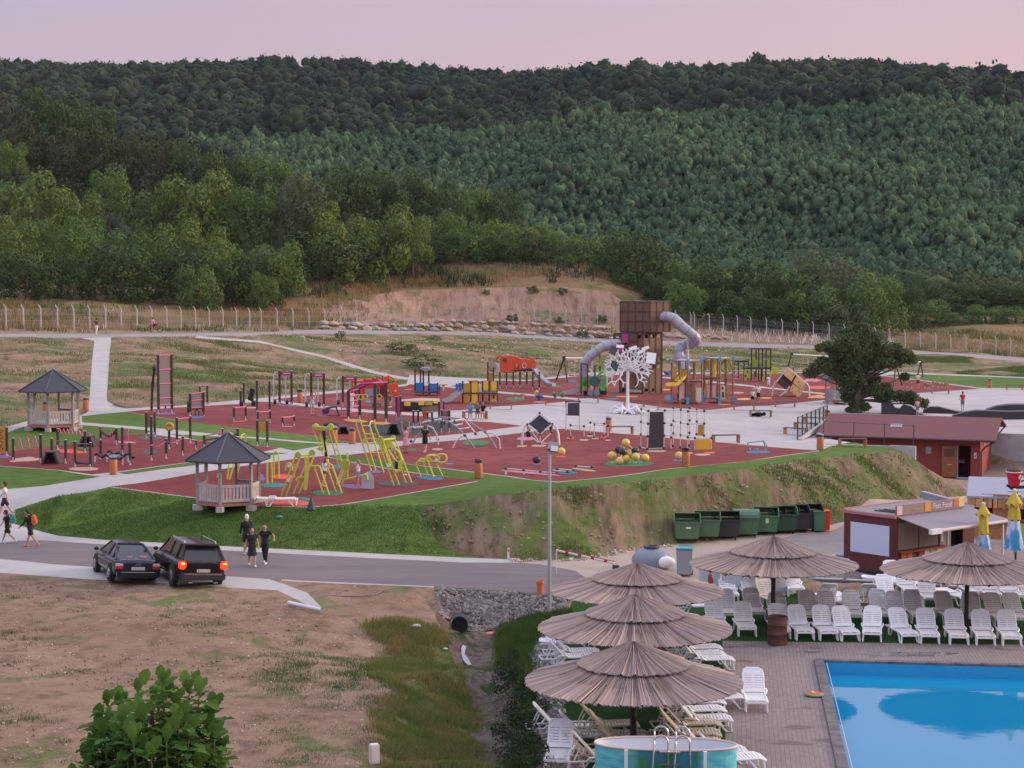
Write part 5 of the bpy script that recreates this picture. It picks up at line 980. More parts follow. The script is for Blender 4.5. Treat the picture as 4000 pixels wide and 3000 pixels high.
second=[(H(650,1075),LW,'white lounger of the second row nearest the middle parasol'),(H(840,1070),LB,'greyish lounger of the second row behind the barrel gap'),(K(110,645),LB,'greyish second row lounger by the left rear parasol pole'),(K(320,640),LB,'greyish second row lounger second right of the pole'),(K(460,645),LB,'greyish second row lounger third right of the pole'),(K(640,648),LB,'greyish second row lounger above the pool corner'),(K(840,648),LB,'greyish second row lounger behind the turned white one'),(K(960,660),LB,'greyish second row lounger behind the doubled one'),(K(1100,655),LB,'greyish second row lounger above the puddle'),(K(1330,665),LB,'greyish second row lounger left of the right parasol pole'),(K(1520,668),LB,'greyish second row lounger right of the right parasol pole'),(K(1690,672),LB,'greyish second row lounger second right of the pole at right'),(K(1830,672),LB,'greyish second row lounger cut by the picture edge')]
for q,kd,lab in second:p=z0(q);lounger(kd,(p.x,p.y+.95,p.z),R(random.uniform(-6,3)),lab,gr)
third=[(H(655,960),LW,0,'white back row lounger at the far left beside the pool wall print'),(H(820,965),LB,3,'greyish back row lounger behind the left rear parasol'),(H(950,1000),LC,14,'yellowed back row lounger behind the left rear parasol pole'),(K(205,470),LW,0,'white lounger standing alone at the back by the low wall'),(K(420,530),LW,180,'white back row lounger turned away with lowered back'),(K(525,560),LF,0,'white flat lounger between the back rows'),(K(700,540),LW,180,'white back row lounger turned away, second of two'),(K(890,550),LW,0,'pale back row lounger behind the second row'),(K(1035,500),LB,0,'greyish back row lounger in front of the jumbled white ones'),(K(1195,555),LB,-3,'brownish upright lounger with see-through slats'),(K(940,455),LW,0,'white lounger at the left of the back jumble'),(K(1115,460),LW,4,'white lounger in the middle of the back jumble'),(K(1205,415),LW,-4,'rearmost white lounger against the low wall'),(K(1380,555),LF,20,'flat white lounger behind the right parasol pole'),(K(1490,520),LB,0,'cream lounger just right of the right parasol pole'),(K(1640,540),LB,-5,'greyish back row lounger at the right'),(K(1790,545),LB,5,'greyish back row lounger near the right edge'),(K(1780,480),LW,0,'white lounger at the back near the right edge')]
for q,kd,a,lab in third:p=z0(q);lounger(kd,(p.x,p.y+(.95 if a!=180 else .0),p.z),R(a),lab,gr)
for q,a,lab in[(K(850,425),80,'white lounger lying sideways at the left of the back jumble'),(K(1330,440),82,'white flat lounger lying sideways left of the right pole'),(K(1480,425),78,'white flat lounger lying sideways right of the right pole')]:p=z0(q);lounger(LF,p,R(a),lab,gr)
gl='loungers under the left parasols'
p=z0(J(1770,1255));lounger(LW,(p.x,p.y+.8,0),R(-3),'single white lounger on the paving between grass and pool','loose loungers')
p=G(P(1080,1978));lounger(LF,(p.x,p.y+.15,p.z),R(95),'flat white lounger on the play surface beside the near gazebo','loose loungers')
left=[(J(330,1330),LW,0,'white lounger at the far left below the nearest parasol'),(J(520,1400),LW,0,'white lounger second from the left edge below the nearest parasol'),(J(660,1370),LC,0,'cream lounger left of the nearest parasol pole, upper'),(J(730,1430),LC,-4,'cream lounger left of the nearest parasol pole, middle'),(J(790,1500),LC,4,'cream lounger left of the nearest parasol pole, lower'),(J(560,1580),LC,-8,'cream lounger with raised back left of the round pool'),(J(640,1690),LC,4,'cream lounger right against the round pool wall'),(J(1290,1260),LW,0,'white lounger right of the nearest pole, topmost'),(J(1290,1320),LW,2,'white lounger right of the nearest pole, second'),(J(1330,1385),LW,-2,'white lounger right of the nearest pole with bent foot'),(J(1240,1420),LC,2,'cream lounger right of the nearest pole, fourth'),(J(1240,1490),LC,-3,'cream lounger right of the nearest pole, fifth'),(J(1260,1550),LC,3,'cream lounger just behind the round pool'),(J(1420,1610),LW,0,'white lounger behind the right end of the round pool'),(J(1540,1700),LW,5,'white lounger right of the round pool'),(J(420,860),LW,0,'white lounger between the middle and nearest parasols at left'),(J(400,905),LW,3,'second white lounger between the two parasols at left'),(J(1300,860),LW,0,'white lounger foot showing right of the middle parasol, upper'),(J(1320,905),LW,0,'white lounger foot showing right of the middle parasol, middle'),(J(1380,945),LW,0,'white lounger foot showing right of the middle parasol, lower'),(J(1300,560),LW,0,'white lounger foot showing right of the rear parasol'),(J(1440,1230),LW,4,'white lounger under the right rim of the nearest parasol')]
for q,kd,a,lab in left:p=z0(q);lounger(kd,(p.x,p.y,p.z),R(90+a+(4)),lab,gl)
lounger(LF,z0(J(400,800)),R(88),'flat white lounger under the left rim of the middle parasol',gl);p=z0(J(340,1620));lounger(LW,(p.x,p.y,0),R(-6),'white lounger standing at the bottom edge left of the round pool',gl)
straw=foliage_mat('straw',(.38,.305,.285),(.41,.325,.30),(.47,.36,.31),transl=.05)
straw.node_tree.nodes['Principled BSDF'].inputs['Roughness'].default_value=.9
for nd in straw.node_tree.nodes:
 if nd.bl_idname=='ShaderNodeMapRange' and abs(nd.inputs[3].default_value-.62)<.01:nd.inputs[3].default_value=.72;nd.inputs[4].default_value=1.28
def parasol(c,dia,zr,za,label,seed,zb=0,polelen=True):
 t=TH('straw_parasol',label,'parasol',(c.x,c.y,zb),'straw parasols');g=random.Random(seed);Rr=dia/2;H_=za-zr
 def cone(r0,r1,lift,n_,nm):
  m=MB();prof=lambda r:zb*0+(zr-zb)+H_*(1-(r/Rr))-.10*H_*math.sin(math.pi*min(1,r/Rr))+lift
  off=0
  for k in range(n_):
   if k%2==0 or g.random()<.4:off=g.uniform(-.012,.02)if g.random()<.8 else g.uniform(.02,.055)
   a0=2*math.pi*k/n_+g.uniform(-.004,.004);a1=2*math.pi*(k+1.25)/n_+g.uniform(-.004,.004);am=(a0+a1)/2;h=off+g.uniform(-.012,.02);re=r1*(1+g.uniform(-.009,.009));vs=[];fs=[]
   rs=[r0,r0+(re-r0)*.3,r0+(re-r0)*.65,re]
   for i,r in enumerate(rs):
    hh=h*(.35+.65*i/3)*(1-.25*(i==3));z=prof(r)+hh;vs+=[(r*math.cos(a0),r*math.sin(a0),z-.015),(r*math.cos(am),r*math.sin(am),z+.02),(r*math.cos(a1),r*math.sin(a1),z-.015)]
   for i in range(3):fs+=[(3*i,3*i+1,3*i+4,3*i+3),(3*i+1,3*i+2,3*i+5,3*i+4)]
   m.add(vs,fs)
   if g.random()<.5:
    a=a0+g.uniform(0,.02);r_a=r0+(re-r0)*g.uniform(.1,.6);r_b=min(re*1.02,r_a+g.uniform(.3,1.1));w_=.004
    z1,z2=prof(r_a)+.05+h*.6,prof(r_b)+.045+h
    m.add([(r_a*math.cos(a),r_a*math.sin(a),z1),(r_b*math.cos(a+.01),r_b*math.sin(a+.01),z2),(r_b*math.cos(a+.01)-math.sin(a)*w_*3,r_b*math.sin(a+.01)+math.cos(a)*w_*3,z2),(r_a*math.cos(a)-math.sin(a)*w_*2,r_a*math.sin(a)+math.cos(a)*w_*2,z1)],[(0,1,2,3)])
  return t.lpart(nm,m,straw)
 cone(.12,Rr,0,420,'lower_thatch');cone(.02,Rr*.52,.10,260,'upper_thatch')
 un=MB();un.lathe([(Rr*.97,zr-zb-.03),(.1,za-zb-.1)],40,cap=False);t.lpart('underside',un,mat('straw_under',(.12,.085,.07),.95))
 rb=MB()
 for i in range(12):a=i*math.pi/6;rb.tube([(0,0,za-zb-.2),(Rr*.95*math.cos(a),Rr*.95*math.sin(a),zr-zb-.06)],.03,6)
 t.lpart('rafters',rb,M_['dark_wood']);pl=MB();pl.sm=True;pl.cyl((0,0,-.1),.085,za-zb,12);t.lpart('pole',pl,mat('dark_pole',(.05,.035,.03),.7,var=.2,scale=4));return t
def at_s(px,py,s):d=ray(px,py);D=F/s;return atd(px,py,D)
for px,ya,yr,s_,dia,lab,sd_ in[(2475,2500,2662,148,5.8,'nearest straw parasol, over the loungers by the round pool',1),(2480,2315,2455,131.5,5.8,'middle straw parasol of the three in a line',2),(2488,2195,2309,117.8,5.8,'farthest straw parasol of the three in a line',3),(3022,2090,2204,108.5,6.05,'straw parasol behind the rusty barrel, left of the snack cabin',4),(3779,2114,2232,110,6.1,'straw parasol at the right in front of the snack cabin',5)]:
 c=atd(px,(ya+yr)/2,F/s_);parasol(c,dia,atd(px,yr,F/s_).z,atd(px,ya,F/s_).z-.15,lab,sd_)
p=z0(K(75,780));p.y+=.3;t=TH('barrel','rusty dark oil drum used as a bin before the loungers','barrel',p);m=MB();m.sm=True;m.lathe([(.33,0),(.345,.02),(.335,.05),(.335,.35),(.35,.37),(.335,.39),(.335,.68),(.35,.70),(.335,.72),(.34,.98),(.33,.98),(.31,.6)],28,cap=False);m.lathe([(.32,.0),(.32,.01)],28);t.lpart('drum',m,mat('rusty_drum',(.075,.035,.03),.7,.2,col2=(.14,.055,.04),scale=4));m=MB();m.ball((0,0,.8),.28,10,6,(1,1,.35));t.lpart('liner_bag',m,M_['black'])
p=z0(K(335,1140));t=TH('swim_ring','small round red and green float lying on the paving by the pool','float',p);m=MB();m.sm=True;m.lathe([(.05,.02),(.24,.05),(.26,.07),(.2,.1),(.05,.09)],20);t.lpart('disc',m,mat('melon',(.6,.07,.05),.4));m=MB();m.sm=True;m.tube([(.26*math.cos(a),.26*math.sin(a),.05)for a in np.linspace(0,2*math.pi,25)],.035,8);t.lpart('rim',m,M_['green']);m=MB();m.box((-.05,0,.11),(.08,.22,.04));t.lpart('handle',m,M_['yellow'])
u=Vector((.9921,-.1253,0));v_=Vector((-.1253,-.9921,0));O0=atz(3217,2587,0);Lp=22
pw=TH('swimming_pool','large blue tiled swimming pool with dark stone coping at bottom right','swimming pool',O0)
pb=MB();c4=[O0,O0+u*Lp,O0+u*Lp+v_*Lp,O0+v_*Lp];dn=Vector((0,0,-1.5))
pb.add(c4+[c+dn for c in c4],[(0,1,5,4),(1,2,6,5),(2,3,7,6),(3,0,4,7),(4,5,6,7)])
pw.part('liner',pb,mat('pool_liner',(.02,.33,.62),.5,var=.04,scale=3))
cp=MB();W_=.30
mx=Matrix(((u.x,-v_.x,0,0),(u.y,-v_.y,0,0),(0,0,1,0),(0,0,0,1)))
n_=26
for i in range(n_):a=O0-u*W_*.5-v_*0+v_*((i+.5)*Lp/n_)*1.0;cp.box(None,(W_,Lp/n_-.02,.08),M=Matrix.Translation(a+Vector((0,0,.03)))@mx)
for i in range(n_):a=O0-v_*W_*.5*1+u*((i+.5)*Lp/n_-0)-Vector((0,0,0));cp.box(None,(Lp/n_-.02,W_,.08),M=Matrix.Translation(a+Vector((0,0,.03)))@mx)
cp.box(None,(W_,W_,.08),M=Matrix.Translation(O0-u*W_*.5-v_*W_*.5+Vector((0,0,.03)))@mx)
pw.part('coping',cp,mat('coping_stone',(.125,.11,.125),.7,var=.4,scale=2.2,bump=.1))
rp=MB();rp.tube([O0+u*.10+Vector((0,0,-.02)),O0+u*.10+v_*Lp+Vector((0,0,-.02))],.012,6);pw.part('liner_strip',rp,M_['light_blue'])
wm_,n,l,b=nodes_mat('pool_water');b.inputs['Base Color'].default_value=(.008,.235,.45,1);b.inputs['Roughness'].default_value=.02;b.inputs['IOR'].default_value=1.33;b.inputs['Transmission Weight'].default_value=0
vtc=n.new('ShaderNodeTexCoord').outputs['Object'];bumpn(n,l,b,noi(n,l,1.6,vtc,0,1,4,.55),.006,.5)
wt=MB();wz=Vector((0,0,-.37));wt.add([c+wz for c in c4],[(0,1,2,3)]);wo=wt.build('water',wm_);wo['kind']='structure'
pd=G(K(1000,840));
t=MB();t.lathe([(1.0,0)],24);
pv=[Vector((pd.x+1.55*math.cos(a)*(1+.25*math.sin(3*a)),pd.y+.42*math.sin(a)*(1+.2*math.cos(2*a)),.006))for a in np.linspace(0,2*math.pi,40)[:-1]]
t=MB();t.add(pv,[tuple(range(39))]);po=t.build('puddle',mat('puddle_water',(.05,.042,.042),.03,spec=.9));po['kind']='structure'
def agpool(cx,cy,a,b_,hgt,label,rot,decor):
 t=TH('above_ground_pool',label,'pool',(cx,cy,0),None,rot)
 el=[(a*math.copysign(abs(math.cos(q))**.75,math.cos(q)),b_*math.sin(q))for q in np.linspace(0,2*math.pi,49)[:-1]];n_=48;m=MB();w=MB()
 vs=[(x,y,0)for x,y in el]+[(x,y,hgt)for x,y in el];m.add(vs,[(i,(i+1)%n_,(i+1)%n_+n_,i+n_)for i in range(n_)])
 t.lpart('outer_wall',m,decor)
 vs=[(x*.985,y*.985,.3)for x,y in el]+[(x*.985,y*.985,hgt)for x,y in el];w.add(vs,[(i,(i+1)%n_,(i+1)%n_+n_,i+n_)for i in range(n_)]);t.lpart('inner_liner',w,mat('pool_inside',(.72,.74,.82),.4))
 fl=MB();fl.add([(x*.985,y*.985,.3)for x,y in el],[tuple(range(n_))]);t.lpart('floor',fl,mat('pool_inside',(.72,.74,.82),.4))
 r=MB();r.tube([(x,y,hgt)for x,y in el]+[(el[0][0],el[0][1],hgt)],.03,6);t.lpart('rim',r,mat('pool_rim',(.60,.47,.42),.5))
 for sx in(-1,1):
  for sy in(-1,1):f=MB();f.box((sx*a*.55,sy*(b_+.04),hgt/2),(.08,.06,hgt));t.lpart('upright',f,M_['white_plastic'])
 return t
dm,n,l,b=nodes_mat('beach_print');vt=n.new('ShaderNodeTexCoord');sp=n.new('ShaderNodeSeparateXYZ');l.new(vt.outputs['Object'],sp.inputs[0])
wv=noi(n,l,2.2,vt.outputs['Object'],.3,.7,4,.6,(1,1,5));leafy=noi(n,l,3.2,vt.outputs['Object'],.5,.56,4,.7,(1.2,1.2,.5))
c_=mixc(n,l,wv,(.02,.42,.52),(.22,.62,.66));mr=n.new('ShaderNodeMapRange');l.new(sp.outputs['X'],mr.inputs[0]);mr.inputs[1].default_value=-.9;mr.inputs[2].default_value=-.6
mr2=n.new('ShaderNodeMapRange');l.new(sp.outputs['X'],mr2.inputs[0]);mr2.inputs[1].default_value=.95;mr2.inputs[2].default_value=.75;mu=n.new('ShaderNodeMath');mu.operation='MULTIPLY';l.new(mr.outputs[0],mu.inputs[0]);l.new(mr2.outputs[0],mu.inputs[1])
pc=mixc(n,l,leafy,(.03,.20,.33),(.05,.22,.05));l.new(mixc(n,l,mu.outputs[0],c_,pc),b.inputs['Base Color'])
pc0=atz(2600,2905,1.15);ag=agpool(pc0.x,pc0.y,1.72,.62,1.15,'oval above-ground pool with tropical sea print and steel ladder at the bottom edge',R(-5),dm)
la_=MB();la_.sm=True
for(x,y)in((-.05,-.62),(-.05,.0)):
 for sx in(0,.52):
  z1=1.55 if y<-.3 else 1.62
  la_.tube([(x-.30+sx,y-.25,0),(x-.22+sx,y-.1,z1-.25)]+[(x-.06+sx-.17*math.cos(q),y-.05,z1-.2+.17*math.sin(q))for q in np.linspace(.2,math.pi-.1,7)]+[(x+.12+sx,y-.1,.3)],.022,7)
for i in range(4):la_.box((.1,-.86+.04*i,.3+.28*i),(.5,.12,.03))
ag.lpart('ladder',la_,M_['steel'])
dm2,n,l,b=nodes_mat('summer_print');vt=n.new('ShaderNodeTexCoord');sp=n.new('ShaderNodeSeparateXYZ');l.new(vt.outputs['Object'],sp.inputs[0]);mr=n.new('ShaderNodeMapRange');l.new(sp.outputs['Z'],mr.inputs[0]);mr.inputs[1].default_value=.5;mr.inputs[2].default_value=.54
lo_=mixc(n,l,mr.outputs[0],(.34,.46,.55),(.50,.52,.55));rdm=noi(n,l,3.1,vt.outputs['Object'],.645,.655,1,.4);l.new(mixc(n,l,rdm,lo_,(.50,.04,.05)),b.inputs['Base Color'])
q=atz(2800,2215,.0+1.0+.3);ag2=agpool(q.x+1.25,q.y+.4,1.9,.8,1.25,'tall white above-ground pool printed with red and palm shapes, behind the left rear parasol',R(-6),dm2)
def wheelie(p,rz,cb,cl,label,s=1,grp=None):
 t=TH('wheelie_bin',label,'bin',p,grp,rz);t.o.scale=(s,)*3;m=MB();m.box((0,0,.52),(.50,.56,.9),taper=1.13);t.lpart('body',m,M_[cb],bevel=.03);m=MB();m.box((0,0,.99),(.60,.66,.06));m.box((0,.34,1.0),(.5,.08,.08));t.lpart('lid',m,M_[cl],bevel=.02)
 for sx in(-1,1):w=MB();w.tube([(sx*.2,.28,.1),(sx*.27,.28,.1)],.1,14);t.lpart('wheel',w,M_['rubber_black'])
 return t
q=G(H(322,735));wheelie(q,R(-10),'grey_plastic','teal','blue-grey wheelie bin with teal lid beside the tall printed pool',1.15)
t=TH('inflatable_boat','grey rounded inflatable dome showing behind the rear parasol','inflatable',G(P(2545,2222)));m=MB();m.sm=True;m.ball((0,0,.35),.62,20,10,(1.35,1,.95));t.lpart('body',m,mat('grey_dome',(.22,.25,.33),.35));m=MB();m.tube([(.3*math.cos(a),.3*math.sin(a),.93)for a in np.linspace(0,6.28,17)],.05,8);t.lpart('collar',m,M_['charcoal']);m=MB();m.sm=True;m.ball((.55,-.45,.35),.3,14,8,(1.4,.7,.8));t.lpart('float',m,M_['white_plastic'])
b0=G(P(2146,2400));tz_=atd(2150,1752,b0.y);t=TH('floodlight_post','tall grey metal lamp post with a square floodlight head','lamp post',b0);m=MB();m.sm=True;m.tube([b0,(b0.x+.0,b0.y,tz_.z)],[.075,.055],12);t.part('pole',m,mat('galvanised',(.40,.41,.45),.5,.3));m=MB();m.box((b0.x+.13,b0.y-.05,tz_.z+.06),(.40,.34,.30),ry=R(8),rx=R(-25));hd_=t.part('lamp_head',m,M_['grey_plastic'],bevel=.02);m=MB();m.box((b0.x+.17,b0.y-.24,tz_.z+.02),(.26,.03,.20),ry=R(8),rx=R(-25));t.part('lens',m,M_['cloth_white'],hd_)
pb_=G(P(2405,2290));e_=atd(2174,2149,pb_.y+2.2);t=TH('road_barrier','red and white striped barrier arm across the road entrance','barrier',pb_);m=MB();m.box((pb_.x,pb_.y,pb_.z+.42),(.26,.26,.84));t.part('post',m,M_['charcoal'],bevel=.02)
arm0=atd(2400,2199,pb_.y);n_=9
for k,mk in((0,'cloth_white'),(1,'cloth_red')):
 m=MB()
 if k==0:m.tube([arm0,e_],.05,6)
 else:
  m.tube([arm0+Vector((0,0,.055)),e_+Vector((0,0,.055))],.022,6)
  for i in range(n_):
   if i%2:m.tube([arm0.lerp(e_,i/n_),arm0.lerp(e_,(i+.5)/n_)],.054,6)
 t.part('arm' if k==0 else 'stripes',m,M_[mk])
m=MB();m.tube([e_,(e_.x,e_.y,hz(e_.x,e_.y)+.02)],.018,6);t.part('arm_rest',m,M_['cloth_white'])
b_,t_=top(P,1986,2184,2141);t=TH('marker_post','short white marker post on the kerb at the foot of the bank','post',b_);m=MB();m.box(((b_+t_)/2),(.10,.08,t_.z-b_.z));t.part('post',m,M_['cloth_white'],bevel=.01);m=MB();m.box((b_.x,b_.y-.045,t_.z-.1),(.06,.01,.12));t.part('reflector',m,M_['red'])
b_=G(P(2110,2322));t=TH('drain_riser','short orange plastic pipe standing at the road edge','pipe',b_);m=MB();m.sm=True;m.lathe([(.13,0),(.13,.40),(.155,.41),(.155,.52),(.14,.53),(.13,.3)],20,cap=False);t.lpart('pipe',m,mat('orange_pipe',(.62,.13,.04),.45));m=MB();m.cyl((0,0,.4),.125,.03,16);t.lpart('cap',m,M_['orange_wood'])
c_=G(P(1795,2468));t=TH('culvert_pipe','black corrugated culvert pipe opening into the ditch','pipe',c_);m=MB();m.sm=True;m.tube([(0,-.02+i*.06,.25+.01*i)for i in range(6)],[.34+(.018 if i%2 else 0)for i in range(6)],24,False);t.lpart('outer_shell',m,M_['black']);m=MB();m.tube([(0,.0,.25),(0,.02,.25)],.305,24);t.lpart('bore_plug',m,mat('pipe_shade_black',(.006,.006,.007),.9))  # near-black disc closes the mouth, its colour stands for the dark inside the pipe
a_,b2=G(P(1128,2368)),G(P(1256,2396));t=TH('metal_pipe','shiny white pipe lying on the dirt below the kerb end','pipe',a_);m=MB();m.sm=True;m.tube([a_+Vector((0,0,.12)),b2+Vector((0,0,.12))],.085,16,False);t.part('pipe',m,mat('shiny_pipe',(.68,.66,.72),.3,.3));m=MB();m.tube([a_+Vector((.02,0,.12)),b2+Vector((-.02,0,.12))],.07,14);t.part('bore_plug',m,M_['grey_plastic'])
hp_=[G(I(x,y))for x,y in((40,530),(120,545),(200,550),(330,552),(420,545),(470,525),(488,512))];t=TH('hose','thin grey hose lying curved on the dirt','hose',hp_[0]);m=MB();m.sm=True;m.tube([q+Vector((0,0,.03))for q in hp_],.022,7);m.tube([G(I(x,y))+Vector((0,0,.03))for x,y in((195,548),(205,525),(240,514),(270,515))],.02,7);t.part('hose',m,mat('hose_grey',(.16,.14,.14),.6))
b_=G(P(1453,3040));t=TH('utility_box','white utility box on a post at the bottom edge','utility box',b_);tp=atd(1462,2935,b_.y);m=MB();m.box((tp.x,b_.y,tp.z+.05-.1),(.22,.2,.46),rz=R(20));t.part('cabinet',m,mat('box_white',(.62,.58,.57),.5),bevel=.015);m=MB();m.tube([(tp.x-.06,b_.y,b_.z-.2),(tp.x-.06,b_.y,tp.z-.1)],.04,8);t.part('post',m,M_['steel']);m=MB();m.box((tp.x+.03,b_.y-.12,tp.z-.04),(.16,.01,.34),rz=R(20));t.part('door',m,mat('box_white',(.62,.58,.57),.5))
for px,py,s_,col,nm,lab in[(1914,2482,.16,'coral','plastic_bag','pink plastic bag by the culvert mouth'),(1625,2452,.16,'cloth_white','rag','crumpled white rag on the ditch edge'),(1740,2537,.07,'cloth_white','litter','tiny white litter on the ditch side'),(1318,2686,.09,'black','litter','small black litter on the dirt'),(1092,2024,.14,'teal','litter','flat teal wrapper on the lawn right of the near gazebo')]:
 p=G(P(px,py));t=TH(nm,lab,'litter',p);m=MB();m.ball((0,0,s_*.4),s_,9,6,(1.2,.8,.45));m.v=[(x*(1+.3*mn.noise(Vector((x*9,y*9,z*9)))),y*(1+.4*mn.noise(Vector((x*8,y*8+3,z*9)))),z)for x,y,z in m.v];t.lpart('crumple',m,M_[col])
ws=[G(I(x,y)).xy for x,y in((1010,870),(1030,880),(1020,930),(1050,960),(1065,1000),(1040,1005),(1010,965),(1000,930),(998,890))];m=MB();m.add([(q.x,q.y,hz(q.x,q.y)+.05)for q in ws],[tuple(range(9))]);o=m.build('stream_water',mat('stream',(.35,.33,.38),.05));o['kind']='structure'
p=G(P(1216,1990));t=TH('traffic_cone','dark folded parasol bundle lying by the lawn edge','bundle',p);m=MB();m.sm=True;m.lathe([(.22,0),(.19,.1),(.10,.35),(.035,.55),(.02,.62)],12);t.lpart('cloth',m,M_['navy']);m=MB();m.tube([(0,0,.55),(.08,.1,.95)],.02,6);t.lpart('shaft',m,M_['charcoal']);t.o.name='folded_parasol'
rk=[(J(165,1405),.24,'flat grey rock in the shingle left of the loungers'),(J(255,1430),.13,'smaller pale rock beside the flat grey rock')]
for q,s_,lab in rk:p=G(q);o=bpy.data.objects.new('rock',rocks[1]);C.objects.link(o);o.location=p;o.scale=(s_*1.6,s_,s_*.6);tag(o,lab,'rock')
def wall(pts,th,z0_,z1_,name,label,m_,cat='wall',cap=None):
 t=TH(name,label,cat,(pts[0][0],pts[0][1],z0_));m=MB()
 for a,b in zip(pts[:-1],pts[1:]):
  a,b=Vector(a[:2]),Vector(b[:2]);c=(a+b)/2;m.box((c.x,c.y,(z0_+z1_)/2),((b-a).length+th*.5,th,z1_-z0_),math.atan2((b-a).y,(b-a).x))
 t.part('wall',m,m_)
 if cap:
  m=MB()
  for a,b in zip(pts[:-1],pts[1:]):a,b=Vector(a[:2]),Vector(b[:2]);c=(a+b)/2;m.box((c.x,c.y,z1_+.02),((b-a).length+th*.6,th+.06,.045),math.atan2((b-a).y,(b-a).x))
  t.part('coping',m,cap)
 return t
wall([atz(3000,2258,.42),atz(3300,2270,.42),atz(3500,2282,.42),atz(4050,2326,.42)],.18,-.05,.47,'terrace_wall','low dark grey retaining wall behind the loungers',mat('wall_grey',(.17,.16,.18),.9,var=.15,scale=2),cap=M_['concrete_wall'])
t=wall([atz(2945,2262,.9),atz(3005,2262,.9)],.3,0,.95,'gate_pier','pale rendered pier beside the printed pool',mat('pier',(.50,.45,.42),.9),'pier',M_['concrete_wall'])
Q1=_c(0,1640,.29385);Q2=_c(840,1640,.22604);Q3=_c(1300,1620,.22604);Q4=_c(1250,1430,.24864);Q5=_c(550,1380,.33906)
class Rig(TH):
 def __init__(s,name,label,cat,c,bx,by,group=None):
  s.c=c;s.b=G(c(bx,by));s.D=s.b.y;TH.__init__(s,name,label,cat,s.b,group)
 def pt(s,x,y,dd=0):q=s.c(x,y);return atd(q[0],q[1],s.D+dd)
 def base(s,x,dd=0):p=s.pt(x,0,dd);return Vector((p.x,p.y,hz(p.x,p.y)))
 def post(s,x,yb,yt,w=.13,m='dark_post',foot=True,name='post'):
  b,t=top(s.c,x,yb,yt);mb=MB();h=t.z-b.z;mb.box((b.x,b.y,b.z+h*.5+.05),(w,w,h-.1));o=s.part(name,mb,M_[m],bevel=.012)
  if foot:
   f=MB();f.box((b.x,b.y,b.z+.12),(w*.55,w*1.05,.3));f.box((b.x,b.y,t.z+.015),(w*.8,w*.8,.04));s.part('steel_foot',f,M_['white_steel'],o)
  return b,t
 def tube(s,name,pts,r,m,n=7,**k):mb=MB();mb.sm=True;mb.tube(pts,r,n);return s.part(name,mb,M_[m]if isinstance(m,str)else m,**k)
 def tubes(s,name,segs,r,m,n=6,**k):
  mb=MB();mb.sm=True
  for q in segs:mb.tube(q,r,n)
  return s.part(name,mb,M_[m]if isinstance(m,str)else m,**k)
 def slab(s,name,poly,th,m,dd=0,**k):
  """outline given in crop pixels at this thing's distance, given a real thickness"""
  mb=MB();P_=[s.pt(x,y,dd)for x,y in poly];n=len(P_)
  mb.add([(p.x,p.y-th/2,p.z)for p in P_]+[(p.x*(1+th/p.y),p.y+th/2,p.z)for p in P_],[tuple(range(n)),tuple(range(2*n-1,n-1,-1))]+[(i,i+n,(i+1)%n+n,(i+1)%n)for i in range(n)])
  return s.part(name,mb,M_[m]if isinstance(m,str)else m,**k)
 def box3(s,name,x0,x1,y0,y1,depth,m,dd=0,yaw=0,bev=0):
  a=s.pt(x0,y1,dd);b=s.pt(x1,y0,dd);mb=MB();c=Vector(((a.x+b.x)/2,a.y+depth/2,(a.z+b.z)/2));mb.box(c,(abs(b.x-a.x),depth,abs(b.z-a.z)),R(yaw));return s.part(name,mb,M_[m]if isinstance(m,str)else m,bevel=bev)
FG='dark post exercise frames with pink bars'
def frame_(label,c,posts,bars=(),w=.13,name='exercise_station',group=FG,m='dark_post'):
 t=Rig(name,label,'exercise frame',c,posts[0][0],posts[0][1],group);pb=[t.post(*p,w=w,m=m)for p in posts]
 for i,f1,j,f2,mt,r in bars:
  a=pb[i][0].lerp(pb[i][1],f1);b=pb[j][0].lerp(pb[j][1],f2);t.tube('bar',[a,b],r,mt)
 return t,pb
t,p=frame_('framed orange play panel with wavy grooves cut by the left edge',Q1,[(95,480,100),(-170,470,90)],name='play_board',group=None)
t.D=p[0][0].y;t.slab('panel',[(-150,95),(78,98),(80,445),(-150,435)],.05,'amber',dd=0);t.D-=.04
for k in range(3):t.tube('groove',[t.pt(8+k*4+26*math.sin(i*.9+k),130+k*95+i*10)for i in range(9)],.02,'dark_wood')
t,p=frame_('two posts carrying a tall pink wave bar at the left edge',Q1,[(180,562,245),(545,575,200)],[])
t.tube('wave_bar',[p[0][0].lerp(p[1][0],i/48)+Vector((0,0,(p[0][1].z-p[0][0].z)*(1-i/48)+(p[1][1].z-p[1][0].z)*(i/48)-.28+.36*math.sin(i/48*6.28*3.6+2.8)-.12))for i in range(49)],.035,'pink',8)
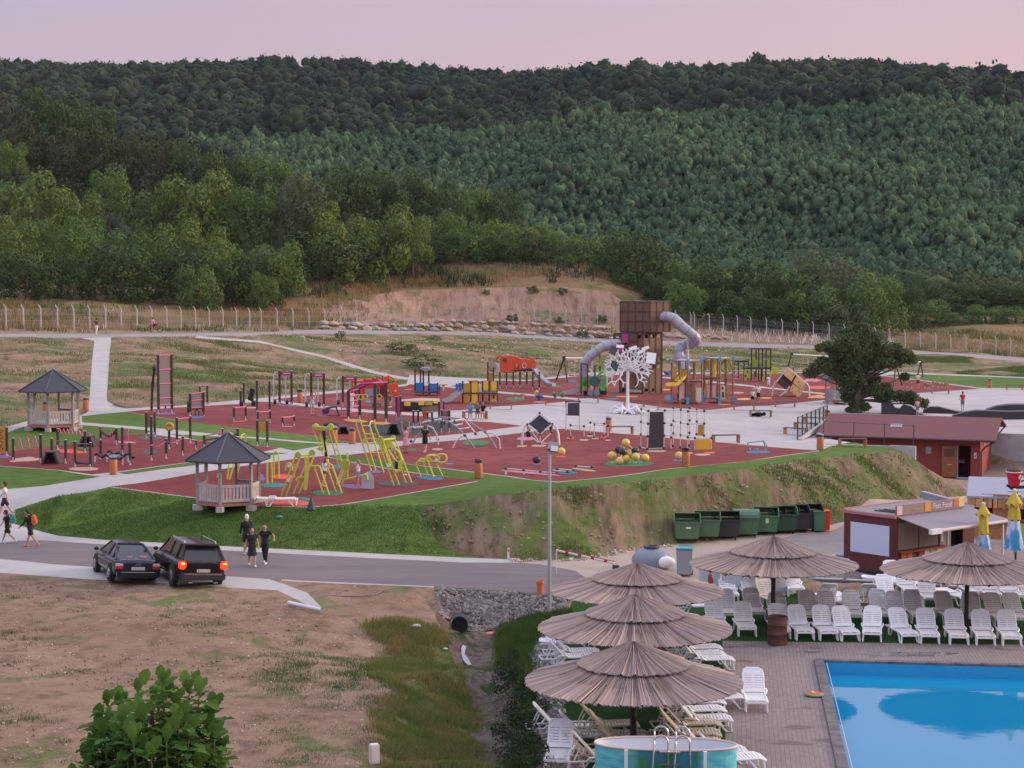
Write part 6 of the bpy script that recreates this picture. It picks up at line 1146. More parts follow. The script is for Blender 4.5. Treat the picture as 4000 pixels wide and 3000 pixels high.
def tunnel(label,c,x0,x1,yt,yb,m='charcoal',grp='dark step tunnels',rim=None,dep=.9):
 t=Rig('step_tunnel',label,'play tunnel',c,(x0+x1)/2,yb,grp);a=t.pt(x0,yb);b=t.pt(x1,yb);h=t.pt(x0,yt).z-a.z;w=b.x-a.x;z=a.z
 for k,(xa,xb,xc,xd)in(('side_wall',(0,.12,.34,.25)),('side_wall',(1,.88,.66,.75))):
  mb=MB();vs=[]
  for y in(0,dep):vs+=[(a.x+w*xa,a.y+y,z),(a.x+w*xb,a.y+y,z),(a.x+w*xc,a.y+y,z+h),(a.x+w*xd,a.y+y,z+h)]
  mb.add(vs,[(0,1,2,3),(4,5,6,7),(0,1,5,4),(1,2,6,5),(2,3,7,6),(3,0,4,7)]);t.part(k,mb,M_[m])
 mb=MB();mb.box((a.x+w*.5,a.y+dep/2,z+h+.03),(w*.55,dep+.06,.08));t.part('step',mb,M_[m],bevel=.02)
 mb=MB();mb.box((a.x+w*.5,a.y+dep*.9,z+h*.5),(w*.6,.04,h));t.part('back',mb,M_['black'])
 if rim:t.tube('grip',[(a.x+w*.25,a.y,z+h+.08),(a.x+w*.3,a.y+.1,z+h+.22),(a.x+w*.7,a.y+.1,z+h+.22),(a.x+w*.75,a.y,z+h+.08)],.035,rim)
tunnel('dark open step tunnel below the pink wave bar',Q1,540,790,440,592)
tunnel('dark step tunnel with pink grip behind the zigzag posts',Q1,1030,1262,235,362,rim='pink')
frame_('two posts with a thin pink bar right of the dark step tunnel',Q1,[(690,470,248),(875,578,268)],[(0,.9,1,.93,'magenta',.025)])
t,p=frame_('two posts with a pink zigzag bar over the orange patch',Q1,[(770,395,122),(1135,438,152)],[])
t.tube('zigzag_bar',[p[0][1].lerp(p[1][1],i/14)+Vector((0,0,-.1+(.13 if i%2 else -.13)))for i in range(15)],.03,'pink')
frame_('two posts with pink top bar and low black beam near the litter bin',Q1,[(1000,622,288),(1205,655,304)],[(0,.92,1,.94,'magenta',.028),(0,.17,1,.2,'navy',.07)])
t,p=frame_('two posts with slack pink bar behind the low balance beams',Q1,[(1340,522,268),(1730,600,304)],[(0,.9,1,.88,'magenta',.02)])
for lab,pts in(('low black balance beam with wavy top behind the litter bin',[(1262,560),(1345,545),(1420,560),(1500,575),(1632,600)]),('low black straight balance beam right of the wavy beam',[(1432,520),(1560,535),(1700,560),(1800,580)])):
 t=Rig('balance_beam',lab,'balance beam',Q1,*pts[0],'low black balance beams');gp=[G(Q1(x,y))for x,y in pts];wv='wavy' in lab
 t.tube('beam',[gp[0].lerp(gp[-1],i/12)+Vector((0,0,.38+(.09*math.sin(i*1.6)if wv else 0)))for i in range(13)],.075,'navy',8)
 for g0 in gp[::2]:mb=MB();mb.box(g0+Vector((0,0,.16)),(.07,.07,.36));t.part('leg',mb,M_['white_steel'])
t,p=frame_('post frame with sagging dark hammock seat and pink hoops',Q1,[(1340,300,98),(1550,335,112),(1630,465,102)],[])
t.tube('hammock',[p[0][1].lerp(p[1][1],i/8)+Vector((0,0,-.12-.35*math.sin(i/8*3.14)))for i in range(9)],.09,'dark_wood')
t.D=p[1][0].y;
for x in(1480,1650,1690):t.tube('hoop',[t.pt(x-14,290),t.pt(x-14,170+(x-1480)*-.2),t.pt(x,155+(x-1480)*-.2),t.pt(x+14,170+(x-1480)*-.2),t.pt(x+14,290)],.028,'pink')
t,p=frame_('three tall dark posts with a small tan panel beside the yellow wheel',A,[(1265,1242,1018),(1338,1230,1012),(1310,1420,1055)],[])
t.D=p[0][0].y;t.slab('panel',[(1268,1030),(1335,1025),(1335,1120),(1268,1150)],.04,'tan_post')
t,p=frame_('single post carrying a yellow spinning wheel with a hole',A,[(1463,1335,1180)],[],name='wheel_post')
t.D=p[0][0].y;c0=t.pt(1468,1142);mb=MB();mb.sm=True;rr=.16;mb.tube([(c0.x+rr*math.cos(a),c0.y-.1,c0.z+rr*math.sin(a))for a in np.linspace(0,6.2832,21)],.10,8);t.part('wheel',mb,M_['amber'])
frame_('two tall dark posts joined by a bright pink top bar',A,[(1530,1292,1068),(1645,1280,1052)],[(0,.96,1,.94,'pink',.045)])
t,p=frame_('ring of four posts joined by curved pink bars',A,[(1310,1432,1305),(1437,1418,1248),(1580,1392,1228),(1693,1340,1262)],[])
for i,j in((0,1),(1,2),(2,3)):
 a,b=p[i][1],p[j][1];t.tube('curved_bar',[a.lerp(b,k/8)+Vector((0,-.5*math.sin(k/8*3.14),-.12-.1*math.sin(k/8*3.14)))for k in range(9)],.03,'magenta')
frame_('two posts with pink bars half hidden by the near gazebo roof',A,[(1765,1330,1218),(2055,1310,1160)],[(0,.95,1,.92,'magenta',.03),(0,.6,1,.7,'navy',.05)])
t,p=frame_('pale post with pink pad behind the near gazebo roof',Q2,[(125,330,160)],[]);t.D=p[0][0].y;t.slab('pad',[(60,180),(120,178),(120,260),(60,270)],.15,'cloth_pink')
t,p=frame_('tallest mesh climbing wall with pink rungs and bent black brace',Q5,[(205,697,15),(360,687,10)],[],w=.16,name='climbing_wall')
fz=[.985,.745,.505,.26,.145]
for f in fz:t.tube('rung',[p[0][0].lerp(p[0][1],f),p[1][0].lerp(p[1][1],f)],.045,'pink')
mb=MB();a,b=p[0],p[1];mb.add([a[0].lerp(a[1],.15),b[0].lerp(b[1],.15),b[0].lerp(b[1],.98),a[0].lerp(a[1],.98)]+[q+Vector((0,.05,0))for q in(a[0].lerp(a[1],.15),b[0].lerp(b[1],.15),b[0].lerp(b[1],.98),a[0].lerp(a[1],.98))],[(0,1,2,3),(7,6,5,4),(0,1,5,4),(1,2,6,5),(2,3,7,6),(3,0,4,7)]);t.part('mesh_panel',mb,mat('mesh_panel',(.20,.16,.17),.8))
br=G(Q5(125,655));t.tube('brace',[br,br+Vector((.05,.1,1.6)),br.lerp(p[0][0],.5)+Vector((0,0,3.2)),p[0][0].lerp(p[0][1],.72)],.09,'black')
t.post(285,680,600,.1)
t,p=frame_('lower mesh climbing wall with pink rungs above the blue strip',Q5,[(570,725,462),(722,718,447)],[],w=.16,name='climbing_wall')
for f in(.98,.68,.36):t.tube('rung',[p[0][0].lerp(p[0][1],f),p[1][0].lerp(p[1][1],f)],.045,'pink')
a,b=p;mb=MB();mb.add([a[0].lerp(a[1],.38),b[0].lerp(b[1],.38),b[0].lerp(b[1],.97),a[0].lerp(a[1],.97)]+[q+Vector((0,.05,0))for q in(a[0].lerp(a[1],.38),b[0].lerp(b[1],.38),b[0].lerp(b[1],.97),a[0].lerp(a[1],.97))],[(0,1,2,3),(7,6,5,4),(0,1,5,4),(1,2,6,5),(2,3,7,6),(3,0,4,7)]);t.part('mesh_panel',mb,MATS['mesh_panel'])
t.D=p[0][0].y+.6;mb=MB();c0=t.pt(620,690);c1=t.pt(675,685)
for c_ in(c0,c1):mb.tube([(c_.x+.3*math.cos(q),c_.y,c_.z+.3*math.sin(q))for q in np.linspace(0,6.28,17)],.04,6)
t.part('wheel',mb,M_['black']);t.post(553,705,560,.2,foot=False)
t,p=frame_('small mesh frame with pink top at the back beside the kerb',Q5,[(682,575,378),(768,608,372)],[(0,.97,1,.97,'pink',.04),(0,.5,1,.6,'pink',.04)])
t,p=frame_('two tall posts joined by a faint pink bar at the back',Q5,[(1188,612,338),(1340,700,312),(1485,690,318)],[(0,.97,1,.97,'magenta',.02),(1,.97,2,.97,'magenta',.03)])
for x,lab in((1152,'black lever weight machine left of the tall posts'),(1290,'black lever weight machine with seat pad between the tall posts')):
 t,p=frame_(lab,Q5,[(x,608,432)],[],name='weight_machine',group='black lever weight machines');t.D=p[0][0].y-.2;c0=t.pt(x+12,590);mb=MB();mb.sm=True;mb.tube([c0+Vector((-.15,0,.1)),c0+Vector((.12,0,.1))],.2,16);t.part('weight',mb,M_['black'])
 if x>1200:mb=MB();c1=t.pt(1275,475);mb.box(c1,(.35,.3,.9),ry=R(15));t.part('pad',mb,M_['black'],bevel=.05)
for i,(xa,xb,yb,yt,xo,c,lab)in enumerate([(1600,1738,602,200,-38,Q5,'left tall pull station with pale tubes and magenta header'),(1965,2110,630,220,-38,Q5,'middle tall pull station behind the red-haired child'),(1215,1352,790,462,-38,B,'right tall pull station behind the pink climbing frame')]):
 t,p=frame_(lab,c,[(xa,yb,yt),(xb,yb,yt+6)],[],w=.16,name='pull_station',group='tall magenta pull stations');t.D=p[0][0].y;a,b=p[0][1],p[1][1];mb=MB();mb.box(((a.x+b.x)/2,a.y,a.z-.22),(b.x-a.x,.05,.28));t.part('header',mb,M_['magenta'])
 mb=MB();mb.box(((a.x+b.x)/2+.1,a.y-.03,a.z-.2),(.5,.01,.06));t.part('sign_strip',mb,M_['cloth_white'])
 for q in p:X=-.42;t.tube('pale_tube',[q[0]+Vector((X,-.05,.3)),q[1]+Vector((X,-.05,-.35)),q[1]+Vector((X+.1,-.05,-.12)),q[1]+Vector((0,-.02,-.1))],.05,'white_steel');mb=MB();mb.sm=True;c_=q[0]+Vector((-.32,-.15,.28));mb.tube([c_+Vector((-.09,0,0)),c_+Vector((.09,0,0))],.18,18);t.part('weight',mb,M_['black'])
for x0,y0,t0,x1,y1,t1,lab in[(1075,785,622,1210,772,612,'low pink-topped bar frame at the left of the middle zone'),(1350,812,672,1490,800,665,'low pink-topped bar frame above the amber sign frame'),(1635,848,738,1768,832,722,'lowest pink-topped bar frame alone on the red surface')]:frame_(lab,Q5,[(x0,y0,t0),(x1,y1,t1)],[(0,.96,1,.96,'pink',.045)])
t,p=frame_('two posts holding an amber instruction board',Q2,[(735,455,8),(905,470,12)],[],name='notice_board',group=None);t.D=p[0][0].y;t.slab('board',[(752,45),(872,48),(872,205),(752,190)],.05,'amber')
t=Rig('sit_up_bench','dark inclined sit-up bench with pink foot bars','exercise frame',Q4,70,770);t.slab('seat',[(30,665),(60,655),(265,625),(320,790),(300,795),(250,650),(160,665),(140,740),(60,770),(50,740)],.5,'charcoal');t.slab('foot_bar',[(30,660),(110,650),(115,662),(35,690)],.55,'pink');t.slab('foot_bar',[(70,755),(155,748),(155,765),(70,772)],.55,'pink')
t=Rig('step_cage','small pink tube cage beside the pink climbing frame','exercise frame',Q4,380,805);
for x in(338,420):t.tube('upright',[t.pt(x,805),t.pt(x,635),t.pt(x,635,.5),t.pt(x,800,.5)],.035,'pink')
for y in(632,655,690,790):t.tube('rung',[t.pt(338,y),t.pt(420,y)],.035,'pink')
t,p=frame_('big pink monkey bar frame with yellow hanging rings',Q4,[(450,852,385),(625,835,335),(865,900,268),(1040,885,258)],[],w=.2)
for f in(.98,.80,.63,.44,.26):t.tube('rung',[p[0][0].lerp(p[0][1],f),p[1][0].lerp(p[1][1],f*.97)],.05,'pink')
t.tube('overhead_beam',[p[0][1]+Vector((0,0,.02)),p[0][1].lerp(p[2][1],.5)+Vector((0,0,.18)),p[2][1]],.08,'magenta');t.tube('overhead_beam',[p[1][1],p[1][1].lerp(p[3][1],.5)+Vector((0,0,.12)),p[3][1]],.08,'magenta');t.tube('overhead_beam',[p[2][1],p[3][1]],.07,'magenta')
for i in range(4):a=p[0][1].lerp(p[2][1],(i+.5)/4)+Vector((0,0,.1));b=p[1][1].lerp(p[3][1],(i+.5)/4)+Vector((0,0,.1));t.tube('rung',[a,b],.04,'magenta')
t.D=(p[0][0].y+p[2][0].y)/2
for x,yt_ in((645,360),(710,350),(930,300)):
 t.tube('strap',[t.pt(x,460),t.pt(x-4,yt_)],.02,'grey_plastic');c_=t.pt(x,487);t.tube('ring',[(c_.x+.17*math.cos(q),c_.y,c_.z+.17*math.sin(q))for q in np.linspace(0,6.28,15)],.04,'lime')
t,p=frame_('two posts holding a narrow magenta climbing panel',Q4,[(1200,792,482),(1265,788,472)],[],group=None,name='climbing_post');t.D=p[0][0].y;t.slab('panel',[(1208,490),(1258,488),(1258,785),(1208,790)],.08,'magenta')
t=Rig('low_table','dark low table behind the monkey bar frame','table',Q4,890,648);t.box3('table_top',822,955,588,606,.8,'charcoal')
for x in(830,945):t.box3('leg',x-6,x+6,606,648,.1,'charcoal',dd=.3)
t=Rig('orange_seat','orange slatted block at the left end of the sand table','seat',Q4,1290,695);t.box3('block',1268,1308,598,692,.5,'orange_wood',bev=.03)
t=Rig('sand_table','sand table with black sides and yellow panels','sandpit',Q4,1600,715);t.slab('side_board',[(1275,560),(1880,580),(1880,610),(1600,640),(1590,715),(1310,675)],.08,'black')
t.slab('side_board',[(1600,640),(1870,612),(1870,690),(1610,712)],.06,'tan_post')
for x0,x1,y0,y1,m in((1322,1422,562,628,'yellow'),(1545,1640,555,615,'yellow'),(1655,1765,555,618,'amber'),(1785,1872,545,590,'yellow')):
 t.box3('panel',x0,x1,y0,y1,.05,m,dd=-.12,bev=.02);mb=MB()
q=[t.pt(1270,545),t.pt(1880,545),t.pt(1880,512,2.5),t.pt(1600,500,3),t.pt(1275,525,2.5)];mb=MB();n_=len(q);mb.add(q+[p_-Vector((0,0,.15))for p_ in q],[tuple(range(n_)),tuple(range(2*n_-1,n_-1,-1))]+[(i,i+n_,(i+1)%n_+n_,(i+1)%n_)for i in range(n_)]);t.part('sand',mb,M_['sand'])
for x in(1310,1430,1530,1640,1770,1880):t.box3('post',x-6,x+6,545,700,.12,'dark_post',dd=.05)
t,p=frame_('pink and tan post frame at the right end of the sand table',Q4,[(1872,885,560),(1940,850,552),(1910,1040,692),(2033,1042,688)],[(2,.97,3,.97,'pink',.05),(2,.6,3,.6,'pink',.05)]);t.D=p[2][0].y;t.slab('panel',[(1888,568),(1932,566),(1932,680),(1888,690)],.06,'pink',dd=1.5);t.slab('mesh_panel',[(1918,715),(2020,712),(2020,812),(1918,815)],.05,'tan_post')
t,p=frame_('four short posts around a red hanging bucket',Q4,[(1468,955,702),(1543,960,700),(1690,1000,722),(1760,985,718)],[(0,.97,1,.97,'magenta',.04),(2,.97,3,.97,'navy',.03)])
t=Rig('bucket','red tapered bucket hanging between short posts','bucket',Q4,1650,980);t.D+=.3;a=t.pt(1650,835);b=t.pt(1650,712);mb=MB();mb.sm=True;mb.tube([a,b],[.12,.20],16,False);mb.tube([a,a+Vector((0,0,.03))],.12,16);t.part('body',mb,M_['orange_red']);t.tube('hanger',[b+Vector((-.2,0,0)),b+Vector((0,0,.1)),b+Vector((.2,0,0))],.03,'charcoal')
tunnel('dark open tunnel on the black rubber below the bucket',Q4,1035,1272,925,1080);tunnel('dark open tunnel beside the orange litter bin',Q4,258,475,965,1070)
t=Rig('stepping_tyre','black tyre step behind the lime slide frame','tyre',Q4,165,970);mb=MB();mb.sm=True;c_=t.pt(165,935);mb.tube([(c_.x+.36*math.cos(q),c_.y+.36*math.sin(q)+.3,c_.z)for q in np.linspace(0,6.28,21)],.14,8);t.part('tyre',mb,M_['rubber_black']);mb=MB();mb.cyl((c_.x,c_.y+.3,c_.z-.3),.2,.2);t.part('stand',mb,M_['charcoal'])
t=Rig('play_train','red play locomotive with orange front and cream lamps','play train',Q4,1100,485)
t.slab('wagon',[(512,215),(565,235),(695,225),(695,205),(835,200),(880,180),(985,235),(1070,250),(1070,480),(540,478),(512,330)],1.5,'red',dd=1.0);t.slab('grille',[(520,268),(640,262),(640,300),(520,310)],.05,'yellow',dd=.18)
t.slab('rear_hood',[(720,360),(900,350),(900,470),(720,475)],.2,mat('grey_blue_panel',(.30,.33,.44),.5),dd=.1);t.slab('cab_arch',[(985,180),(1060,165),(1090,155),(1160,185),(1205,270),(1188,275),(1150,210),(1085,180),(1060,290),(985,290)],.25,'orange_red',dd=.3)
t.slab('front_panel',[(1055,285),(1228,275),(1230,470),(1200,490),(1055,480)],.35,'orange_red',dd=-.1)
for x in(1065,1183):mb=MB();c_=t.pt(x,388,-.35);mb.tube([c_,c_+Vector((0,.12,0))],.085,16);t.part('lamp',mb,M_['cream_plastic'])
for x,y in((705,195),(830,190),(890,165),(985,152),(1075,148),(1205,262)):t.tube('knob_post',[t.pt(x,300,.4),t.pt(x,y,.4)],.05,'dark_post')
t.slab('side_wheel',[(905,300),(1000,300),(1010,420),(985,480),(925,480),(895,420)],.1,mat('dark_red',(.2,.01,.012),.5),dd=.05)
t=Rig('play_house','blue panelled play house with six dark posts and tiny roof','play house',Q4,1680,465)
for x,yb,yt in((1495,430,40),(1625,455,50),(1580,410,30),(1710,440,45),(1850,470,260),(1720,460,270)):t.post(x,yb,yt,.13,foot=False)
t.box3('panel',1505,1618,262,402,.08,'blue',bev=.03);t.box3('panel',1720,1845,275,408,.08,'blue',bev=.03,dd=-.1)
for i in range(4):t.box3('slot',1740+i*24,1750+i*24,300,385,.03,'sky_blue',dd=-.16)
c_=t.pt(1665,310);mb=MB();mb.sm=True;mb.tube([c_+Vector((0,0,0)),c_+Vector((0,1.2,0))],.22,16,False);t.part('tube',mb,M_['blue'])
t.slab('roof',[(1580,42),(1610,22),(1720,25),(1748,60),(1650,72)],1.2,mat('roof_grey',(.28,.33,.44),.5),dd=.8);t.box3('floor',1490,1860,405,425,1.4,'charcoal')
t=Rig('basketball_hoop','pale low basketball hoop with yellow board edge','hoop',Q4,1940,450);t.tube('ring',[t.pt(1940+22*math.cos(q),305+5*math.sin(q))for q in np.linspace(0,6.28,13)],.03,'white_steel');t.slab('net',[(1918,305),(1962,305),(1952,390),(1930,390)],.3,'cloth_white');t.slab('board',[(1880,285),(1960,280),(2030,283),(2025,292),(1960,298),(1885,296)],.5,'lime');t.tube('pole',[t.pt(1885,450,.3),t.pt(1880,290,.3)],.05,'dark_post')
t=Rig('play_block','yellow and amber cube play block with grey slide','play structure',CC,700,1180)
for x0,x1,y0,y1,m in((582,655,960,1062,'amber'),(668,736,958,1062,'yellow'),(582,655,1080,1180,'amber'),(668,736,1080,1182,'yellow'),(742,778,965,1060,'cream_plastic'),(795,850,935,1040,'yellow'),(880,940,940,1040,'yellow'),(880,940,1062,1160,'yellow')):t.box3('panel',x0,x1,y0,y1,.07,m,bev=.03,dd=(0 if x0<700 else .4))
for x in(575,660,740,790,860,945):t.post(x,1175 if x<750 else 1165,935,.12,foot=False)
t.box3('deck',575,945,1062,1078,2.0,'charcoal');t.slab('roof_band',[(630,930),(740,925),(735,955),(650,960)],.6,'amber',dd=.8);t.box3('hole',900,918,1085,1128,.03,'dark_wood',dd=.33);t.box3('panel',497,520,965,1040,.5,'blue',dd=.8);t.box3('panel',527,562,958,1045,.5,'blue',dd=.6);t.box3('panel',582,940,965,1060,.07,'amber',dd=2.2)
def slide(t,pts,w,m,name='slide',side=.12):
 mb=MB();n=len(pts);d=(pts[-1]-pts[0]);s=Vector((-d.y,d.x,0)).normalized()*w/2;vs=[]
 for p in pts:vs+=[p-s+Vector((0,0,side*1.6)),p-s*.85,p+s*.85,p+s+Vector((0,0,side*1.6)),p+s+Vector((0,0,-.05)),p-s+Vector((0,0,-.05))]
 fs=[(i*6+j,i*6+(j+1)%6,i*6+6+(j+1)%6,i*6+6+j)for i in range(n-1)for j in range(6)]+[tuple(range(6)),tuple((n-1)*6+j for j in range(6))]
 mb.add(vs,fs);mb.sm=True;return t.part(name,mb,M_[m]if isinstance(m,str)else m)
slide(t,[t.pt(555,1052),t.pt(520,1075,-.1),t.pt(470,1110,-.3),t.pt(430,1145,-.5),t.pt(370,1158,-.7)],.75,'grey_plastic');t.slab('side_panel',[(470,1062),(500,1065),(490,1090),(420,1125),(390,1130),(410,1095),(440,1075)],.06,'amber',dd=.3)
t=Rig('play_house','long red animal-shaped play house on dark stilts with slides','play house',CC,1120,1010)
t.slab('shell',[(975,700),(1000,665),(1080,662),(1150,668),(1210,695),(1225,705),(1240,685),(1262,690),(1275,715),(1295,700),(1305,680),(1340,685),(1358,720),(1362,770),(1345,810),(1300,820),(1200,812),(1150,840),(1100,848),(1010,845),(975,830)],.9,'orange_red',dd=.6)
t.slab('porthole_rim',[(1160+26*math.cos(q),765+38*math.sin(q))for q in np.linspace(0,6.28,17)[:-1]],.05,'red',dd=.1);t.slab('porthole',[(1157+16*math.cos(q),765+26*math.sin(q))for q in np.linspace(0,6.28,17)[:-1]],.06,'amber',dd=.05)
c_=t.pt(1238,768,.1);t.tube('eye_ring',[(c_.x+.17*math.cos(q),c_.y,c_.z+.23*math.sin(q))for q in np.linspace(0,6.28,19)],.035,'cloth_white');t.slab('cut_out',[(1010,690),(1050,690),(1045,735),(1008,720)],.04,'dark_wood',dd=.1)
t.slab('cheek_strip',[(1120,815),(1330,795),(1335,825),(1130,830)],.95,'navy',dd=.58)
for x,yb in((975,1015),(1047,1015),(1120,1010),(1192,1008),(1265,1000),(1330,1030),(1400,1035)):t.post(x,yb,835,.14)
for x in(845,905):t.post(x,1010,790 if x>850 else 730,.13,foot=False)
t.tube('hoop',[t.pt(925,720),t.pt(940,680),t.pt(975,662),t.pt(1000,668)],.09,'orange_red');c_=t.pt(895,790,-.1);mb=MB();mb.sm=True;mb.tube([c_,c_+Vector((0,.15,0))],.42,24);t.part('gear_disc',mb,mat('lilac',(.33,.34,.45),.5));t.slab('disc_mark',[(862,775),(895,750),(915,790),(900,820),(868,810)],.05,'amber',dd=-.2);t.slab('white_panel',[(925,745),(970,750),(965,830),(925,835)],.4,'cloth_white',dd=.3);t.slab('climb_plate',[(850,850),(895,850),(892,950),(848,950)],.08,'amber',dd=.1)
c_=t.pt(978,965,-.2);mb=MB();mb.sm=True;mb.tube([c_,c_+Vector((0,.08,0))],.23,20);t.part('disc',mb,MATS['lilac'])
slide(t,[t.pt(1340,800),t.pt(1400,880,-.3),t.pt(1450,935,-.5),t.pt(1500,975,-.7),t.pt(1560,985,-.9)],.8,M_['steel']);t.tubes('ladder',[[t.pt(1335,y),t.pt(1400,y-8)]for y in(870,925,975)],.03,'white_steel')
slide(t,[t.pt(1345,840,.9),t.pt(1400,900,.7),t.pt(1470,965,.5),t.pt(1510,990,.3)],.5,'charcoal','inner_slide')
def rider(c,x,yb,yt,m1,m2,label):
 t=Rig('spring_rider',label,'spring rider',c,x,yb,'spring riders');h=t.pt(x,yt).z-t.b.z;b=t.b;mb=MB();mb.sm=True;mb.tube([b+Vector((.1*math.cos(q*1.6),.1*math.sin(q*1.6),q*.022))for q in range(18)],.025,6);t.part('spring',mb,M_['charcoal'])
 mb=MB();mb.sm=True;mb.ball(b+Vector((0,0,h*.45)),h*.25,14,8,(1.6,.35,.9));mb.ball(b+Vector((h*.32,0,h*.35)),h*.17,12,8,(1,.4,1));t.part('body',mb,M_[m1])
 mb=MB();mb.sm=True;mb.tube([b+Vector((-h*.25,0,h*.5)),b+Vector((-h*.33,0,h*.8)),b+Vector((-h*.18,0,h*.95)),b+Vector((-h*.05,0,h*.85))],[.1,.12,.12,.05],8);t.part('head',mb,M_[m2]);t.tube('handle',[b+Vector((-h*.2,-.2,h*.72)),b+Vector((-h*.2,.2,h*.72))],.025,'charcoal')
rider(CC,1395,1145,1040,'blue','yellow','blue spring rider with yellow head');rider(CC,1570,1118,1058,'green','green','green spring rider shaped like a small animal');rider(CC,1650,1112,1070,'red','green','small red and green spring rider')
for x,lab in((1145,'left toadstool seat on the green disc'),(1222,'right toadstool seat on the green disc')):t=Rig('toadstool_seat',lab,'seat',CC,x,1130,'toadstool seats');mb=MB();mb.cyl(t.b,.05,.35,8);t.part('stem',mb,M_['cream_plastic']);mb=MB();mb.lathe([(.24,.34),(.24,.38),(.14,.42),(.02,.43)],16,t.b);t.part('cap',mb,M_['wood'])
def swing(c,pa,pb_,label,grp='swings'):
 t=Rig('swing',label,'swing',c,pa[0],pa[1],grp);tops_=[]
 for(x0,y0,x1,y1,xt,yt)in(pa,pb_):
  a=G(c(x0,y0));b=G(c(x1,y1));q=c(xt,yt);tp=atd(q[0],q[1],(a.y+b.y)/2);t.tube('leg',[a,tp],.08,'dark_post');t.tube('leg',[b,tp],.08,'dark_post');mb=MB();mb.box(tp,(.3,.35,.35));t.part('bracket',mb,M_['navy']);tops_.append(tp)
 t.tube('crossbar',tops_,.07,'white_steel')
 for f in(.35,.65):
  c_=tops_[0].lerp(tops_[1],f);zb=hz(c_.x,c_.y)+.5;s_=.25
  t.tubes('chain',[[c_+Vector((-s_,0,0)),(c_.x-s_,c_.y,zb)],[c_+Vector((s_,0,0)),(c_.x+s_,c_.y,zb)]],.015,'steel',4);mb=MB();mb.box((c_.x,c_.y,zb),(.55,.25,.08));t.part('seat',mb,M_['black'],bevel=.02)
swing(CC,(1582,930,1705,948,1668,685),(1860,915,1930,925,1895,690),'dark A-frame swing left of the left tube slide')
swing(E,(172,510,222,555,205,405),(505,510,560,545,535,425),'dark A-frame swing behind the tilted yellow cube');swing(E,(1085,680,1160,672,1105,500),(1290,600,1340,600,1320,470),'dark A-frame swing to the right behind the big oak')
t=Rig('climbing_tower','tall brown mesh tower with overhanging top cube','tower',D_,510,1005)
TW=t;brown=mat('tower_mesh',(.15,.09,.065),.75,var=.15,scale=3);bframe=mat('tower_frame',(.085,.042,.03),.6,var=.15,scale=2);tanw=mat('tower_panel',(.20,.115,.075),.7,var=.15,scale=1.5)
def corner_box(t,xl,xm,xr,yt_m,yb_m,name,mL,mR,dL,dR,cells=(4,3,3),frame_m=None,roofm=None,seethru=True):
 """box seen on its corner: left face from xl to xm, right face from xm to xr (front edge at xm)"""
 f=t.pt(xm,yb_m);z0_,z1_=f.z,t.pt(xm,yt_m).z;l=t.pt(xl,yb_m,dL);r=t.pt(xr,yb_m,dR);f2,l2,r2=f.xy,l.xy,r.xy;bk=l2+r2-f2
 h=z1_-z0_;V3_=lambda p,z:Vector((p.x,p.y,z))
 for nm,a,b,m,nc in(('left_face',l2,f2,mL,cells[0]),('right_face',f2,r2,mR,cells[1]),('back_face',bk,r2,mL,cells[0]),('rear_face',l2,bk,mR,cells[1])):
  w=(b-a).length;ang=math.atan2((b-a).y,(b-a).x);fr=MB();nr=cells[2]
  for i in range(nc+1):c=a.lerp(b,i/nc);fr.box((c.x,c.y,(z0_+z1_)/2),(.09,.11,h),ang)
  for j in range(nr+1):c=(a+b)/2;fr.box((c.x,c.y,z0_+h*j/nr),(w,.09,.09),ang)
  t.part('frame',fr,frame_m or bframe)
  pn=MB();cw=w/nc;chh=h/nr
  for i in range(nc):
   for j in range(nr):
    c=a.lerp(b,(i+.5)/nc);g0=.24
    if m=='open':continue
    for dx,sx_ in((-1,1),(1,1)):q=c+(b-a).normalized()*dx*(cw/2-.11);pn.box((q.x,q.y,z0_+(j+.5)*chh),(.14,.03,chh*.9),ang)
    for dz in(-1,1):pn.box((c.x,c.y,z0_+(j+.5)*chh+dz*(chh/2-.1)),(cw*.7,.03,.12),ang)
    pn.box((c.x,c.y,z0_+(j+.5)*chh),(cw*.6,.015,chh*.65),ang)if seethru is False or(i+j)%5==4 else None
  if pn.v:t.part(nm,pn,m)
 mb=MB();mb.add([V3_(q,z)for z in(z1_-.03,z1_+.05)for q in(l2,f2,r2,bk)],[(0,1,2,3),(4,5,6,7),(0,1,5,4),(1,2,6,5),(2,3,7,6),(3,0,4,7)]);t.part('roof' if roofm else 'deck',mb,roofm or frame_m or bframe)
 mb=MB();mb.add([V3_(q,z)for z in(z0_-.03,z0_+.05)for q in(l2,f2,r2,bk)],[(0,1,2,3),(4,5,6,7),(0,1,5,4),(1,2,6,5),(2,3,7,6),(3,0,4,7)]);t.part('floor',mb,frame_m or bframe)
 return l2,f2,r2,bk,z0_,z1_
corner_box(t,300,520,700,420,1005,'lower',tanw,tanw,.8,1.6,(3,3,2),seethru=False)
corner_box(t,240,460,520,425,620,'shoulder',brown,brown,.6,.9,(3,1,3),seethru=True)
for x0,x1,y0,y1 in((315,378,430,510),(245,310,512,560),(385,450,515,550),(250,330,560,600),(355,385,600,690)):t.box3('magenta_panel',x0,x1,y0,y1,.06,'magenta',dd=.2)
corner_box(t,303,590,780,118,408,'top cube',brown,brown,.9,1.4,(4,3,3),seethru=False,roofm=mat('pale_roof',(.34,.32,.34),.6))
t.box3('dark_base',298,345,880,995,1.2,'navy',dd=1.2);t.slab('window_hole',[(445+35*math.cos(q),820+48*math.sin(q))for q in np.linspace(0,6.28,17)[:-1]],.1,'dark_wood',dd=.35);t.box3('ground_shelf',395,505,965,990,.8,'pale_wood',dd=.0)
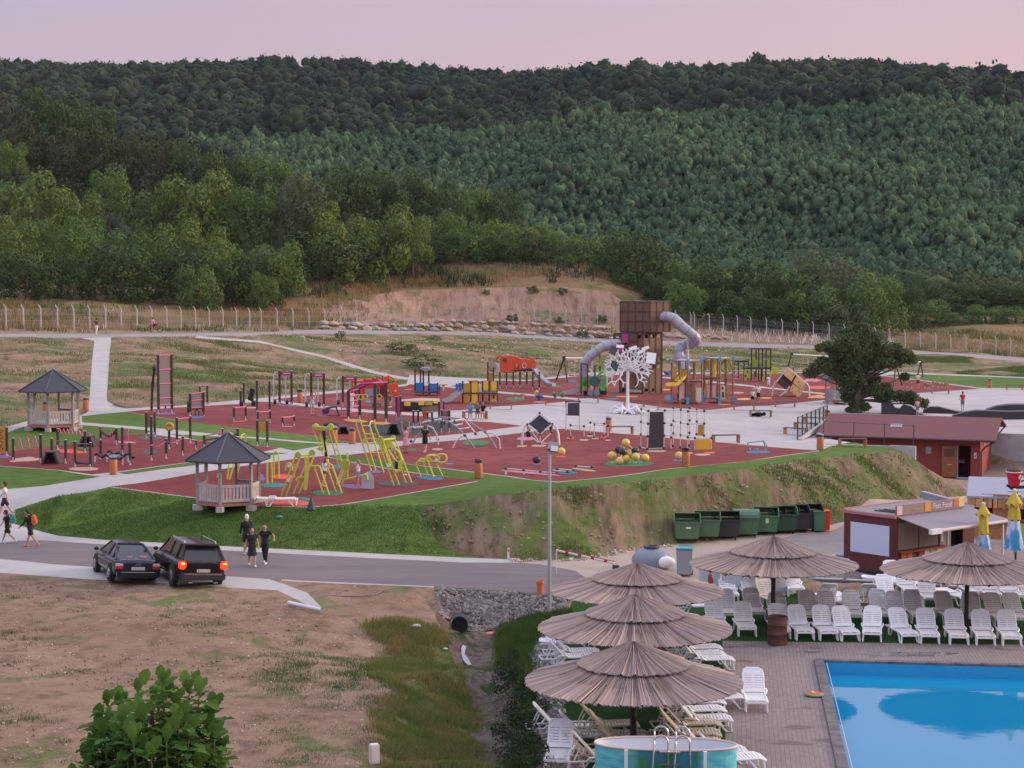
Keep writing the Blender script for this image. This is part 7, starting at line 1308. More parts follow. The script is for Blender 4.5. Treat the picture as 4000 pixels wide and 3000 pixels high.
c_=t.pt(650,340,1.0);mb=MB();mb.sm=True;mb.ball(c_,.42,14,8,(1,.8,1));t.part('inner_tube',mb,M_['black']);
slk=mat('slide_grey',(.40,.41,.49),.38)
def tubeslide(t,pts,r,name,seg=None):
 P_=[Vector(p)for p in pts];out_=[]
 for i in range(len(P_)-1):
  p0,p1,p2,p3=P_[max(i-1,0)],P_[i],P_[i+1],P_[min(i+2,len(P_)-1)]
  for k in range(5):
   u_=k/5;out_.append(.5*((2*p1)+(-p0+p2)*u_+(2*p0-5*p1+4*p2-p3)*u_*u_+(-p0+3*p1-3*p2+p3)*u_**3))
 out_.append(P_[-1]);mb=MB();mb.sm=True;mb.tube(out_,r,18,False);o=t.part(name,mb,slk)
 rb=MB()
 for i in range(2,len(out_)-1,4):d=(out_[i+1]-out_[i]).normalized()*.06;rb.tube([out_[i]-d,out_[i]+d],r*1.07,18)
 t.part('slide_joint',rb,mat('slide_joint',(.33,.34,.42),.4),o);return o
t.c=D_
TR=.44;tubeslide(t,[t.pt(650,268,1.2),t.pt(740,262,.9),t.pt(820,285,.5),t.pt(900,360,.3),t.pt(975,420,.3),t.pt(1030,475,.6),t.pt(1000,520,1.2),t.pt(930,530,1.7),t.pt(870,575,1.6),t.pt(870,660,1.2),t.pt(905,740,.6),t.pt(960,800,.2)],TR,'tube_slide')
t.tube('slide_support',[t.base(952,.9),t.pt(952,480,.9)],.1,'white_steel')
t.c=CC
tubeslide(t,[t.pt(2300,515,.8),t.pt(2190,535,.5),t.pt(2100,560,.3),t.pt(2010,620,.3),t.pt(1920,700,.4),t.pt(1880,780,.6),t.pt(1880,880,.8)],.40,'tube_slide')
t.tube('slide_support',[t.base(1970,.3),t.pt(1970,565,.3)],.09,'white_steel');t.tube('slide_support',[t.base(2055,.5),t.pt(2055,640,.5)],.08,'lime_dark');t.c=D_
slide(t,[t.pt(750,795,2.5),t.pt(770,815,2.2),t.pt(800,818,2.0)],.8,'blue','slide_end')
tb=G(D_(372,1190));t=TH('tree_sculpture','white metal tree sculpture with small dark solar panels','sculpture',tb);rs=random.Random(11)
t.c=D_;
def PW(x,y,dd=0):q=D_(x,y);return atd(q[0],q[1],tb.y+dd)
mb=MB();mb.sm=True;mb.tube([tb,PW(372,1150),PW(372,900),PW(375,780)],[.22,.13,.11,.12],14);t.part('trunk',mb,mat('white_enamel',(.72,.71,.75),.4))
brs=[]
def grow(p,d,ln,r,lev):
 q=p+d*ln;brs.append(([p,q],[r,r*.8]))
 if lev<=0:return
 for s_ in((-1,1)if lev>1 or rs.random()<.9 else(rs.choice((-1,1)),)):
  ax=Vector((rs.uniform(-.5,.5),1,rs.uniform(-.5,.5))).normalized();nd=(Matrix.Rotation(s_*R(rs.uniform(28,52)),3,ax)@d).normalized();nd.y*=.8;grow(q,nd.normalized(),ln*rs.uniform(.68,.86),r*.84,lev-1)
for i in range(13):
 a=-.55+i*(math.pi+1.1)/12;d=Vector((math.cos(a),rs.uniform(-.7,.7),math.sin(a)*.85)).normalized();grow(PW(375,760),d,.62*(1.12 if abs(math.cos(a))>.6 else .85),.075,3)
for d in(Vector((.6,-.8,.1)),Vector((-.6,-.8,.0)),Vector((0,-.9,.4)),Vector((.2,.9,.3))):grow(PW(375,760),d.normalized(),.46,.07,3)
mb=MB();mb.sm=True
for pts_,rr in brs:mb.tube(pts_,rr,6)
t.part('branches',mb,MATS['white_enamel'])
mb=MB();mb.sm=True
for i in range(11):
 a=i/11*6.28+.2;p=tb+Vector((0,0,.15));q=p+Vector((math.cos(a)*.5,math.sin(a)*.5,.1));r_=p+Vector((math.cos(a)*1.0,math.sin(a)*1.0,.05+.28*(i%2)));e=p+Vector((math.cos(a+.15)*1.4,math.sin(a+.15)*1.4,-.1));mb.tube([p,q,r_,e],[.15,.12,.12,.06],8);e2=p+Vector((math.cos(a-.3)*1.35,math.sin(a-.3)*1.35,-.08));mb.tube([q,e2],[.12,.06],8)
t.part('roots',mb,MATS['white_enamel'])
for x,y,s_,ry,m in((235,590,.55,25,'slate'),(245,735,.62,20,'slate'),(300,548,.6,5,'white_plastic'),(425,565,.65,-15,'white_plastic'),(545,565,.6,-20,'white_plastic'),(598,660,.75,8,'white_plastic'),(500,600,.6,-30,'white_plastic')):p=PW(x,y,-.5);mb=MB();s_*=.85;mb.box(p,(s_*1.1,.04,s_*(1.3 if m=='slate' or x>590 else .45)),ry=R(ry),rx=R(-15));t.part('solar_panel',mb,M_[m])
t=Rig('play_train','green steam engine play frame with slide and grey wheels','play train',CC,1990,1100)
for x,yt in((1852,745),(1920,750),(2000,770),(2055,770),(2118,1000)):t.post(x,1100,yt,.12,foot=False)
t.slab('roof_bar',[(1845,740),(1925,742),(1925,755),(1845,752)],1.2,'navy',dd=.5)
slide(t,[t.pt(1840,1030),t.pt(1790,1045,-.2),t.pt(1730,1065,-.4),t.pt(1670,1070,-.6)],.8,'grey_plastic')
for a,b in(((1800,1045),(1850,925)),((1880,1030),(1935,905))):t.slab('green_rail',[a,(a[0]+22,a[1]),(b[0]+35,b[1]),(b[0]+8,b[1])],.08,'bright_green');t.slab('green_rail',[(a[0]+30,a[1]-10),(a[0]+42,a[1]-10),(b[0]+55,b[1]+5),(b[0]+42,b[1]+5)],.08,'green',dd=.5)
t.slab('green_shield',[(1850,900),(1935,890),(1930,960),(1890,1000),(1855,960)],.1,'green',dd=.6);c_=t.pt(2000,940);mb=MB();mb.sm=True;mb.tube([c_+Vector((0,-.2,0)),c_+Vector((0,1.4,.1))],.45,20);t.part('boiler',mb,mat('dark_green_grey',(.06,.12,.10),.4))
t.slab('chimney',[(1945,880),(1960,815),(1985,860),(2015,830),(2020,880)],.3,'white_plastic',dd=.2);t.tube('cab_arch',[t.pt(2045,1000),t.pt(2042,880),t.pt(2060,845),t.pt(2085,835),t.pt(2108,850),t.pt(2122,890),t.pt(2122,1000)],.13,'bright_green');t.slab('cab_panel',[(2050,985),(2118,985),(2110,1035),(2060,1035)],.2,'bright_green');t.slab('grey_seat',[(2060,910),(2110,905),(2105,985),(2065,985)],.2,MATS['lilac'],dd=.3)
for x in(1958,2018):c_=t.pt(x,1062,-.35);mb=MB();mb.sm=True;mb.tube([c_,c_+Vector((0,.15,0))],.28,20);t.part('wheel',mb,M_['light_blue']if False else mat('wheel_grey',(.24,.26,.33),.5))
t.box3('chassis',1880,2115,1040,1085,.9,'black',dd=.3)
def cube_tower(lab,xl,xm,xr,yt,yb,extra):
 t=Rig('cube_tower',lab,'play structure',D_,xm,yb,'wooden cube towers');l2,f2,r2,bk,z0_,z1_=corner_box(t,xl,xm,xr,yt,yb-45,lab,'open','open',1.1,1.3,(2,2,2),frame_m=mat('cube_wood',(.24,.115,.06),.6,var=.2,scale=3),roofm=mat('pale_roof2',(.46,.46,.52),.5))
 for q in(l2,f2,r2,bk):
  mb=MB();z=hz(q.x,q.y);mb.box((q.x,q.y,z+.3),(.22,.22,.6));t.part('blue_foot',mb,M_['sky_blue']);mb=MB();mb.box((q.x,q.y,z1_),(.22,.22,.3));t.part('blue_corner',mb,M_['sky_blue'])
 return t,l2,f2,r2,bk,z0_,z1_
t,l2,f2,r2,bk,z0_,z1_=cube_tower('left wooden cube tower with blue feet and card panels',795,950,1085,690,1105,0)
for x0,x1,y0,y1,m,dd in((962,1022,890,1085,'tan_post',0),(1028,1082,945,1080,'cream_plastic',.2),(868,912,925,1065,'cream_plastic',.4),(800,845,740,885,'amber',1.0),(975,995,905,940,'cloth_red',-.1),(850,865,1005,1075,'cloth_black',.8)):t.box3('panel',x0,x1,y0,y1,.07,m,dd=dd,bev=.02)
for i in range(6):t.box3('red_mark',968+(i%3)*16,974+(i%3)*16,960+i*18,972+i*18,.02,'cloth_red',dd=-.05)
slide(t,[t.pt(905,840,.6),t.pt(870,880,.3),t.pt(835,915,0),t.pt(765,925,-.2)],.8,'yellow');t.slab('slide_side',[(915,825),(905,870),(860,890),(820,885),(850,850)],.1,'yellow',dd=1.2);t.box3('deck',800,1080,880,893,1.6,'dark_wood',dd=.4);t.box3('panel',865,950,770,850,.06,'yellow',dd=1.9,bev=.03)
t,l2,f2,r2,bk,z0_,z1_=cube_tower('right wooden cube tower with blue feet and yellow tube',1105,1255,1385,668,1098,0)
for x0,x1,y0,y1,m,dd in((1262,1310,925,1055,'cream_plastic',0),(1138,1152,920,1050,'cloth_white',.7),(1190,1215,920,1040,'cloth_white',.7),(1115,1155,690,760,'amber',1.2),(1278,1295,935,962,'charcoal',-.1),(1280,1300,985,1040,'charcoal',-.1)):t.box3('panel',x0,x1,y0,y1,.07,m,dd=dd,bev=.02)
t.box3('deck',1108,1385,850,865,1.6,'dark_wood',dd=.4);t.tube('yellow_tube',[t.pt(1195,690,1.2),t.pt(1200,840,1.2)],.17,'yellow',14);c_=t.pt(1320,740,1.6);t.tube('green_ring',[(c_.x+.44*math.cos(q),c_.y,c_.z+.48*math.sin(q))for q in np.linspace(0,6.28,21)],.08,'lime_dark',8)
for y in(860,900,950,1000,1040):t.tube('rung',[t.pt(1325,y),t.pt(1380,y+4)],.05,'wood')
t=Rig('rope_bridge','wooden bridge with pale rails linking the two cube towers','bridge',D_,1100,1050);t.box3('deck',1085,1160,905,920,1.2,'wood',dd=.8);t.tubes('rails',[[t.pt(1085,y,.8),t.pt(1160,y,.8)]for y in(825,850,880)],.05,'white_steel')
for x in(1090,1120,1155):t.tube('post',[t.base(x,.9),t.pt(x,820,.9)],.05,'wood')
t=Rig('play_structure','lime green and dark post play frame with climbing ramps','play frame',D_,1600,885)
for x,yb,yt in((1560,885,570),(1630,890,568),(1700,890,575),(1745,870,575),(1605,850,565),(1665,850,568),(1490,880,680),(1530,860,670),(1655,885,760),(1435,860,690),(1395,855,690)):t.post(x,yb,yt,.13,foot=False)
t.box3('top_rail',1558,1747,566,576,1.2,'dark_post');t.box3('bridge_rail',1395,1535,685,700,.9,'dark_post',dd=.4);t.box3('deck',1490,1745,750,766,1.4,'charcoal')
for x0,x1,y0,y1,m,dd in((1492,1548,765,880,'lime',0),(1562,1620,675,745,'lime_dark',.2),(1678,1740,680,745,'lime_dark',.3),(1768,1818,745,815,'lime',-.2),(1585,1600,790,870,'green',.5)):t.box3('panel',x0,x1,y0,y1,.07,m,dd=dd,bev=.03)
for x,y in((1525,790),(1528,862),(1505,830)):t.box3('hole',x-8,x+8,y-11,y+11,.02,'dark_wood',dd=-.04)
t.slab('climb_ramp',[(1658,880),(1672,885),(1705,770),(1695,760)],.7,'lime');t.slab('climb_ramp',[(1725,835),(1745,840),(1775,748),(1755,742)],.7,'lime');t.tubes('rungs',[[t.pt(1395,y,.2),t.pt(1435,y+6,.2)]for y in(740,780,820,855)],.04,'white_steel')
t=Rig('tilted_cube','tilted cube climber of speckled yellow panels on steel legs','climber',D_,1940,1030)
def spk():
 m,n,l,b=nodes_mat('speckled_yellow');vo=n.new('ShaderNodeTexVoronoi');vo.inputs['Scale'].default_value=3.0;l.new(n.new('ShaderNodeTexCoord').outputs['Object'],vo.inputs[0]);lt=n.new('ShaderNodeMath');lt.operation='LESS_THAN';lt.inputs[1].default_value=.28;l.new(vo.outputs['Distance'],lt.inputs[0]);l.new(mixc(n,l,lt.outputs[0],(.78,.50,.22),(.50,.26,.06)),b.inputs['Base Color']);b.inputs['Roughness'].default_value=.6;return m
sy=spk()
for q in([(1868,820),(1905,755),(1982,818),(1945,885)],[(1955,895),(1995,830),(2080,905),(2045,965)],[(1925,975),(1955,905),(2045,970),(2005,1040)]):t.slab('panel',q,.14,sy)
t.slab('side_panel',[(1800,890),(1862,825),(1942,888),(1880,960)],.14,'dark_wood',dd=.35);t.slab('edge_frame',[(1790,890),(1905,745),(1990,812),(2092,905),(2010,1050),(2000,1040),(2080,905),(1905,758),(1803,893)],.5,'white_steel',dd=.3);t.slab('back_mass',[(1800,890),(1905,760),(2080,905),(2010,1040),(1890,960)],1.0,mat('cube_side',(.10,.065,.05),.8),dd=.75)
for pts in([(1768,1035),(1772,930),(1790,885)],[(2128,1035),(2115,940),(2090,900)],[(1845,1035),(1890,985)]):t.tube('leg',[t.base(pts[0][0])]+[t.pt(x,y)for x,y in pts[1:]],.07,'white_steel')
t.slab('net_tail',[(1855,1010),(1895,960),(1925,920),(1935,940),(1890,1000)],.3,'cream_plastic',dd=.2)
for k_,(x,yb,yt,x2)in enumerate(((1200,700,650,1240),(1355,705,650,1395),(1380,715,660,1412),(1425,690,640,1470),(1465,705,650,1500),(1530,705,650,1552))):frame_(['pair of stubby orange posts left of the standing child','second pair of stubby orange posts from the left','pair of orange posts standing nearest the bench','pair of orange posts at the back of the cluster','pair of orange posts fifth in the row','rightmost pair of stubby orange posts'][k_],E,[(x,yb,yt),(x2,yb+4,yt+4)],[(0,.8,1,.8,'wood',.05)],name='balance_posts',group='stubby orange balance posts',m='wood',w=.16)
def lime_A(label,c,pairs,extra=None,r=.042,grp='lime tube exercise machines',n='exercise_machine'):
 """pairs: list of polylines in crop pixels; first point of each stands on the ground"""
 t=Rig(n,label,'exercise machine',c,pairs[0][0][0],pairs[0][0][1],grp)
 for pl in pairs:
  g0=G(c(*pl[0]));pts=[g0]+[atd(*c(x,y),g0.y+.15*(i+1))for i,(x,y)in enumerate(pl[1:])];t.tube('tube',pts,r,'lime',8)
 return t
def hairpin(c,xb,yb,xt,yt,w,xb2=None,yb2=None):
 """two near parallel legs joined by a rounded top"""
 xb2=xb2 or xb+w;yb2=yb2 or yb;return[(xb,yb),(xt,yt+w*.5),(xt+w*.1,yt+w*.18),(xt+w*.5,yt),(xt+w*.9,yt+w*.18),(xt+w,yt+w*.5),(xb2,yb2)]
def hp(t,c,pl,r=.042):
 g0=G(c(*pl[0]));g1=G(c(*pl[-1]));n=len(pl);pts=[g0]+[atd(*c(x,y),g0.y+(g1.y-g0.y)*i/(n-1))for i,(x,y)in enumerate(pl[1:-1],1)]+[g1];t.tube('tube_frame',pts,r,'lime',8);return pts
t=Rig('exercise_machine','tall lime slide frame with green discs and black back pad','exercise machine',Q2,2150,810,'lime tube exercise machines')
Dm=t.D
t.D=Dm;t.tubes('leg',[[t.base(2140),t.pt(1960,180)],[t.base(2205),t.pt(2030,160)],[t.pt(1860,600,-.3),t.pt(1700,170)],[t.pt(1900,560,-.3),t.pt(1790,150)]],.04,'lime');t.slab('top_plate',[(1710,110),(1960,125),(1955,185),(1720,165)],.5,'lime_dark')
for x in(1730,1990):c_=t.pt(x,125,-.1);mb=MB();mb.sm=True;mb.tube([c_,c_+Vector((0,.3,0))],.17,18);t.part('disc',mb,M_['lime'])
t.slab('back_pad',[(1850,190),(1905,190),(1950,560),(1945,635),(1895,630),(1885,400)],.14,'black',dd=-.1);t.slab('seat',[(1750,500),(1820,465),(1880,470),(1870,540),(1820,530)],.3,'lime');t.tubes('rail',[[t.pt(1890,200),t.pt(1960,660,-.4)],[t.pt(1880,300),t.pt(1950,300)],[t.pt(1885,420),t.pt(1960,420)]],.04,'lime');c_=t.pt(2100,515,-.2);mb=MB();mb.tube([c_,c_+Vector((0,.06,0))],.09,16);t.part('instruction_disc',mb,M_['cloth_white']);t.tube('leg',[t.base(1960,-.6),t.pt(1945,680,-.5)],.05,'lime')
t=Rig('exercise_machine','big lime pull-down frame with yellow hanging pad','exercise machine',Q2,1215,1320,'lime tube exercise machines')
t.tubes('leg',[[t.base(1130),t.pt(1395,600)],[t.base(1215),t.pt(1470,640)],[t.base(1345,.5),t.pt(1640,600,.9)],[t.base(1440,.5),t.pt(1715,620,.9)]],.042,'lime')
for x in(1430,1675):c_=t.pt(x,610 if x<1500 else 570,-.1+(.5 if x>1500 else 0));mb=MB();mb.sm=True;mb.tube([c_,c_+Vector((0,.25,0))],.15,18);t.part('disc',mb,M_['lime_dark'])
t.tube('crossbar',[t.pt(1480,610,.2),t.pt(1715,590,.6)],.075,'lime');t.slab('hanging_pad',[(1545,640),(1610,640),(1640,780),(1600,1190),(1560,1215),(1535,1190),(1560,800)],.3,'yellow' if False else 'lime',dd=.3);c_=t.pt(1268,1045,-.2);mb=MB();mb.tube([c_,c_+Vector((0,.06,0))],.095,16);t.part('instruction_disc',mb,M_['cloth_white']);mb=MB();mb.sm=True;mb.ball(t.pt(1500,1010,.3),.13,12,8,(1.2,.6,.9));t.part('seat',mb,M_['lime_dark']);t.tubes('handle',[[t.pt(1330,790),t.pt(1440,780)],[t.pt(1340,830),t.pt(1430,815)],[t.pt(1400,1050),t.pt(1420,1000),t.pt(1480,985)]],.035,'lime')
t=Rig('exercise_machine','lime hoop stand with round sign behind the near gazebo roof','exercise machine',Q2,905,1110,'lime tube exercise machines');hp(t,Q2,[(905,1110),(905,760),(940,720),(975,745),(985,1100)]);
t=Rig('exercise_machine','tall double lime hoop over the red disc','exercise machine',Q2,1015,995,'lime tube exercise machines');hp(t,Q2,[(1018,995),(1015,620),(1035,560),(1060,545),(1090,570),(1100,640),(1103,1000)]);
t=Rig('exercise_machine','short lime hoop with round sign behind the pull-down frame','exercise machine',Q2,1210,880,'lime tube exercise machines');hp(t,Q2,[(1210,880),(1240,770),(1280,740),(1320,770),(1340,880)]);c_=t.pt(1280,795,-.1);mb=MB();mb.tube([c_,c_+Vector((0,.05,0))],.09,16);t.part('instruction_disc',mb,M_['cloth_white'])
t=Rig('exercise_machine','lime double rail walker beside the running girl','exercise machine',Q2,1870,1275,'lime tube exercise machines');hp(t,Q2,[(1870,1275),(1720,840),(1760,790),(1810,800),(1970,1290)],.042);hp(t,Q2,[(2090,1245),(1935,810),(1965,755),(2020,775),(2190,1265)],.042);t.tubes('handle',[[t.pt(1760,800),t.pt(1650,790)],[t.pt(1970,760),t.pt(1920,690)]],.04,'lime')
t=Rig('exercise_machine','lime lever machine between running girl and grey wheel board','exercise machine',Q3,150,1200,'lime tube exercise machines');t.D=G(Q3(150,1200)).y;mb=MB();mb.sm=True;c_=t.pt(210,860,-.1);mb.tube([c_,c_+Vector((0,.2,0))],.24,16);t.part('disc',mb,M_['lime_dark']);t.tubes('tube_frame',[[t.base(150),t.pt(255,860)],[t.pt(255,650),t.pt(255,1110)],[t.base(60,-.1),t.pt(180,880)],[t.pt(170,1130),t.pt(550,1035)]],.05,'lime');t.slab('board',[(80,1180),(150,1000),(190,920),(215,930),(160,1080),(120,1200)],.1,'white_plastic',dd=.2)
t=Rig('wheel_board','rounded grey board with lime hand crank','exercise machine',Q3,605,1285,None);t.slab('board',[(498,1270),(500,1060),(530,1020),(600,995),(670,1020),(705,1070),(705,1285)],.12,mat('board_grey',(.46,.46,.54),.5));t.slab('rim',[(705,1070),(712,1080),(712,1285),(700,1285)],.16,'cream_plastic');t.tube('crank',[t.pt(550,1035,-.15),t.pt(585,1040,-.15),t.pt(598,1130,-.15)],.07,'lime')
for xb,yb,xt,yt,lab in((660,965,405,95,0),(0,0,0,0,0)):
 if not xb:continue
 t=Rig('ladder_machine','pair of very tall leaning lime ladders with rounded tops','exercise machine',Q3,660,965,'lime tube exercise machines');hp(t,Q3,[(665,968),(405,170),(415,115),(445,92),(480,115),(495,170),(740,960)],.042);hp(t,Q3,[(880,1000),(635,190),(650,130),(675,110),(705,125),(720,170),(1000,900)],.042)
 for(xa,ya,xc,yc)in((500,190,640,190),(550,330,745,340),(590,410,760,420),(620,490,790,500),(670,655,830,665)):t.tube('rung',[t.pt(xa,ya),t.pt(xc,yc)],.035,'lime')
 t.box3('seat',510,590,430,495,.2,'lime',bev=.03);t.box3('seat',735,800,445,505,.2,'lime',bev=.03)
t=Rig('exercise_machine','big lime swing seat machine with a seated child','exercise machine',Q3,1140,1220,'lime tube exercise machines');t.tubes('leg',[[t.base(1055),t.pt(780,440)],[t.base(1145),t.pt(855,430)],[t.base(1265,.5),t.pt(985,400,1.0)],[t.base(1360,.5),t.pt(1065,400,1.0)]],.042,'lime')
for x,dd in((815,0),(1035,.7)):c_=t.pt(x,430 if x<900 else 410,dd-.1);mb=MB();mb.sm=True;mb.tube([c_,c_+Vector((0,.25,0))],.14,18);t.part('disc',mb,M_['lime_dark'])
t.tube('crossbar',[t.pt(870,440,.2),t.pt(1070,415,.6)],.07,'lime');t.slab('canopy',[(800,500),(860,470),(1000,450),(1080,560),(1000,560),(950,590),(820,590)],.1,'lime',dd=.4);t.tubes('swing_arm',[[t.pt(960,600,.3),t.pt(1060,760,.2),t.pt(1110,805,.1),t.pt(1200,790,.1),t.pt(1150,650,.3),t.pt(1060,570,.4)]],.05,'lime');t.slab('backrest',[(1130,810),(1200,800),(1205,930),(1180,960),(1130,950)],.35,'lime',dd=.1);t.slab('seat',[(1080,970),(1140,940),(1190,955),(1110,1000)],.4,'lime',dd=.1)
c_=t.pt(962,880,-.2);mb=MB();mb.tube([c_,c_+Vector((0,.06,0))],.09,16);t.part('instruction_disc',mb,M_['cloth_white'])
t=Rig('exercise_machine','low rounded lime handrail machine over the blue disc','exercise machine',Q3,1520,1075,'lime tube exercise machines');t.tubes('leg',[[t.base(1520),t.pt(1440,860),t.pt(1450,820),t.pt(1490,800),t.pt(1590,820)],[t.base(1640,.4),t.pt(1560,820,.3)],[t.base(1745,-.3),t.pt(1630,770),t.pt(1650,720),t.pt(1700,705),t.pt(1780,720)],[t.base(1895,0),t.pt(1800,850)]],.04,'lime')
for cx_,cy_,rx_,ry_ in((1880,755,90,72),(1725,755,110,60),(1545,795,48,28),(1650,790,50,30)):t.tube('loop',[t.pt(cx_+rx_*math.copysign(abs(math.cos(q))**.7,math.cos(q)),cy_+ry_*math.sin(q),.1)for q in np.linspace(0,6.28,21)],.05,'lime')
c_=t.pt(1785,788,-.1);mb=MB();mb.tube([c_,c_+Vector((0,.05,0))],.09,16);t.part('instruction_disc',mb,M_['cloth_white'])
t=Rig('ladder_machine','lime double hairpin frame behind the near gazebo','exercise machine',Q2,60,1035,'lime tube exercise machines');hp(t,Q2,[(40,1000),(225,300),(240,240),(270,222),(300,250),(210,1030)],.042);hp(t,Q2,[(250,1035),(440,330),(465,260),(505,240),(540,280),(370,980)],.042);t.tube('rung',[t.pt(290,295),t.pt(440,300)],.04,'lime')
t=Rig('arch_climber','arched steel ladder climber with black ball joints','climber',CC,700,1650);ball=[]
def arc(pts,r=.042,m='steel'):
 t.tube('arch_tube',pts,r,m,8)
g=lambda x,y:G(CC(x,y))
A0,A1,A2,A3,A4,A5=g(15,1640),g(310,1625),g(465,1660),g(705,1665),g(940,1665),g(980,1665)
top_=lambda x,y,D:atd(*CC(x,y),D)
Dm=A3.y
arc([A0,top_(75,1530,A0.y),top_(180,1415,A0.y),top_(320,1360,Dm+1),top_(430,1375,Dm+.6),top_(520,1440,Dm+.3),top_(600,1525,Dm),top_(665,1610,Dm),A3],m='grey_plastic')
arc([g(-40,1560),top_(30,1440,A0.y+1.5),top_(130,1365,A0.y+1.5),top_(350,1325,Dm+2),top_(590,1345,Dm+1.6),top_(700,1410,Dm+1.2),top_(820,1490,Dm+.6),top_(900,1590,Dm+.2),A4],m='grey_plastic')
arc([A2,top_(500,1590,A2.y),top_(550,1540,A2.y),top_(598,1525,A2.y)],m='white_steel');arc([A5,top_(965,1560,A5.y),top_(900,1500,A5.y),top_(822,1490,A5.y)],m='white_steel');arc([A1,top_(290,1510,A1.y),top_(250,1440,A1.y),top_(180,1415,A1.y)],m='white_steel');arc([g(-60,1500),top_(-20,1440,A1.y),top_(40,1430,A1.y)],m='white_steel')
for i,(a,b)in enumerate((((130,1385),(345,1345)),((375,1385),(480,1365)),((490,1365),(590,1345)),((470,1415),(570,1400)),((535,1455),(645,1440)),((590,1350),(710,1500)),((40,1440),(150,1430)))):t.tube('rung',[top_(*a,Dm+.9),top_(*b,Dm+1.3)],.05,'white_steel')
for x,y,dd in((40,1445,1),(145,1365,1.5),(250,1350,1),(375,1388,.8),(492,1365,1),(600,1345,1.6),(598,1525,0),(712,1505,.5),(822,1488,.6),(15,1640,0),(305,1622,0)):c_=top_(x,y,Dm+dd)if y<1600 else g(x,y)+Vector((0,0,.3));mb=MB();mb.sm=True;mb.ball(c_,.09,12,8);t.part('joint_ball',mb,M_['charcoal'])
def molecule(label,c,nodes,edges,bx,by,rb=.078,group='steel climbers with black balls',name='ball_climber',cat='climber',mball='charcoal',tr=.03):
 """nodes: (x, y, ground?, dd)"""
 t=Rig(name,label,cat,c,bx,by,group);pts=[]
 for x,y,dd in nodes:p=t.pt(x,y,dd);pts.append(p)
 for p in pts:mb=MB();mb.sm=True;mb.ball(p,rb,12,8);t.part('joint_ball',mb,M_[mball])
 t.tubes('tube_frame',[[pts[a],pts[b]]for a,b in edges],tr,'white_steel');t.pts=pts;return t
t=molecule('diamond shaped climber with dark tilted square net',CC,[(1405,1280,.6),(1270,1405,.3),(1545,1400,.3),(1408,1515,0),(1408,1610,0),(1535,1490,.6),(1275,1510,1.6),(1300,1395,.9),(1515,1395,.9)],[(0,1),(0,2),(1,3),(2,3),(3,4),(4,5),(4,1),(4,6),(2,5),(1,6)],1408,1625)
t.slab('square_net',[(1405,1298),(1525,1400),(1410,1498),(1290,1400)],.08,'slate',dd=.2);t.tube('leg',[t.base(1212,.2),t.pt(1222,1500,.2),t.pt(1240,1430,.3),t.pt(1270,1405,.3)],.065,'white_steel');t.tube('leg',[t.base(1618,-.1),t.pt(1605,1500,0),t.pt(1580,1430,.2),t.pt(1545,1400,.3)],.065,'white_steel');t.slab('orange_pad',[(1275,1420),(1320,1435),(1310,1465),(1285,1490)],.1,'amber',dd=.6);t.slab('dark_pad',[(1250,1490),(1290,1470),(1310,1530),(1270,1545)],.4,'black',dd=1.3);t.slab('dark_pad',[(1500,1440),(1545,1410),(1550,1500),(1520,1480)],.2,'black',dd=.9)
t=Rig('net_climber','dark square net held up on two thin steel posts','climber',CC,1765,1468)
for x in(1692,1838):t.tube('post',[t.base(x),t.pt(x,1160)],.045,'white_steel');mb=MB();mb.sm=True;mb.ball(t.pt(x,1157),.08,12,8);t.part('joint_ball',mb,M_['charcoal'])
t.slab('net',[(1708,1172),(1832,1172),(1830,1310),(1705,1308)],.06,'slate');t.tubes('rail',[[t.pt(1692,1157),t.pt(1838,1157)],[t.pt(1692,1300),t.pt(1838,1305)]],.04,'charcoal')
molecule('row of knee-high steel hurdles with black balls',F_,[(562,395,0),(562,510,0),(692,405,-.3),(692,518,-.3),(752,370,1.5),(750,482,1.5),(790,390,.7),(788,507,.7),(885,380,1.2),(881,495,1.2),(922,402,.4),(921,518,.4)],[(0,1),(2,3),(0,2),(4,5),(6,7),(8,9),(10,11),(4,8),(6,10),(2,6)],690,532)
t=molecule('large steel grid climber with black balls, dark wall and yellow panels',F_,[(1242,242,.8),(1310,258,0),(1400,238,1.2),(1467,254,0),(1552,230,1.2),(1621,246,.4),(1690,262,0),(1707,228,1.2),(1775,240,1.0),(1846,258,0),(1240,363,.8),(1306,380,0),(1463,375,0),(1551,354,1.2),(1619,370,.4),(1688,384,0),(1707,348,1.2),(1774,360,1.0),(1845,378,0),(1237,484,.8),(1302,500,0),(1461,495,0),(1549,474,1.2),(1617,490,.4),(1688,508,0),(1703,468,1.2),(1771,482,1.0),(1530,392,-.2),(1528,512,-.2),(1525,635,-.2),(1547,592,1.2),(1615,608,.4),(1684,628,0),(1234,605,.8),(1298,622,0),(1458,615,0),(1700,588,1.2),(1757,520,-.3),(1915,518,-.3),(1753,650,-.3),(1912,640,-.3),(1844,495,.3)],[(0,10),(10,19),(19,33),(1,11),(11,20),(20,34),(3,12),(12,21),(21,35),(4,13),(13,22),(22,30),(5,14),(14,23),(23,31),(6,15),(15,24),(24,32),(7,16),(16,25),(25,36),(8,17),(17,26),(9,18),(18,41),(0,1),(1,2),(2,3),(3,5),(5,6),(4,5),(7,8),(8,9),(6,9),(10,11),(12,14),(13,14),(14,15),(15,18),(19,20),(21,23),(22,23),(23,24),(27,28),(28,29),(27,14),(28,23),(33,34),(37,38),(37,39),(38,40),(39,40),(24,37),(35,34)],1460,630,.078)
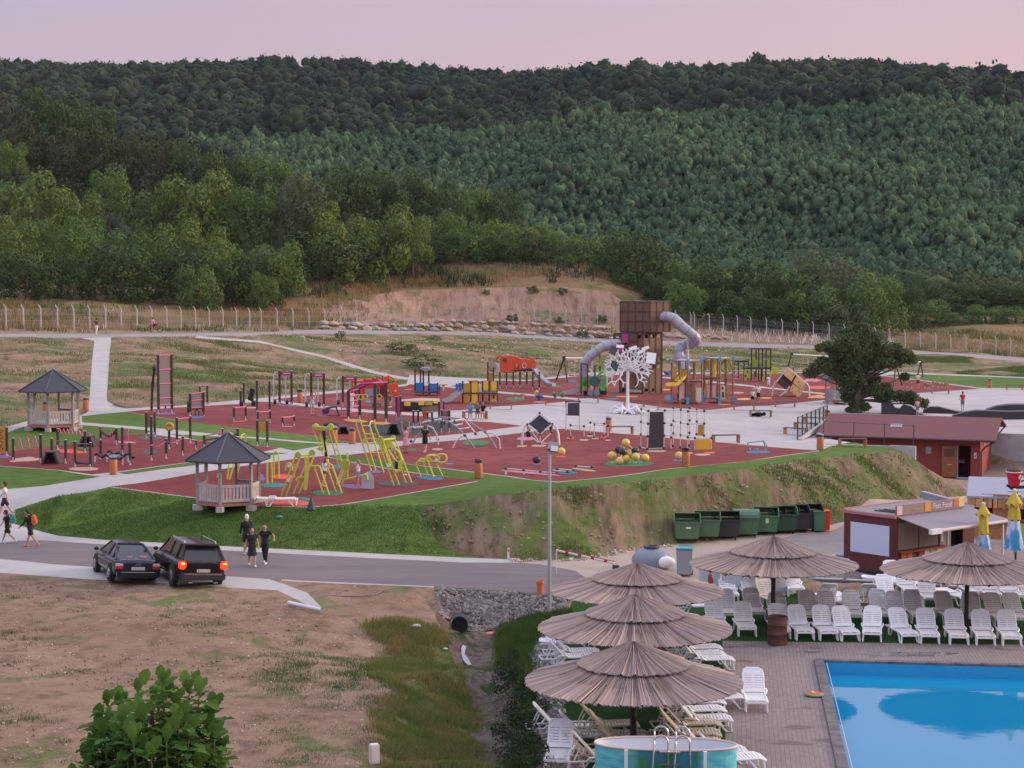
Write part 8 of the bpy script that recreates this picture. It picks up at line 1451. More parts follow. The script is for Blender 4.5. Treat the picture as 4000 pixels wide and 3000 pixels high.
t.slab('climbing_wall',[(1322,268),(1455,268),(1458,612),(1308,618)],.12,mat('wall_charcoal',(.075,.066,.075),.8),dd=.3);t.slab('panel',[(1785,392),(1840,388),(1840,495),(1780,498)],.07,'amber',dd=.4);t.slab('panel',[(1768,530),(1905,528),(1908,638),(1760,640)],.08,'yellow',dd=-.3)
def bigball(t,p,r,m,name='ball'):mb=MB();mb.sm=True;mb.ball(p,r,24,16);t.part(name,mb,M_[m])
mm('ball_yellow',(.70,.50,.13),.45);mm('ball_dark',(.035,.035,.048),.35)
t=Rig('ball_sculpture','cluster of big yellow and black climbing balls on the green patch','ball climber',F_,1100,770)
bl_=[(1093,565,.3,'ball_yellow',.215),(1022,630,.6,'ball_dark',.20),(1062,650,.1,'ball_dark',.20),(1183,640,.3,'ball_dark',.20),(960,690,.5,'ball_yellow',.235),(1130,668,.4,'ball_yellow',.22),(1092,718,.1,'ball_yellow',.215),(1035,740,-.2,'ball_yellow',.215),(1187,698,-.1,'ball_yellow',.21),(1278,710,.2,'ball_yellow',.215)]
pc_=[]
for x,y,dd,m,r in bl_:p=t.pt(x,y,dd);pc_.append(p);bigball(t,p,r,m)
t.tubes('link_tube',[[pc_[0],pc_[2]],[pc_[0],pc_[3]],[pc_[2],pc_[7]],[pc_[3],pc_[9]],[pc_[1],pc_[4]],[pc_[0],pc_[1]]]+[[p,(p.x,p.y,hz(p.x,p.y))]for p in(pc_[4],pc_[5],pc_[7],pc_[8],pc_[9])],.035,'white_steel')
for x,yc,yb,m,lab in((475,648,700,'ball_yellow','single yellow ball on the red patch right of the diamond climber'),(235,725,772,'ball_dark','single black ball on a purple patch'),(1603,688,732,'ball_yellow','single yellow ball left of the brown litter bin')):
 t=Rig('play_ball',lab,'ball',F_,x,yb,'single play balls');bigball(t,t.pt(x,yc),.215,m);mb=MB();mb.cyl(t.b,.05,.25,10);t.part('stem',mb,M_['white_steel'])
for ns,lab,bx,by in(([(-60,812,0),(112,826,0),(272,842,0),(432,856,0)],'long low balance rail over the pink strip',272,862),([(375,828,0),(533,840,0)],'low balance rail behind the lamp post',533,855),([(435,815,0),(592,830,0)],'low balance rail over the blue strip',592,850),([(613,787,0),(766,800,0)],'short balance rail over the pale strip',766,818)):
 t=molecule(lab,F_,ns,[(i,i+1)for i in range(len(ns)-1)],bx,by,.078,'low balance rails with balls','balance_rail','balance rail');t.tubes('foot',[[p,(p.x,p.y,hz(p.x,p.y))]for p in t.pts],.05,'white_steel')
t=Rig('spinner','thin steel tube spinner over a blue disc','spinner',D_,1620,1550)
t.tubes('tube_frame',[[t.pt(1555,1548),t.pt(1520,1475),t.pt(1680,1455),t.pt(1715,1512),t.pt(1690,1545)],[t.pt(1520,1500),t.pt(1715,1510)],[t.pt(1545,1550),t.pt(1525,1480)],[t.pt(1695,1545),t.pt(1680,1460)]],.035,'grey_plastic');mb=MB();mb.cyl(t.base(1620),.12,.12);t.part('hub',mb,M_['grey_plastic'])
pm_=mat('track_black',(.030,.030,.034),.45)
def track(lab,pts,w,dd,sk=.0):
 t=Rig('pump_track',lab,'pump track',E,pts[0][0],pts[0][2],'black pump track modules');mb=MB();vs=[]
 for x,yt,yb in pts:a=t.pt(x,yt);b=t.pt(x,yb);vs+=[a,(a.x*(1+w/a.y),a.y+w,a.z+.05),(b.x*(1+w/a.y),b.y+w,b.z-.3),(b.x,b.y,b.z-.3)]
 n=len(pts);mb.add(vs,[(i*4+j,i*4+(j+1)%4,i*4+4+(j+1)%4,i*4+4+j)for i in range(n-1)for j in range(4)]+[(0,1,2,3),tuple((n-1)*4+j for j in range(4))]);t.part('module',mb,pm_);mb=MB();mb.tube([Vector(vs[i*4])+Vector((0,0,.03))for i in range(n)],.05,6);t.part('edge_rail',mb,M_['charcoal'])
track('tall black pump track wall behind the oak branches',[(978,835,925),(1060,830,925),(1100,880,925),(1140,885,925),(1170,850,928),(1240,870,932),(1300,925,938),(1350,940,945)],1.4,0);track('middle black wave of the pump track',[(1340,895,915),(1400,868,905),(1470,868,905),(1560,890,912),(1640,910,920),(1700,915,925)],1.2,0)
track('large black pump track berm above the brick building',[(1590,945,960),(1700,915,985),(1800,900,1000),(1950,905,1010),(2080,910,1015),(2300,905,1015)],1.5,0);track('rear black pump track curve at the right edge',[(1880,895,905),(1980,862,905),(2080,850,910),(2200,850,912),(2350,855,915)],2.0,0)
for x,y in((1100,880),(2075,890),(1822,945),(2205,950)):
 t=Rig('white_sign',['white tag on the pump track behind the oak','white tag on the rear pump track curve','white tag on the large pump track berm','white tag at the right end of the pump track'][[1100,2075,1822,2205].index(x)],'tag',E,x,y+12,'white tags on the pump track');t.D-=.3;t.slab('plate',[(x-18,y-14),(x+15,y-12),(x+20,y+14),(x-10,y+14)],.05,'cloth_white')
def patch(c,cx_,cy_,rx_,ry_,col,wob=0,rot=0):
 pts=[]
 for k in range(28):
  q=k/28*6.283;w_=1+wob*math.sin(3*q)+wob*.6*math.cos(5*q);x=cx_+rx_*w_*math.cos(q);y=cy_+ry_*w_*math.sin(q)+rot*(x-cx_);p=G(c(x,y));pts.append((p.x,p.y,p.z+.012))
 m=MB();cen=np.mean(pts,axis=0);m.add([tuple(cen)]+pts,[(0,i+1,(i+1)%28+1)for i in range(28)]);o=m.build('coloured_patch',mat('patch_'+col,{'blue':(.04,.16,.30),'red':(.62,.10,.06),'green':(.05,.17,.07),'purple':(.20,.12,.28),'tan':(.46,.32,.22),'teal':(.04,.20,.22),'pink':(.50,.18,.24),'orange':(.55,.26,.08),'grey':(.08,.085,.09),'yellow':(.6,.38,.1)}[col],.95));o['kind']='structure'
for a in[(Q1,340,530,200,28,'tan',.15,-.06),(Q1,920,422,205,24,'red',.06,.06),(Q1,1110,370,80,22,'green'),(Q1,1115,655,200,25,'tan'),(Q1,1620,475,110,22,'purple',.1,0),(Q1,40,490,110,22,'purple'),(Q1,1990,245,170,28,'grey'),(Q1,1660,300,150,16,'pink',0,.03),(Q1,2010,425,110,25,'grey'),(Q5,290,698,120,14,'purple'),(Q5,640,735,95,14,'blue',0,-.05),(Q5,1150,785,70,6,'red',0,-.05),(Q5,1270,628,75,9,'tan'),(Q5,1690,605,95,10,'purple'),(Q5,2090,715,60,12,'purple'),(Q5,1700,845,60,6,'pink'),(Q2,1020,1130,240,38,'teal'),(Q2,1170,985,220,42,'red'),(Q2,1540,1370,130,28,'teal',0,.12),(Q2,1250,1430,420,55,'red',0,.05),(Q2,1940,1265,290,48,'green'),(Q2,2110,815,70,35,'teal'),(Q2,800,1010,60,55,'purple',.2,0),(Q3,320,1240,200,38,'purple',0,.08),(Q3,720,990,130,28,'purple'),(Q3,1120,1190,350,50,'grey'),(Q3,1680,1095,235,35,'blue',0,.07),(Q3,1370,612,80,18,'green'),(Q3,1810,600,95,18,'tan'),(Q3,2015,852,75,14,'purple'),(CC,1145,1130,100,20,'green'),(CC,1405,1163,70,8,'pink'),(CC,1255,1560,100,18,'pink'),(CC,1395,1635,80,13,'tan'),(CC,1215,1640,60,10,'tan'),(CC,1450,1610,50,10,'pink'),(CC,715,1605,150,28,'green'),(CC,1760,938,50,12,'blue'),(CC,1590,995,50,10,'green'),(F_,560,520,40,9,'red'),(F_,692,538,45,10,'tan'),(F_,750,500,35,7,'tan'),(F_,798,525,35,8,'tan'),(F_,885,513,35,7,'red'),(F_,921,541,32,8,'pink'),(F_,1115,762,230,30,'green',.12,0),(F_,470,700,52,8,'red'),(F_,238,772,45,9,'purple'),(F_,1600,735,60,10,'purple'),(F_,1390,645,95,10,'tan'),(F_,1900,662,55,10,'red'),(F_,1830,680,75,10,'tan'),(F_,1680,665,60,12,'pink'),(F_,180,855,290,10,'pink',0,.09),(F_,560,850,70,12,'blue',0,.05),(F_,690,825,115,9,'tan',0,.12),(F_,500,858,80,9,'teal',0,.06),(D_,1625,1563,118,14,'blue'),(D_,1490,1055,70,9,'yellow'),(D_,1430,995,60,8,'tan'),(D_,1700,1045,60,8,'orange'),(D_,770,1040,45,22,'blue'),(D_,740,965,45,8,'orange'),(D_,370,1030,110,7,'orange'),(D_,230,1055,60,7,'teal'),(D_,270,985,55,8,'teal'),(D_,1100,1090,60,12,'red'),(D_,1300,1105,60,6,'orange'),(E,430,775,80,14,'orange',.2,0),(E,440,695,100,14,'red'),(E,380,630,70,16,'pink',.2,0),(Q4,560,860,190,25,'orange',0,.08),(Q4,960,900,150,22,'orange',0,0),(Q4,1270,830,100,22,'grey',0,-.1),(Q4,1390,368,70,8,'red'),(Q4,760,555,45,22,'teal',.3,0)]:patch(*a)
person(G(Q3(1262,668)),1.50,R(15),'person in a pink dress holding the arch climber with raised arms','cloth_pink','cloth_pink','hair_brown',la=(10,165,20),ra=(10,165,20),bottom='dress',sleeve='none',shoes='cloth_black')
person(G(Q3(1595,660)),1.52,R(-10),'person in black shirt and shorts with one arm raised under the arch',la=(25,150,30),ra=(14,10,20),ll=(4,4),rl=(-10,30),hair='hair_brown')
person(G(Q3(440,1232)),1.30,R(60),'child with white top and blue shorts reaching for a lime handle','cloth_white','denim','hair_blond',la=(20,110,10),ra=(10,10,20),ll=(-8,0),rl=(10,0),sleeve='none',hairlen='long',shoes='coral')
person(G(Q2(1890,1165)),1.42,R(-25),'child with dark ponytail in white T-shirt striding on the lime walker','cloth_white','dark_wood','hair_dark',la=(10,40,40),ra=(10,50,30),ll=(18,20),rl=(-28,5),lean=12,bottom='briefs',hairlen='tail',shoes='cloth_pink')
g0=G(Q3(1100,1190));person((g0.x,g0.y+.3,g0.z),1.3,R(-80),'child in dark clothes sitting in the lime swing seat',hair='hair_brown',hipz=.80,ll=(80,70),rl=(80,70),la=(12,50,30),ra=(12,50,30))
for x,y,lab,col in((895,720,'child in an orange top sitting behind the lime swing seat','cloth_orange'),(1000,690,'dark-haired child sitting behind the lime canopy','skin')):g0=G(Q3(x,y+20));person(g0,1.25,R(160),lab,col,'cloth_grey',hipz=.32,ll=(85,80),rl=(85,80),la=(14,35,30),ra=(14,35,30),topk='tee' if col!='skin' else 'none')
person(G(Q5(1975,700)),1.45,R(12),'red-haired child in a pale playsuit seen from behind','light_blue','light_blue','hair_red',la=(12,10,20),ra=(22,80,90),ll=(-6,0),rl=(9,0),sleeve='none',hairlen='long')
person(G(Q4(500,735)),1.62,R(-35),'person in white T-shirt with a blue pack by the pink climbing frame','cloth_white','cloth_white','hair_brown',la=(10,20,30),ra=(10,30,40),ll=(8,5),rl=(-8,5),bottom='pants',lean=8)
person(G(Q4(1120,650)),1.5,R(150),'person in grey top crouching behind the magenta panel','cloth_grey','cloth_grey','hair_brown',la=(14,40,20),ra=(14,40,20),ll=(75,110),rl=(70,110),lean=30)
for x,col,bc,lab in((655,'sky_blue','cloth_grey','person in a bright blue T-shirt sitting left on the bench'),(735,'cloth_grey','cloth_black','person in grey sitting in the middle of the bench'),(790,'cloth_black','cloth_pink','person in black sitting right on the bench')):
 g0=G(CC(x,1352));person((g0.x,g0.y+.1,g0.z),1.58,R(178),lab,col,bc,'hair_brown',hipz=.52,ll=(78,72),rl=(82,76),la=(10,35,50),ra=(10,35,50),lean=16,hairlen='short' if x<700 else 'long',skin='skin_tan')
person(G(A(835,348)),1.72,R(-15),'walker in dark top and loose white trousers on the upper path','dark_wood','cloth_white','hair_dark',bottom='pants',ll=(14,10),rl=(-14,16),la=(30,-10,60),ra=(10,10,20))
bk_=G(A(1340,326));person((bk_.x,bk_.y,bk_.z),1.65,R(100),'cyclist in a pale pink top riding on the upper path','cloth_pink','cloth_black','hair_brown',hipz=.88,ll=(55,70),rl=(25,45),la=(10,60,10),ra=(10,60,10),lean=25)
t=TH('bicycle','small dark bicycle under the cyclist on the upper path','bicycle',bk_,None,R(100))
for y in(-.5,.5):
 mb=MB();mb.sm=True;mb.tube([(0,y+.31*math.cos(q),.33+.31*math.sin(q))for q in np.linspace(0,6.28,21)],.025,6)
 for k in range(6):a=k*math.pi/6;mb.tube([(0,y+.3*math.cos(a),.33+.3*math.sin(a)),(0,y-.3*math.cos(a),.33-.3*math.sin(a))],.005,3)
 t.lpart('wheel',mb,M_['rubber_black'])
mb=MB()
for a,b in(((0,-.5,.33),(0,0,.3)),((0,0,.3),(0,-.2,.78)),((0,-.2,.78),(0,.38,.8)),((0,.38,.8),(0,0,.3)),((0,.38,.95),(0,.5,.33)),((0,-.5,.33),(0,-.2,.75))):mb.tube([a,b],.02,6)
t.lpart('frame',mb,M_['charcoal']);mb=MB();mb.tube([(-.25,.36,.98),(.25,.36,.98)],.018,6);t.lpart('handlebar',mb,M_['charcoal']);mb=MB();mb.box((0,-.22,.83),(.14,.26,.06));t.lpart('saddle',mb,M_['black'],bevel=.02)
for x,yf,h,lab,tc,bc in((1572,1105,1.25,'child in white beside two adults below the cube tower','cloth_white','cloth_black'),(1600,1090,1.62,'person in a pale dress in the middle of the three visitors','cream_plastic','cream_plastic'),(1628,1092,1.55,'person in white top and dark shorts, right of the three visitors','cloth_white','navy')):person(G(D_(x,yf)),h,R(10),lab,tc,bc,'hair_blond',bottom='dress' if 'dress' in lab else 'shorts',ll=(5,2),rl=(-6,4))
person(G(D_(1725,960)),1.35,R(20),'child in white standing left of the tilted yellow cube','cloth_white','cloth_white','hair_brown',ll=(5,2),rl=(-6,4))
person(G(E(1680,892)),1.55,R(4),'person in a red shirt and grey shorts standing alone on the plaza','cloth_red','cloth_grey','hair_dark',la=(8,10,50),ra=(8,10,50),ll=(-3,0),rl=(3,0),shoes='skin')
person(G(E(1295,700)),1.5,R(0),'child with white top among the stubby orange posts','cloth_white','dark_wood','hair_dark',ll=(4,2),rl=(-4,4))
g0=G(E(595,800));person((g0.x,g0.y,g0.z+.15),1.5,R(150),'person in light blue sitting inside the far gazebo','light_blue','cloth_grey','hair_blond',hipz=.5,ll=(82,80),rl=(80,78))
person(G(E(1290,935)),1.3,R(0),'child standing behind the pump track under the oak','cloth_pink','cloth_grey','hair_brown')
f0=atz(*E(1830,1482),.02);fx=Vector((-.9216,.3881,0));fy=Vector((.3881*.85,.9216*1.02,0)).normalized();W=9.6;Dp=9.2
t=TH('brick_building','low red brick service building with dark red roof and open door','building',f0)
ax=-fx;Mb=Matrix(((ax.x,fy.x,0,f0.x),(ax.y,fy.y,0,f0.y),(0,0,1,f0.z),(0,0,0,1)))
def bm_brick():
 m,n,l,b=nodes_mat('red_brick');br=n.new('ShaderNodeTexBrick');tc_=n.new('ShaderNodeTexCoord');mp=n.new('ShaderNodeMapping');l.new(tc_.outputs['Object'],mp.inputs[0]);mp.inputs['Rotation'].default_value=(R(90),0,0);l.new(mp.outputs[0],br.inputs[0]);br.inputs['Scale'].default_value=1;br.inputs['Brick Width'].default_value=.26;br.inputs['Row Height'].default_value=.09;br.inputs['Mortar Size'].default_value=.008
 br.inputs['Color1'].default_value=(.36,.065,.05,1);br.inputs['Color2'].default_value=(.27,.045,.038,1);br.inputs['Mortar'].default_value=(.20,.05,.045,1);l.new(br.outputs[0],b.inputs['Base Color']);b.inputs['Roughness'].default_value=.85;return m
brick=bm_brick()
def bx(name,x0,x1,y0,y1,z0_,z1_,m,parent=None,**k):mb=MB();mb.box(None,(x1-x0,y1-y0,z1_-z0_),M=Mb@Matrix.Translation(((x0+x1)/2,(y0+y1)/2,(z0_+z1_)/2)));return t.part(name,mb,m,parent,**k)
Hf=2.55
dx0,dx1=-1.45,-.60
mb=MB()
def wb(x0,x1,y0,y1,z0_,z1_):mb.box(None,(x1-x0,y1-y0,z1_-z0_),M=Mb@Matrix.Translation(((x0+x1)/2,(y0+y1)/2,(z0_+z1_)/2)))
wins=[(-2.45,-1.98),(-3.52,-3.05),(-4.6,-4.13),(-5.68,-5.2),(-6.75,-6.28),(-7.85,-7.38)]
wb(dx1,0,0,.3,0,Hf);wb(dx0,dx1,0,.3,2.12,Hf);xs=[dx0];cur=dx0
for a,b in sorted(wins,reverse=True):wb(b,cur,0,.3,0,Hf);wb(a,b,0,.3,0,1.45);wb(a,b,0,.3,2.0,Hf);cur=a
wb(-W,cur,0,.3,0,Hf);wb(-.3,0,.3,Dp-.3,0,Hf);wb(-W,-W+.3,.3,Dp-.3,0,Hf);wb(-W,0,Dp-.3,Dp,0,2.8);wb(-W+.3,-.3,3.0,3.1,0,Hf)
t.part('wall',mb,brick)
mb=MB()
for xx in(-.15,-W+.15):
 vs=[]
 for dx in(-.15,.15):vs+=[Mb@Vector((xx+dx,0,Hf)),Mb@Vector((xx+dx,Dp,3.0)),Mb@Vector((xx+dx,Dp*.53,3.52))]
 mb.add(vs,[(0,1,2),(5,4,3),(0,1,4,3),(1,2,5,4),(2,0,3,5)])
t.part('gable',mb,mat('gable_board',(.36,.18,.14),.8))
rm=mat('roof_red',(.15,.038,.042),.7,var=.08,scale=3);ov=.75
mb=MB();rl,rr_=-W-1.0,1.0
vs=[Mb@Vector(q)for q in((rl,-ov,Hf+.02),(rr_,-ov,Hf+.02),(rr_,Dp*.53,3.62),(rl,Dp*.53,3.62),(rr_,Dp+ov,2.75),(rl,Dp+ov,2.75))];vs+=[v-Vector((0,0,.12))for v in vs]
mb.add(vs,[(0,1,2,3),(3,2,4,5),(6,7,8,9),(9,8,10,11),(0,1,7,6),(1,2,8,7),(2,4,10,8),(4,5,11,10),(5,3,9,11),(3,0,6,9)]);ro=t.part('roof',mb,rm)
mb=MB()
for i in range(5):
 xx=-W*.62+i*.16;a=Mb@Vector((xx,2.0,3.09));mb.box(None,(.13,.75,.05),M=Mb@Matrix.Translation((xx,2.1,3.105))@Matrix.Rotation(R(10.5),4,'X'))
t.part('skylight',mb,mat('skylight_glass',(.26,.30,.33),.2),ro)
gm_=mat('gutter_brown',(.07,.028,.03),.5);mb=MB();mb.sm=True;mb.tube([Mb@Vector((rl,-ov-.06,Hf-.05)),Mb@Vector((rr_,-ov-.06,Hf-.05))],.085,8);gu=t.part('gutter',mb,gm_)
for pts in(((.9,-ov,Hf-.1),(.3,-.3,Hf-.5),(.08,-.08,Hf-.8),(.08,-.08,.1)),((-W-.9,-ov,Hf-.1),(-W-.3,-.2,Hf-.5),(-W-.08,-.08,Hf-.8),(-W-.08,-.08,.1)),((.9,Dp+ov,2.7),(.4,Dp+.2,2.1),(.06,Dp+.1,1.8),(.06,Dp+.1,.1))):mb=MB();mb.sm=True;mb.tube([Mb@Vector(q)for q in pts],.05,8);t.part('downpipe',mb,gm_)
for a,b in wins:w_=bx('window',a,b,.10,.16,1.45,2.0,mat('window_frame',(.30,.11,.08),.6));bx('pane',a+.06,b-.06,.06,.10,1.5,1.95,mat('frosted_pane',(.34,.38,.48),.25),w_)
bx('door_frame',dx0,dx0+.06,.0,.3,0,2.12,M_['grey_plastic']);bx('floor_slab',-W+.2,-.2,.2,Dp-.2,-.02,.03,M_['charcoal']);bx('threshold',dx0,dx1,-.15,.0,-.02,.05,M_['concrete_wall'])
dl=MB();Md=Mb@Matrix.Translation((dx0-.02,-.02,0))@Matrix.Rotation(R(-168),4,'Z');dl.box(None,(.95,.05,2.05),M=Md@Matrix.Translation((.48,0,1.05)));do=t.part('door',dl,mat('door_wood',(.30,.10,.035),.5,var=.2,scale=4),bevel=.01)
dv=MB();dv.box(None,(.66,.02,.5),M=Md@Matrix.Translation((.48,.04,1.62)));t.part('louvre',dv,mat('door_dark',(.13,.055,.03),.6),do);dv=MB();dv.box(None,(.3,.03,.06),M=Md@Matrix.Translation((.45,.05,.85)));t.part('handle',dv,M_['pale_wood'],do)
for z,m,h in((1.55,'sky_blue',.13),(1.3,'cloth_white',.28)):
 so=bx('toilet_sign',-.38,-.22,-.03,-.005,z,z+h,M_['cloth_white']);
bx('sign_figure',-.33,-.27,-.045,-.031,1.36,1.52,M_['cloth_red']);bx('wall_lamp',.0,.12,2.0,2.12,2.0,2.15,M_['cloth_white'])
bx('wash_basin',-1.7,-1.2,2.2,2.7,.75,.95,M_['cloth_white'])
a=f0+fy*(Dp+.3)+Vector((-.4,0,0));wall([a,a+Vector((9.0,-3.2,0))],.25,-.2,2.25,'retaining_wall','tall grey concrete panel wall right of the brick building',M_['concrete_wall'],'wall')
p0,p1=atz(*E(1060,1196),2.82),atz(*E(1270,1204),2.82);t=wall([p0,p1],.22,1.4,2.84,'retaining_wall','short pale concrete wall end on the grass before the brick building',M_['concrete_wall'],'wall');wall([atz(*E(490,1165),2.9),atz(*E(1060,1196),2.82)],.2,2.2,2.80,'plaza_edge_wall','pale low plaza edge wall beneath the bench and tall bin',M_['concrete_wall'],'wall')
t=TH('ramp_wall','grey concrete cheek wall of the ramp down beside the plaza','wall',G(E(255,1150)));q=[G(E(250,1148)),G(E(500,1160)),G(E(505,1030))];a,b=G(E(255,1148)),G(E(510,1020));mb=MB();mb.add([a,(b.x,b.y,b.z),(b.x,b.y,b.z+.55),(a.x,a.y,a.z+.08),a+Vector((.3,.1,0)),b+Vector((.3,.1,0)),b+Vector((.3,.1,.55)),a+Vector((.3,.1,.08))],[(0,1,2,3),(4,5,6,7),(3,2,6,7),(0,1,5,4),(1,2,6,5),(0,3,7,4)]);t.part('wall',mb,M_['concrete_wall'])
t=TH('railing','dark metal railing with wire mesh along the ramp','railing',a);tops_=[]
for i in range(8):p=a.lerp(b,i/7);mb=MB();mb.box(p+Vector((0,0,.75)),(.07,.07,1.5));t.part('post',mb,M_['charcoal']);tops_.append(p)
mb=MB()
for hh in(.2,1.45):mb.tube([p+Vector((0,0,hh))for p in tops_],.03,6)
t.part('rail',mb,M_['charcoal']);mb=MB()
for i in range(7):
 for k in range(6):p=tops_[i].lerp(tops_[i+1],k/6);mb.tube([p+Vector((0,0,.2)),p+Vector((0,0,1.45))],.007,3,False)
t.part('wire_mesh',mb,M_['charcoal'])
t=TH('railing','thin dark posts of the railing in front of the brick roof','railing',p0);pr_=[]
for x,yb in((480,1160),(740,1175),(1003,1190),(1258,1200)):b_=atz(*E(x,yb),2.8);mb=MB();mb.box(b_+Vector((0,0,.65)),(.05,.05,1.3));t.part('post',mb,M_['charcoal']);pr_.append(b_)
mb=MB();mb.tube([b_+Vector((0,0,1.25))for b_ in pr_],.012,5);t.part('wire',mb,M_['charcoal'])
A_=Vector((14.12,74.7,.4));B_=Vector((15.85,72.6,.4));ux=(B_-A_).normalized();uy=Vector((-ux.y,ux.x,0));uy=uy if uy.x>0 else -uy
t=TH('snack_cabin','dark red snack cabin with white screen, awning and roof sign','kiosk',B_)
Mk=Matrix(((uy.x,-ux.x,0,B_.x),(uy.y,-ux.y,0,B_.y),(0,0,1,.4),(0,0,0,1)))
Lk,Wk,Hk=5.4,(B_-A_).length,2.35
def kb(name,x0,x1,y0,y1,z0_,z1_,m,parent=None,**k):mb=MB();mb.box(None,(x1-x0,y1-y0,z1_-z0_),M=Mk@Matrix.Translation(((x0+x1)/2,(y0+y1)/2,(z0_+z1_)/2)));return t.part(name,mb,m if not isinstance(m,str)else M_[m],parent,**k)
cab_m=mat('cabin_red',(.105,.020,.022),.65,var=.2,scale=3)
kb('end_wall',0,.12,0,Wk,0,Hk,cab_m);kb('back_wall',.12,Lk,Wk-.1,Wk,0,Hk,cab_m);kb('far_wall',Lk-.1,Lk,.1,Wk-.1,0,Hk,cab_m);kb('front_wall',.12,3.2,0,.1,0,.95,cab_m);kb('front_wall',4.6,Lk,0,.1,0,Hk,cab_m);kb('corner_post',.0,.14,-.04,.1,0,Hk+.02,cab_m);kb('lintel',.14,Lk,0,.1,Hk-.2,Hk,M_['charcoal'])
kb('screen',-.03,-.003,.30,Wk-.38,.72,1.98,mat('white_screen',(.56,.60,.78),.5));kb('floor',.1,Lk,.1,Wk-.1,-.03,.02,M_['charcoal']);kb('skirt',-.06,Lk,-.02,Wk,-.45,0,M_['black'])
sh_=mat('shutter',(.21,.165,.13),.6,var=.05,scale=2);s1=kb('shutter',.2,1.55,.02,.08,.98,2.12,sh_);kb('shutter',1.62,2.9,.02,.08,.98,2.12,sh_);kb('counter',.15,3.1,-.3,.0,.90,.96,mat('counter_red',(.28,.05,.04),.6));kb('service_panel',3.0,3.75,.0,.08,0,2.12,mat('panel_mauve',(.24,.20,.25),.6));kb('doorway_shade_panel',3.75,4.6,.4,.45,0,2.1,M_['black']);kb('menu_card',3.02,3.2,-.03,-.003,1.1,1.5,M_['cloth_white']);kb('price_strip',3.5,3.56,-.03,-.003,.9,2.0,M_['cloth_white'])  # black panel set inside the doorway stands for the dark cabin interior
mb=MB()
for i in range(18):mb.box(None,(Lk/18*.55,Wk,.05),M=Mk@Matrix.Translation(((i+.5)*Lk/18,Wk/2,Hk+.09)))
mb.box(None,(Lk,Wk,.06),M=Mk@Matrix.Translation((Lk/2,Wk/2,Hk+.05)));rf_=t.part('roof',mb,mat('cabin_roof',(.33,.31,.32),.6));kb('roof_edge',-.08,.0,-.05,Wk+.08,Hk-.02,Hk+.1,mat('edge_pink',(.42,.17,.17),.6));kb('roof_edge',0,Lk,Wk,Wk+.08,Hk,Hk+.16,mat('edge_pink',(.42,.17,.17),.6))
for i in range(3):kb('roof_bar',.5+i*.3,.55+i*.3,.1,1.5,Hk+.12,Hk+.16,M_['charcoal'])
mb=MB();aw=[(.1,-.0,Hk+.06),(Lk-.3,0,Hk+.06),(Lk+.35,-1.55,1.98),(.4,-1.55,1.98)];mb.add([Mk@Vector(q)for q in aw]+[Mk@Vector((q[0],q[1],q[2]-.04))for q in aw],[(0,1,2,3),(7,6,5,4),(0,1,5,4),(1,2,6,5),(2,3,7,6),(3,0,4,7)]);t.part('awning',mb,mat('awning_grey',(.25,.225,.265),.8));mb=MB();mb.tube([Mk@Vector((.35,-1.58,1.93)),Mk@Vector((Lk+.4,-1.58,1.93))],.075,8);t.part('awning_roller',mb,mat('roller_cream',(.52,.44,.42),.6));kb('awning_end',.25,.9,-1.68,-1.5,1.82,2.02,'cloth_white')
kb('awning_post',Lk-.05,Lk+.02,-1.5,-1.43,0,1.95,'white_steel')
kb('sign_board',.0,4.6,-.05,.01,Hk+.10,Hk+.52,mat('sign_back',(.26,.16,.18),.6));Rs=Matrix.Rotation(R(90),4,'X')
def ktext(s,x,z,size,m):
 mt=Mk@Matrix.Translation((x,-.058,z))@Rs;o=text_part(t,t.o,'sign_lettering',s,size,(0,0,0),Matrix(),m,.004);o.matrix_local=t.Mi@mt
kb('sign_panel',.02,.36,-.066,-.051,Hk+.12,Hk+.50,mat('sign_pink',(.62,.42,.40),.6));ktext('Crepe și Proaspete',1.10,Hk+.28,.17,mat('letter_yellow',(.52,.44,.16),.6));kb('sign_panel',1.86,2.25,-.066,-.051,Hk+.12,Hk+.52,mat('sign_orange',(.68,.24,.05),.6));ktext('Fast Food',3.08,Hk+.31,.33,mat('letter_white',(.70,.66,.72),.6));kb('sign_panel',3.86,4.15,-.066,-.051,Hk+.18,Hk+.50,mat('sign_red',(.60,.12,.08),.6));kb('sign_panel',4.18,4.56,-.066,-.051,Hk+.16,Hk+.56,mat('sign_yellow',(.62,.52,.20),.6))
for x,m in((.35,'cloth_orange'),(.75,'cloth_orange'),(1.5,'cloth_red'),(1.9,'cloth_white'),(2.3,'lime'),(2.7,'yellow')):kb('advert_panel',x,x+.32,-.06,-.02,.45,.85,m)
kb('blue_box',.3,1.0,Wk+.1,Wk+.7,-.3,.4,'blue')
p=[atz(*LL(1112,900),1.2)];w0=Vector((22.4,96.5,0));
a=atd(*LL(1115,750),92.0);b=atd(*LL(1630,800),86.5);t=TH('screen_wall','plain blue-grey wall behind the snack cabin sign','wall',(a.x,a.y,0));mb=MB();c=(a+b)/2;mb.box((c.x,c.y,a.z/2-.15),((b.xy-a.xy).length,.15,a.z+.3),math.atan2(b.y-a.y,b.x-a.x));t.part('wall',mb,M_['blue_grey_wall']);mb=MB();mb.box((c.x,c.y,a.z+.02),((b.xy-a.xy).length,.2,.05),math.atan2(b.y-a.y,b.x-a.x));t.part('coping',mb,M_['pale_wood'])
b0=atd(*LL(1612,1100),83.5);t=TH('bar_hut','orange wooden bar hut with pale blue flat roof at the right edge','kiosk',(b0.x,b0.y,.3));r0=Vector((b0.x,83.5));dr=Vector((.965,-.26)).normalized();dn_=Vector((.26,.965));top_z=atd(*LL(1612,815),83.5).z
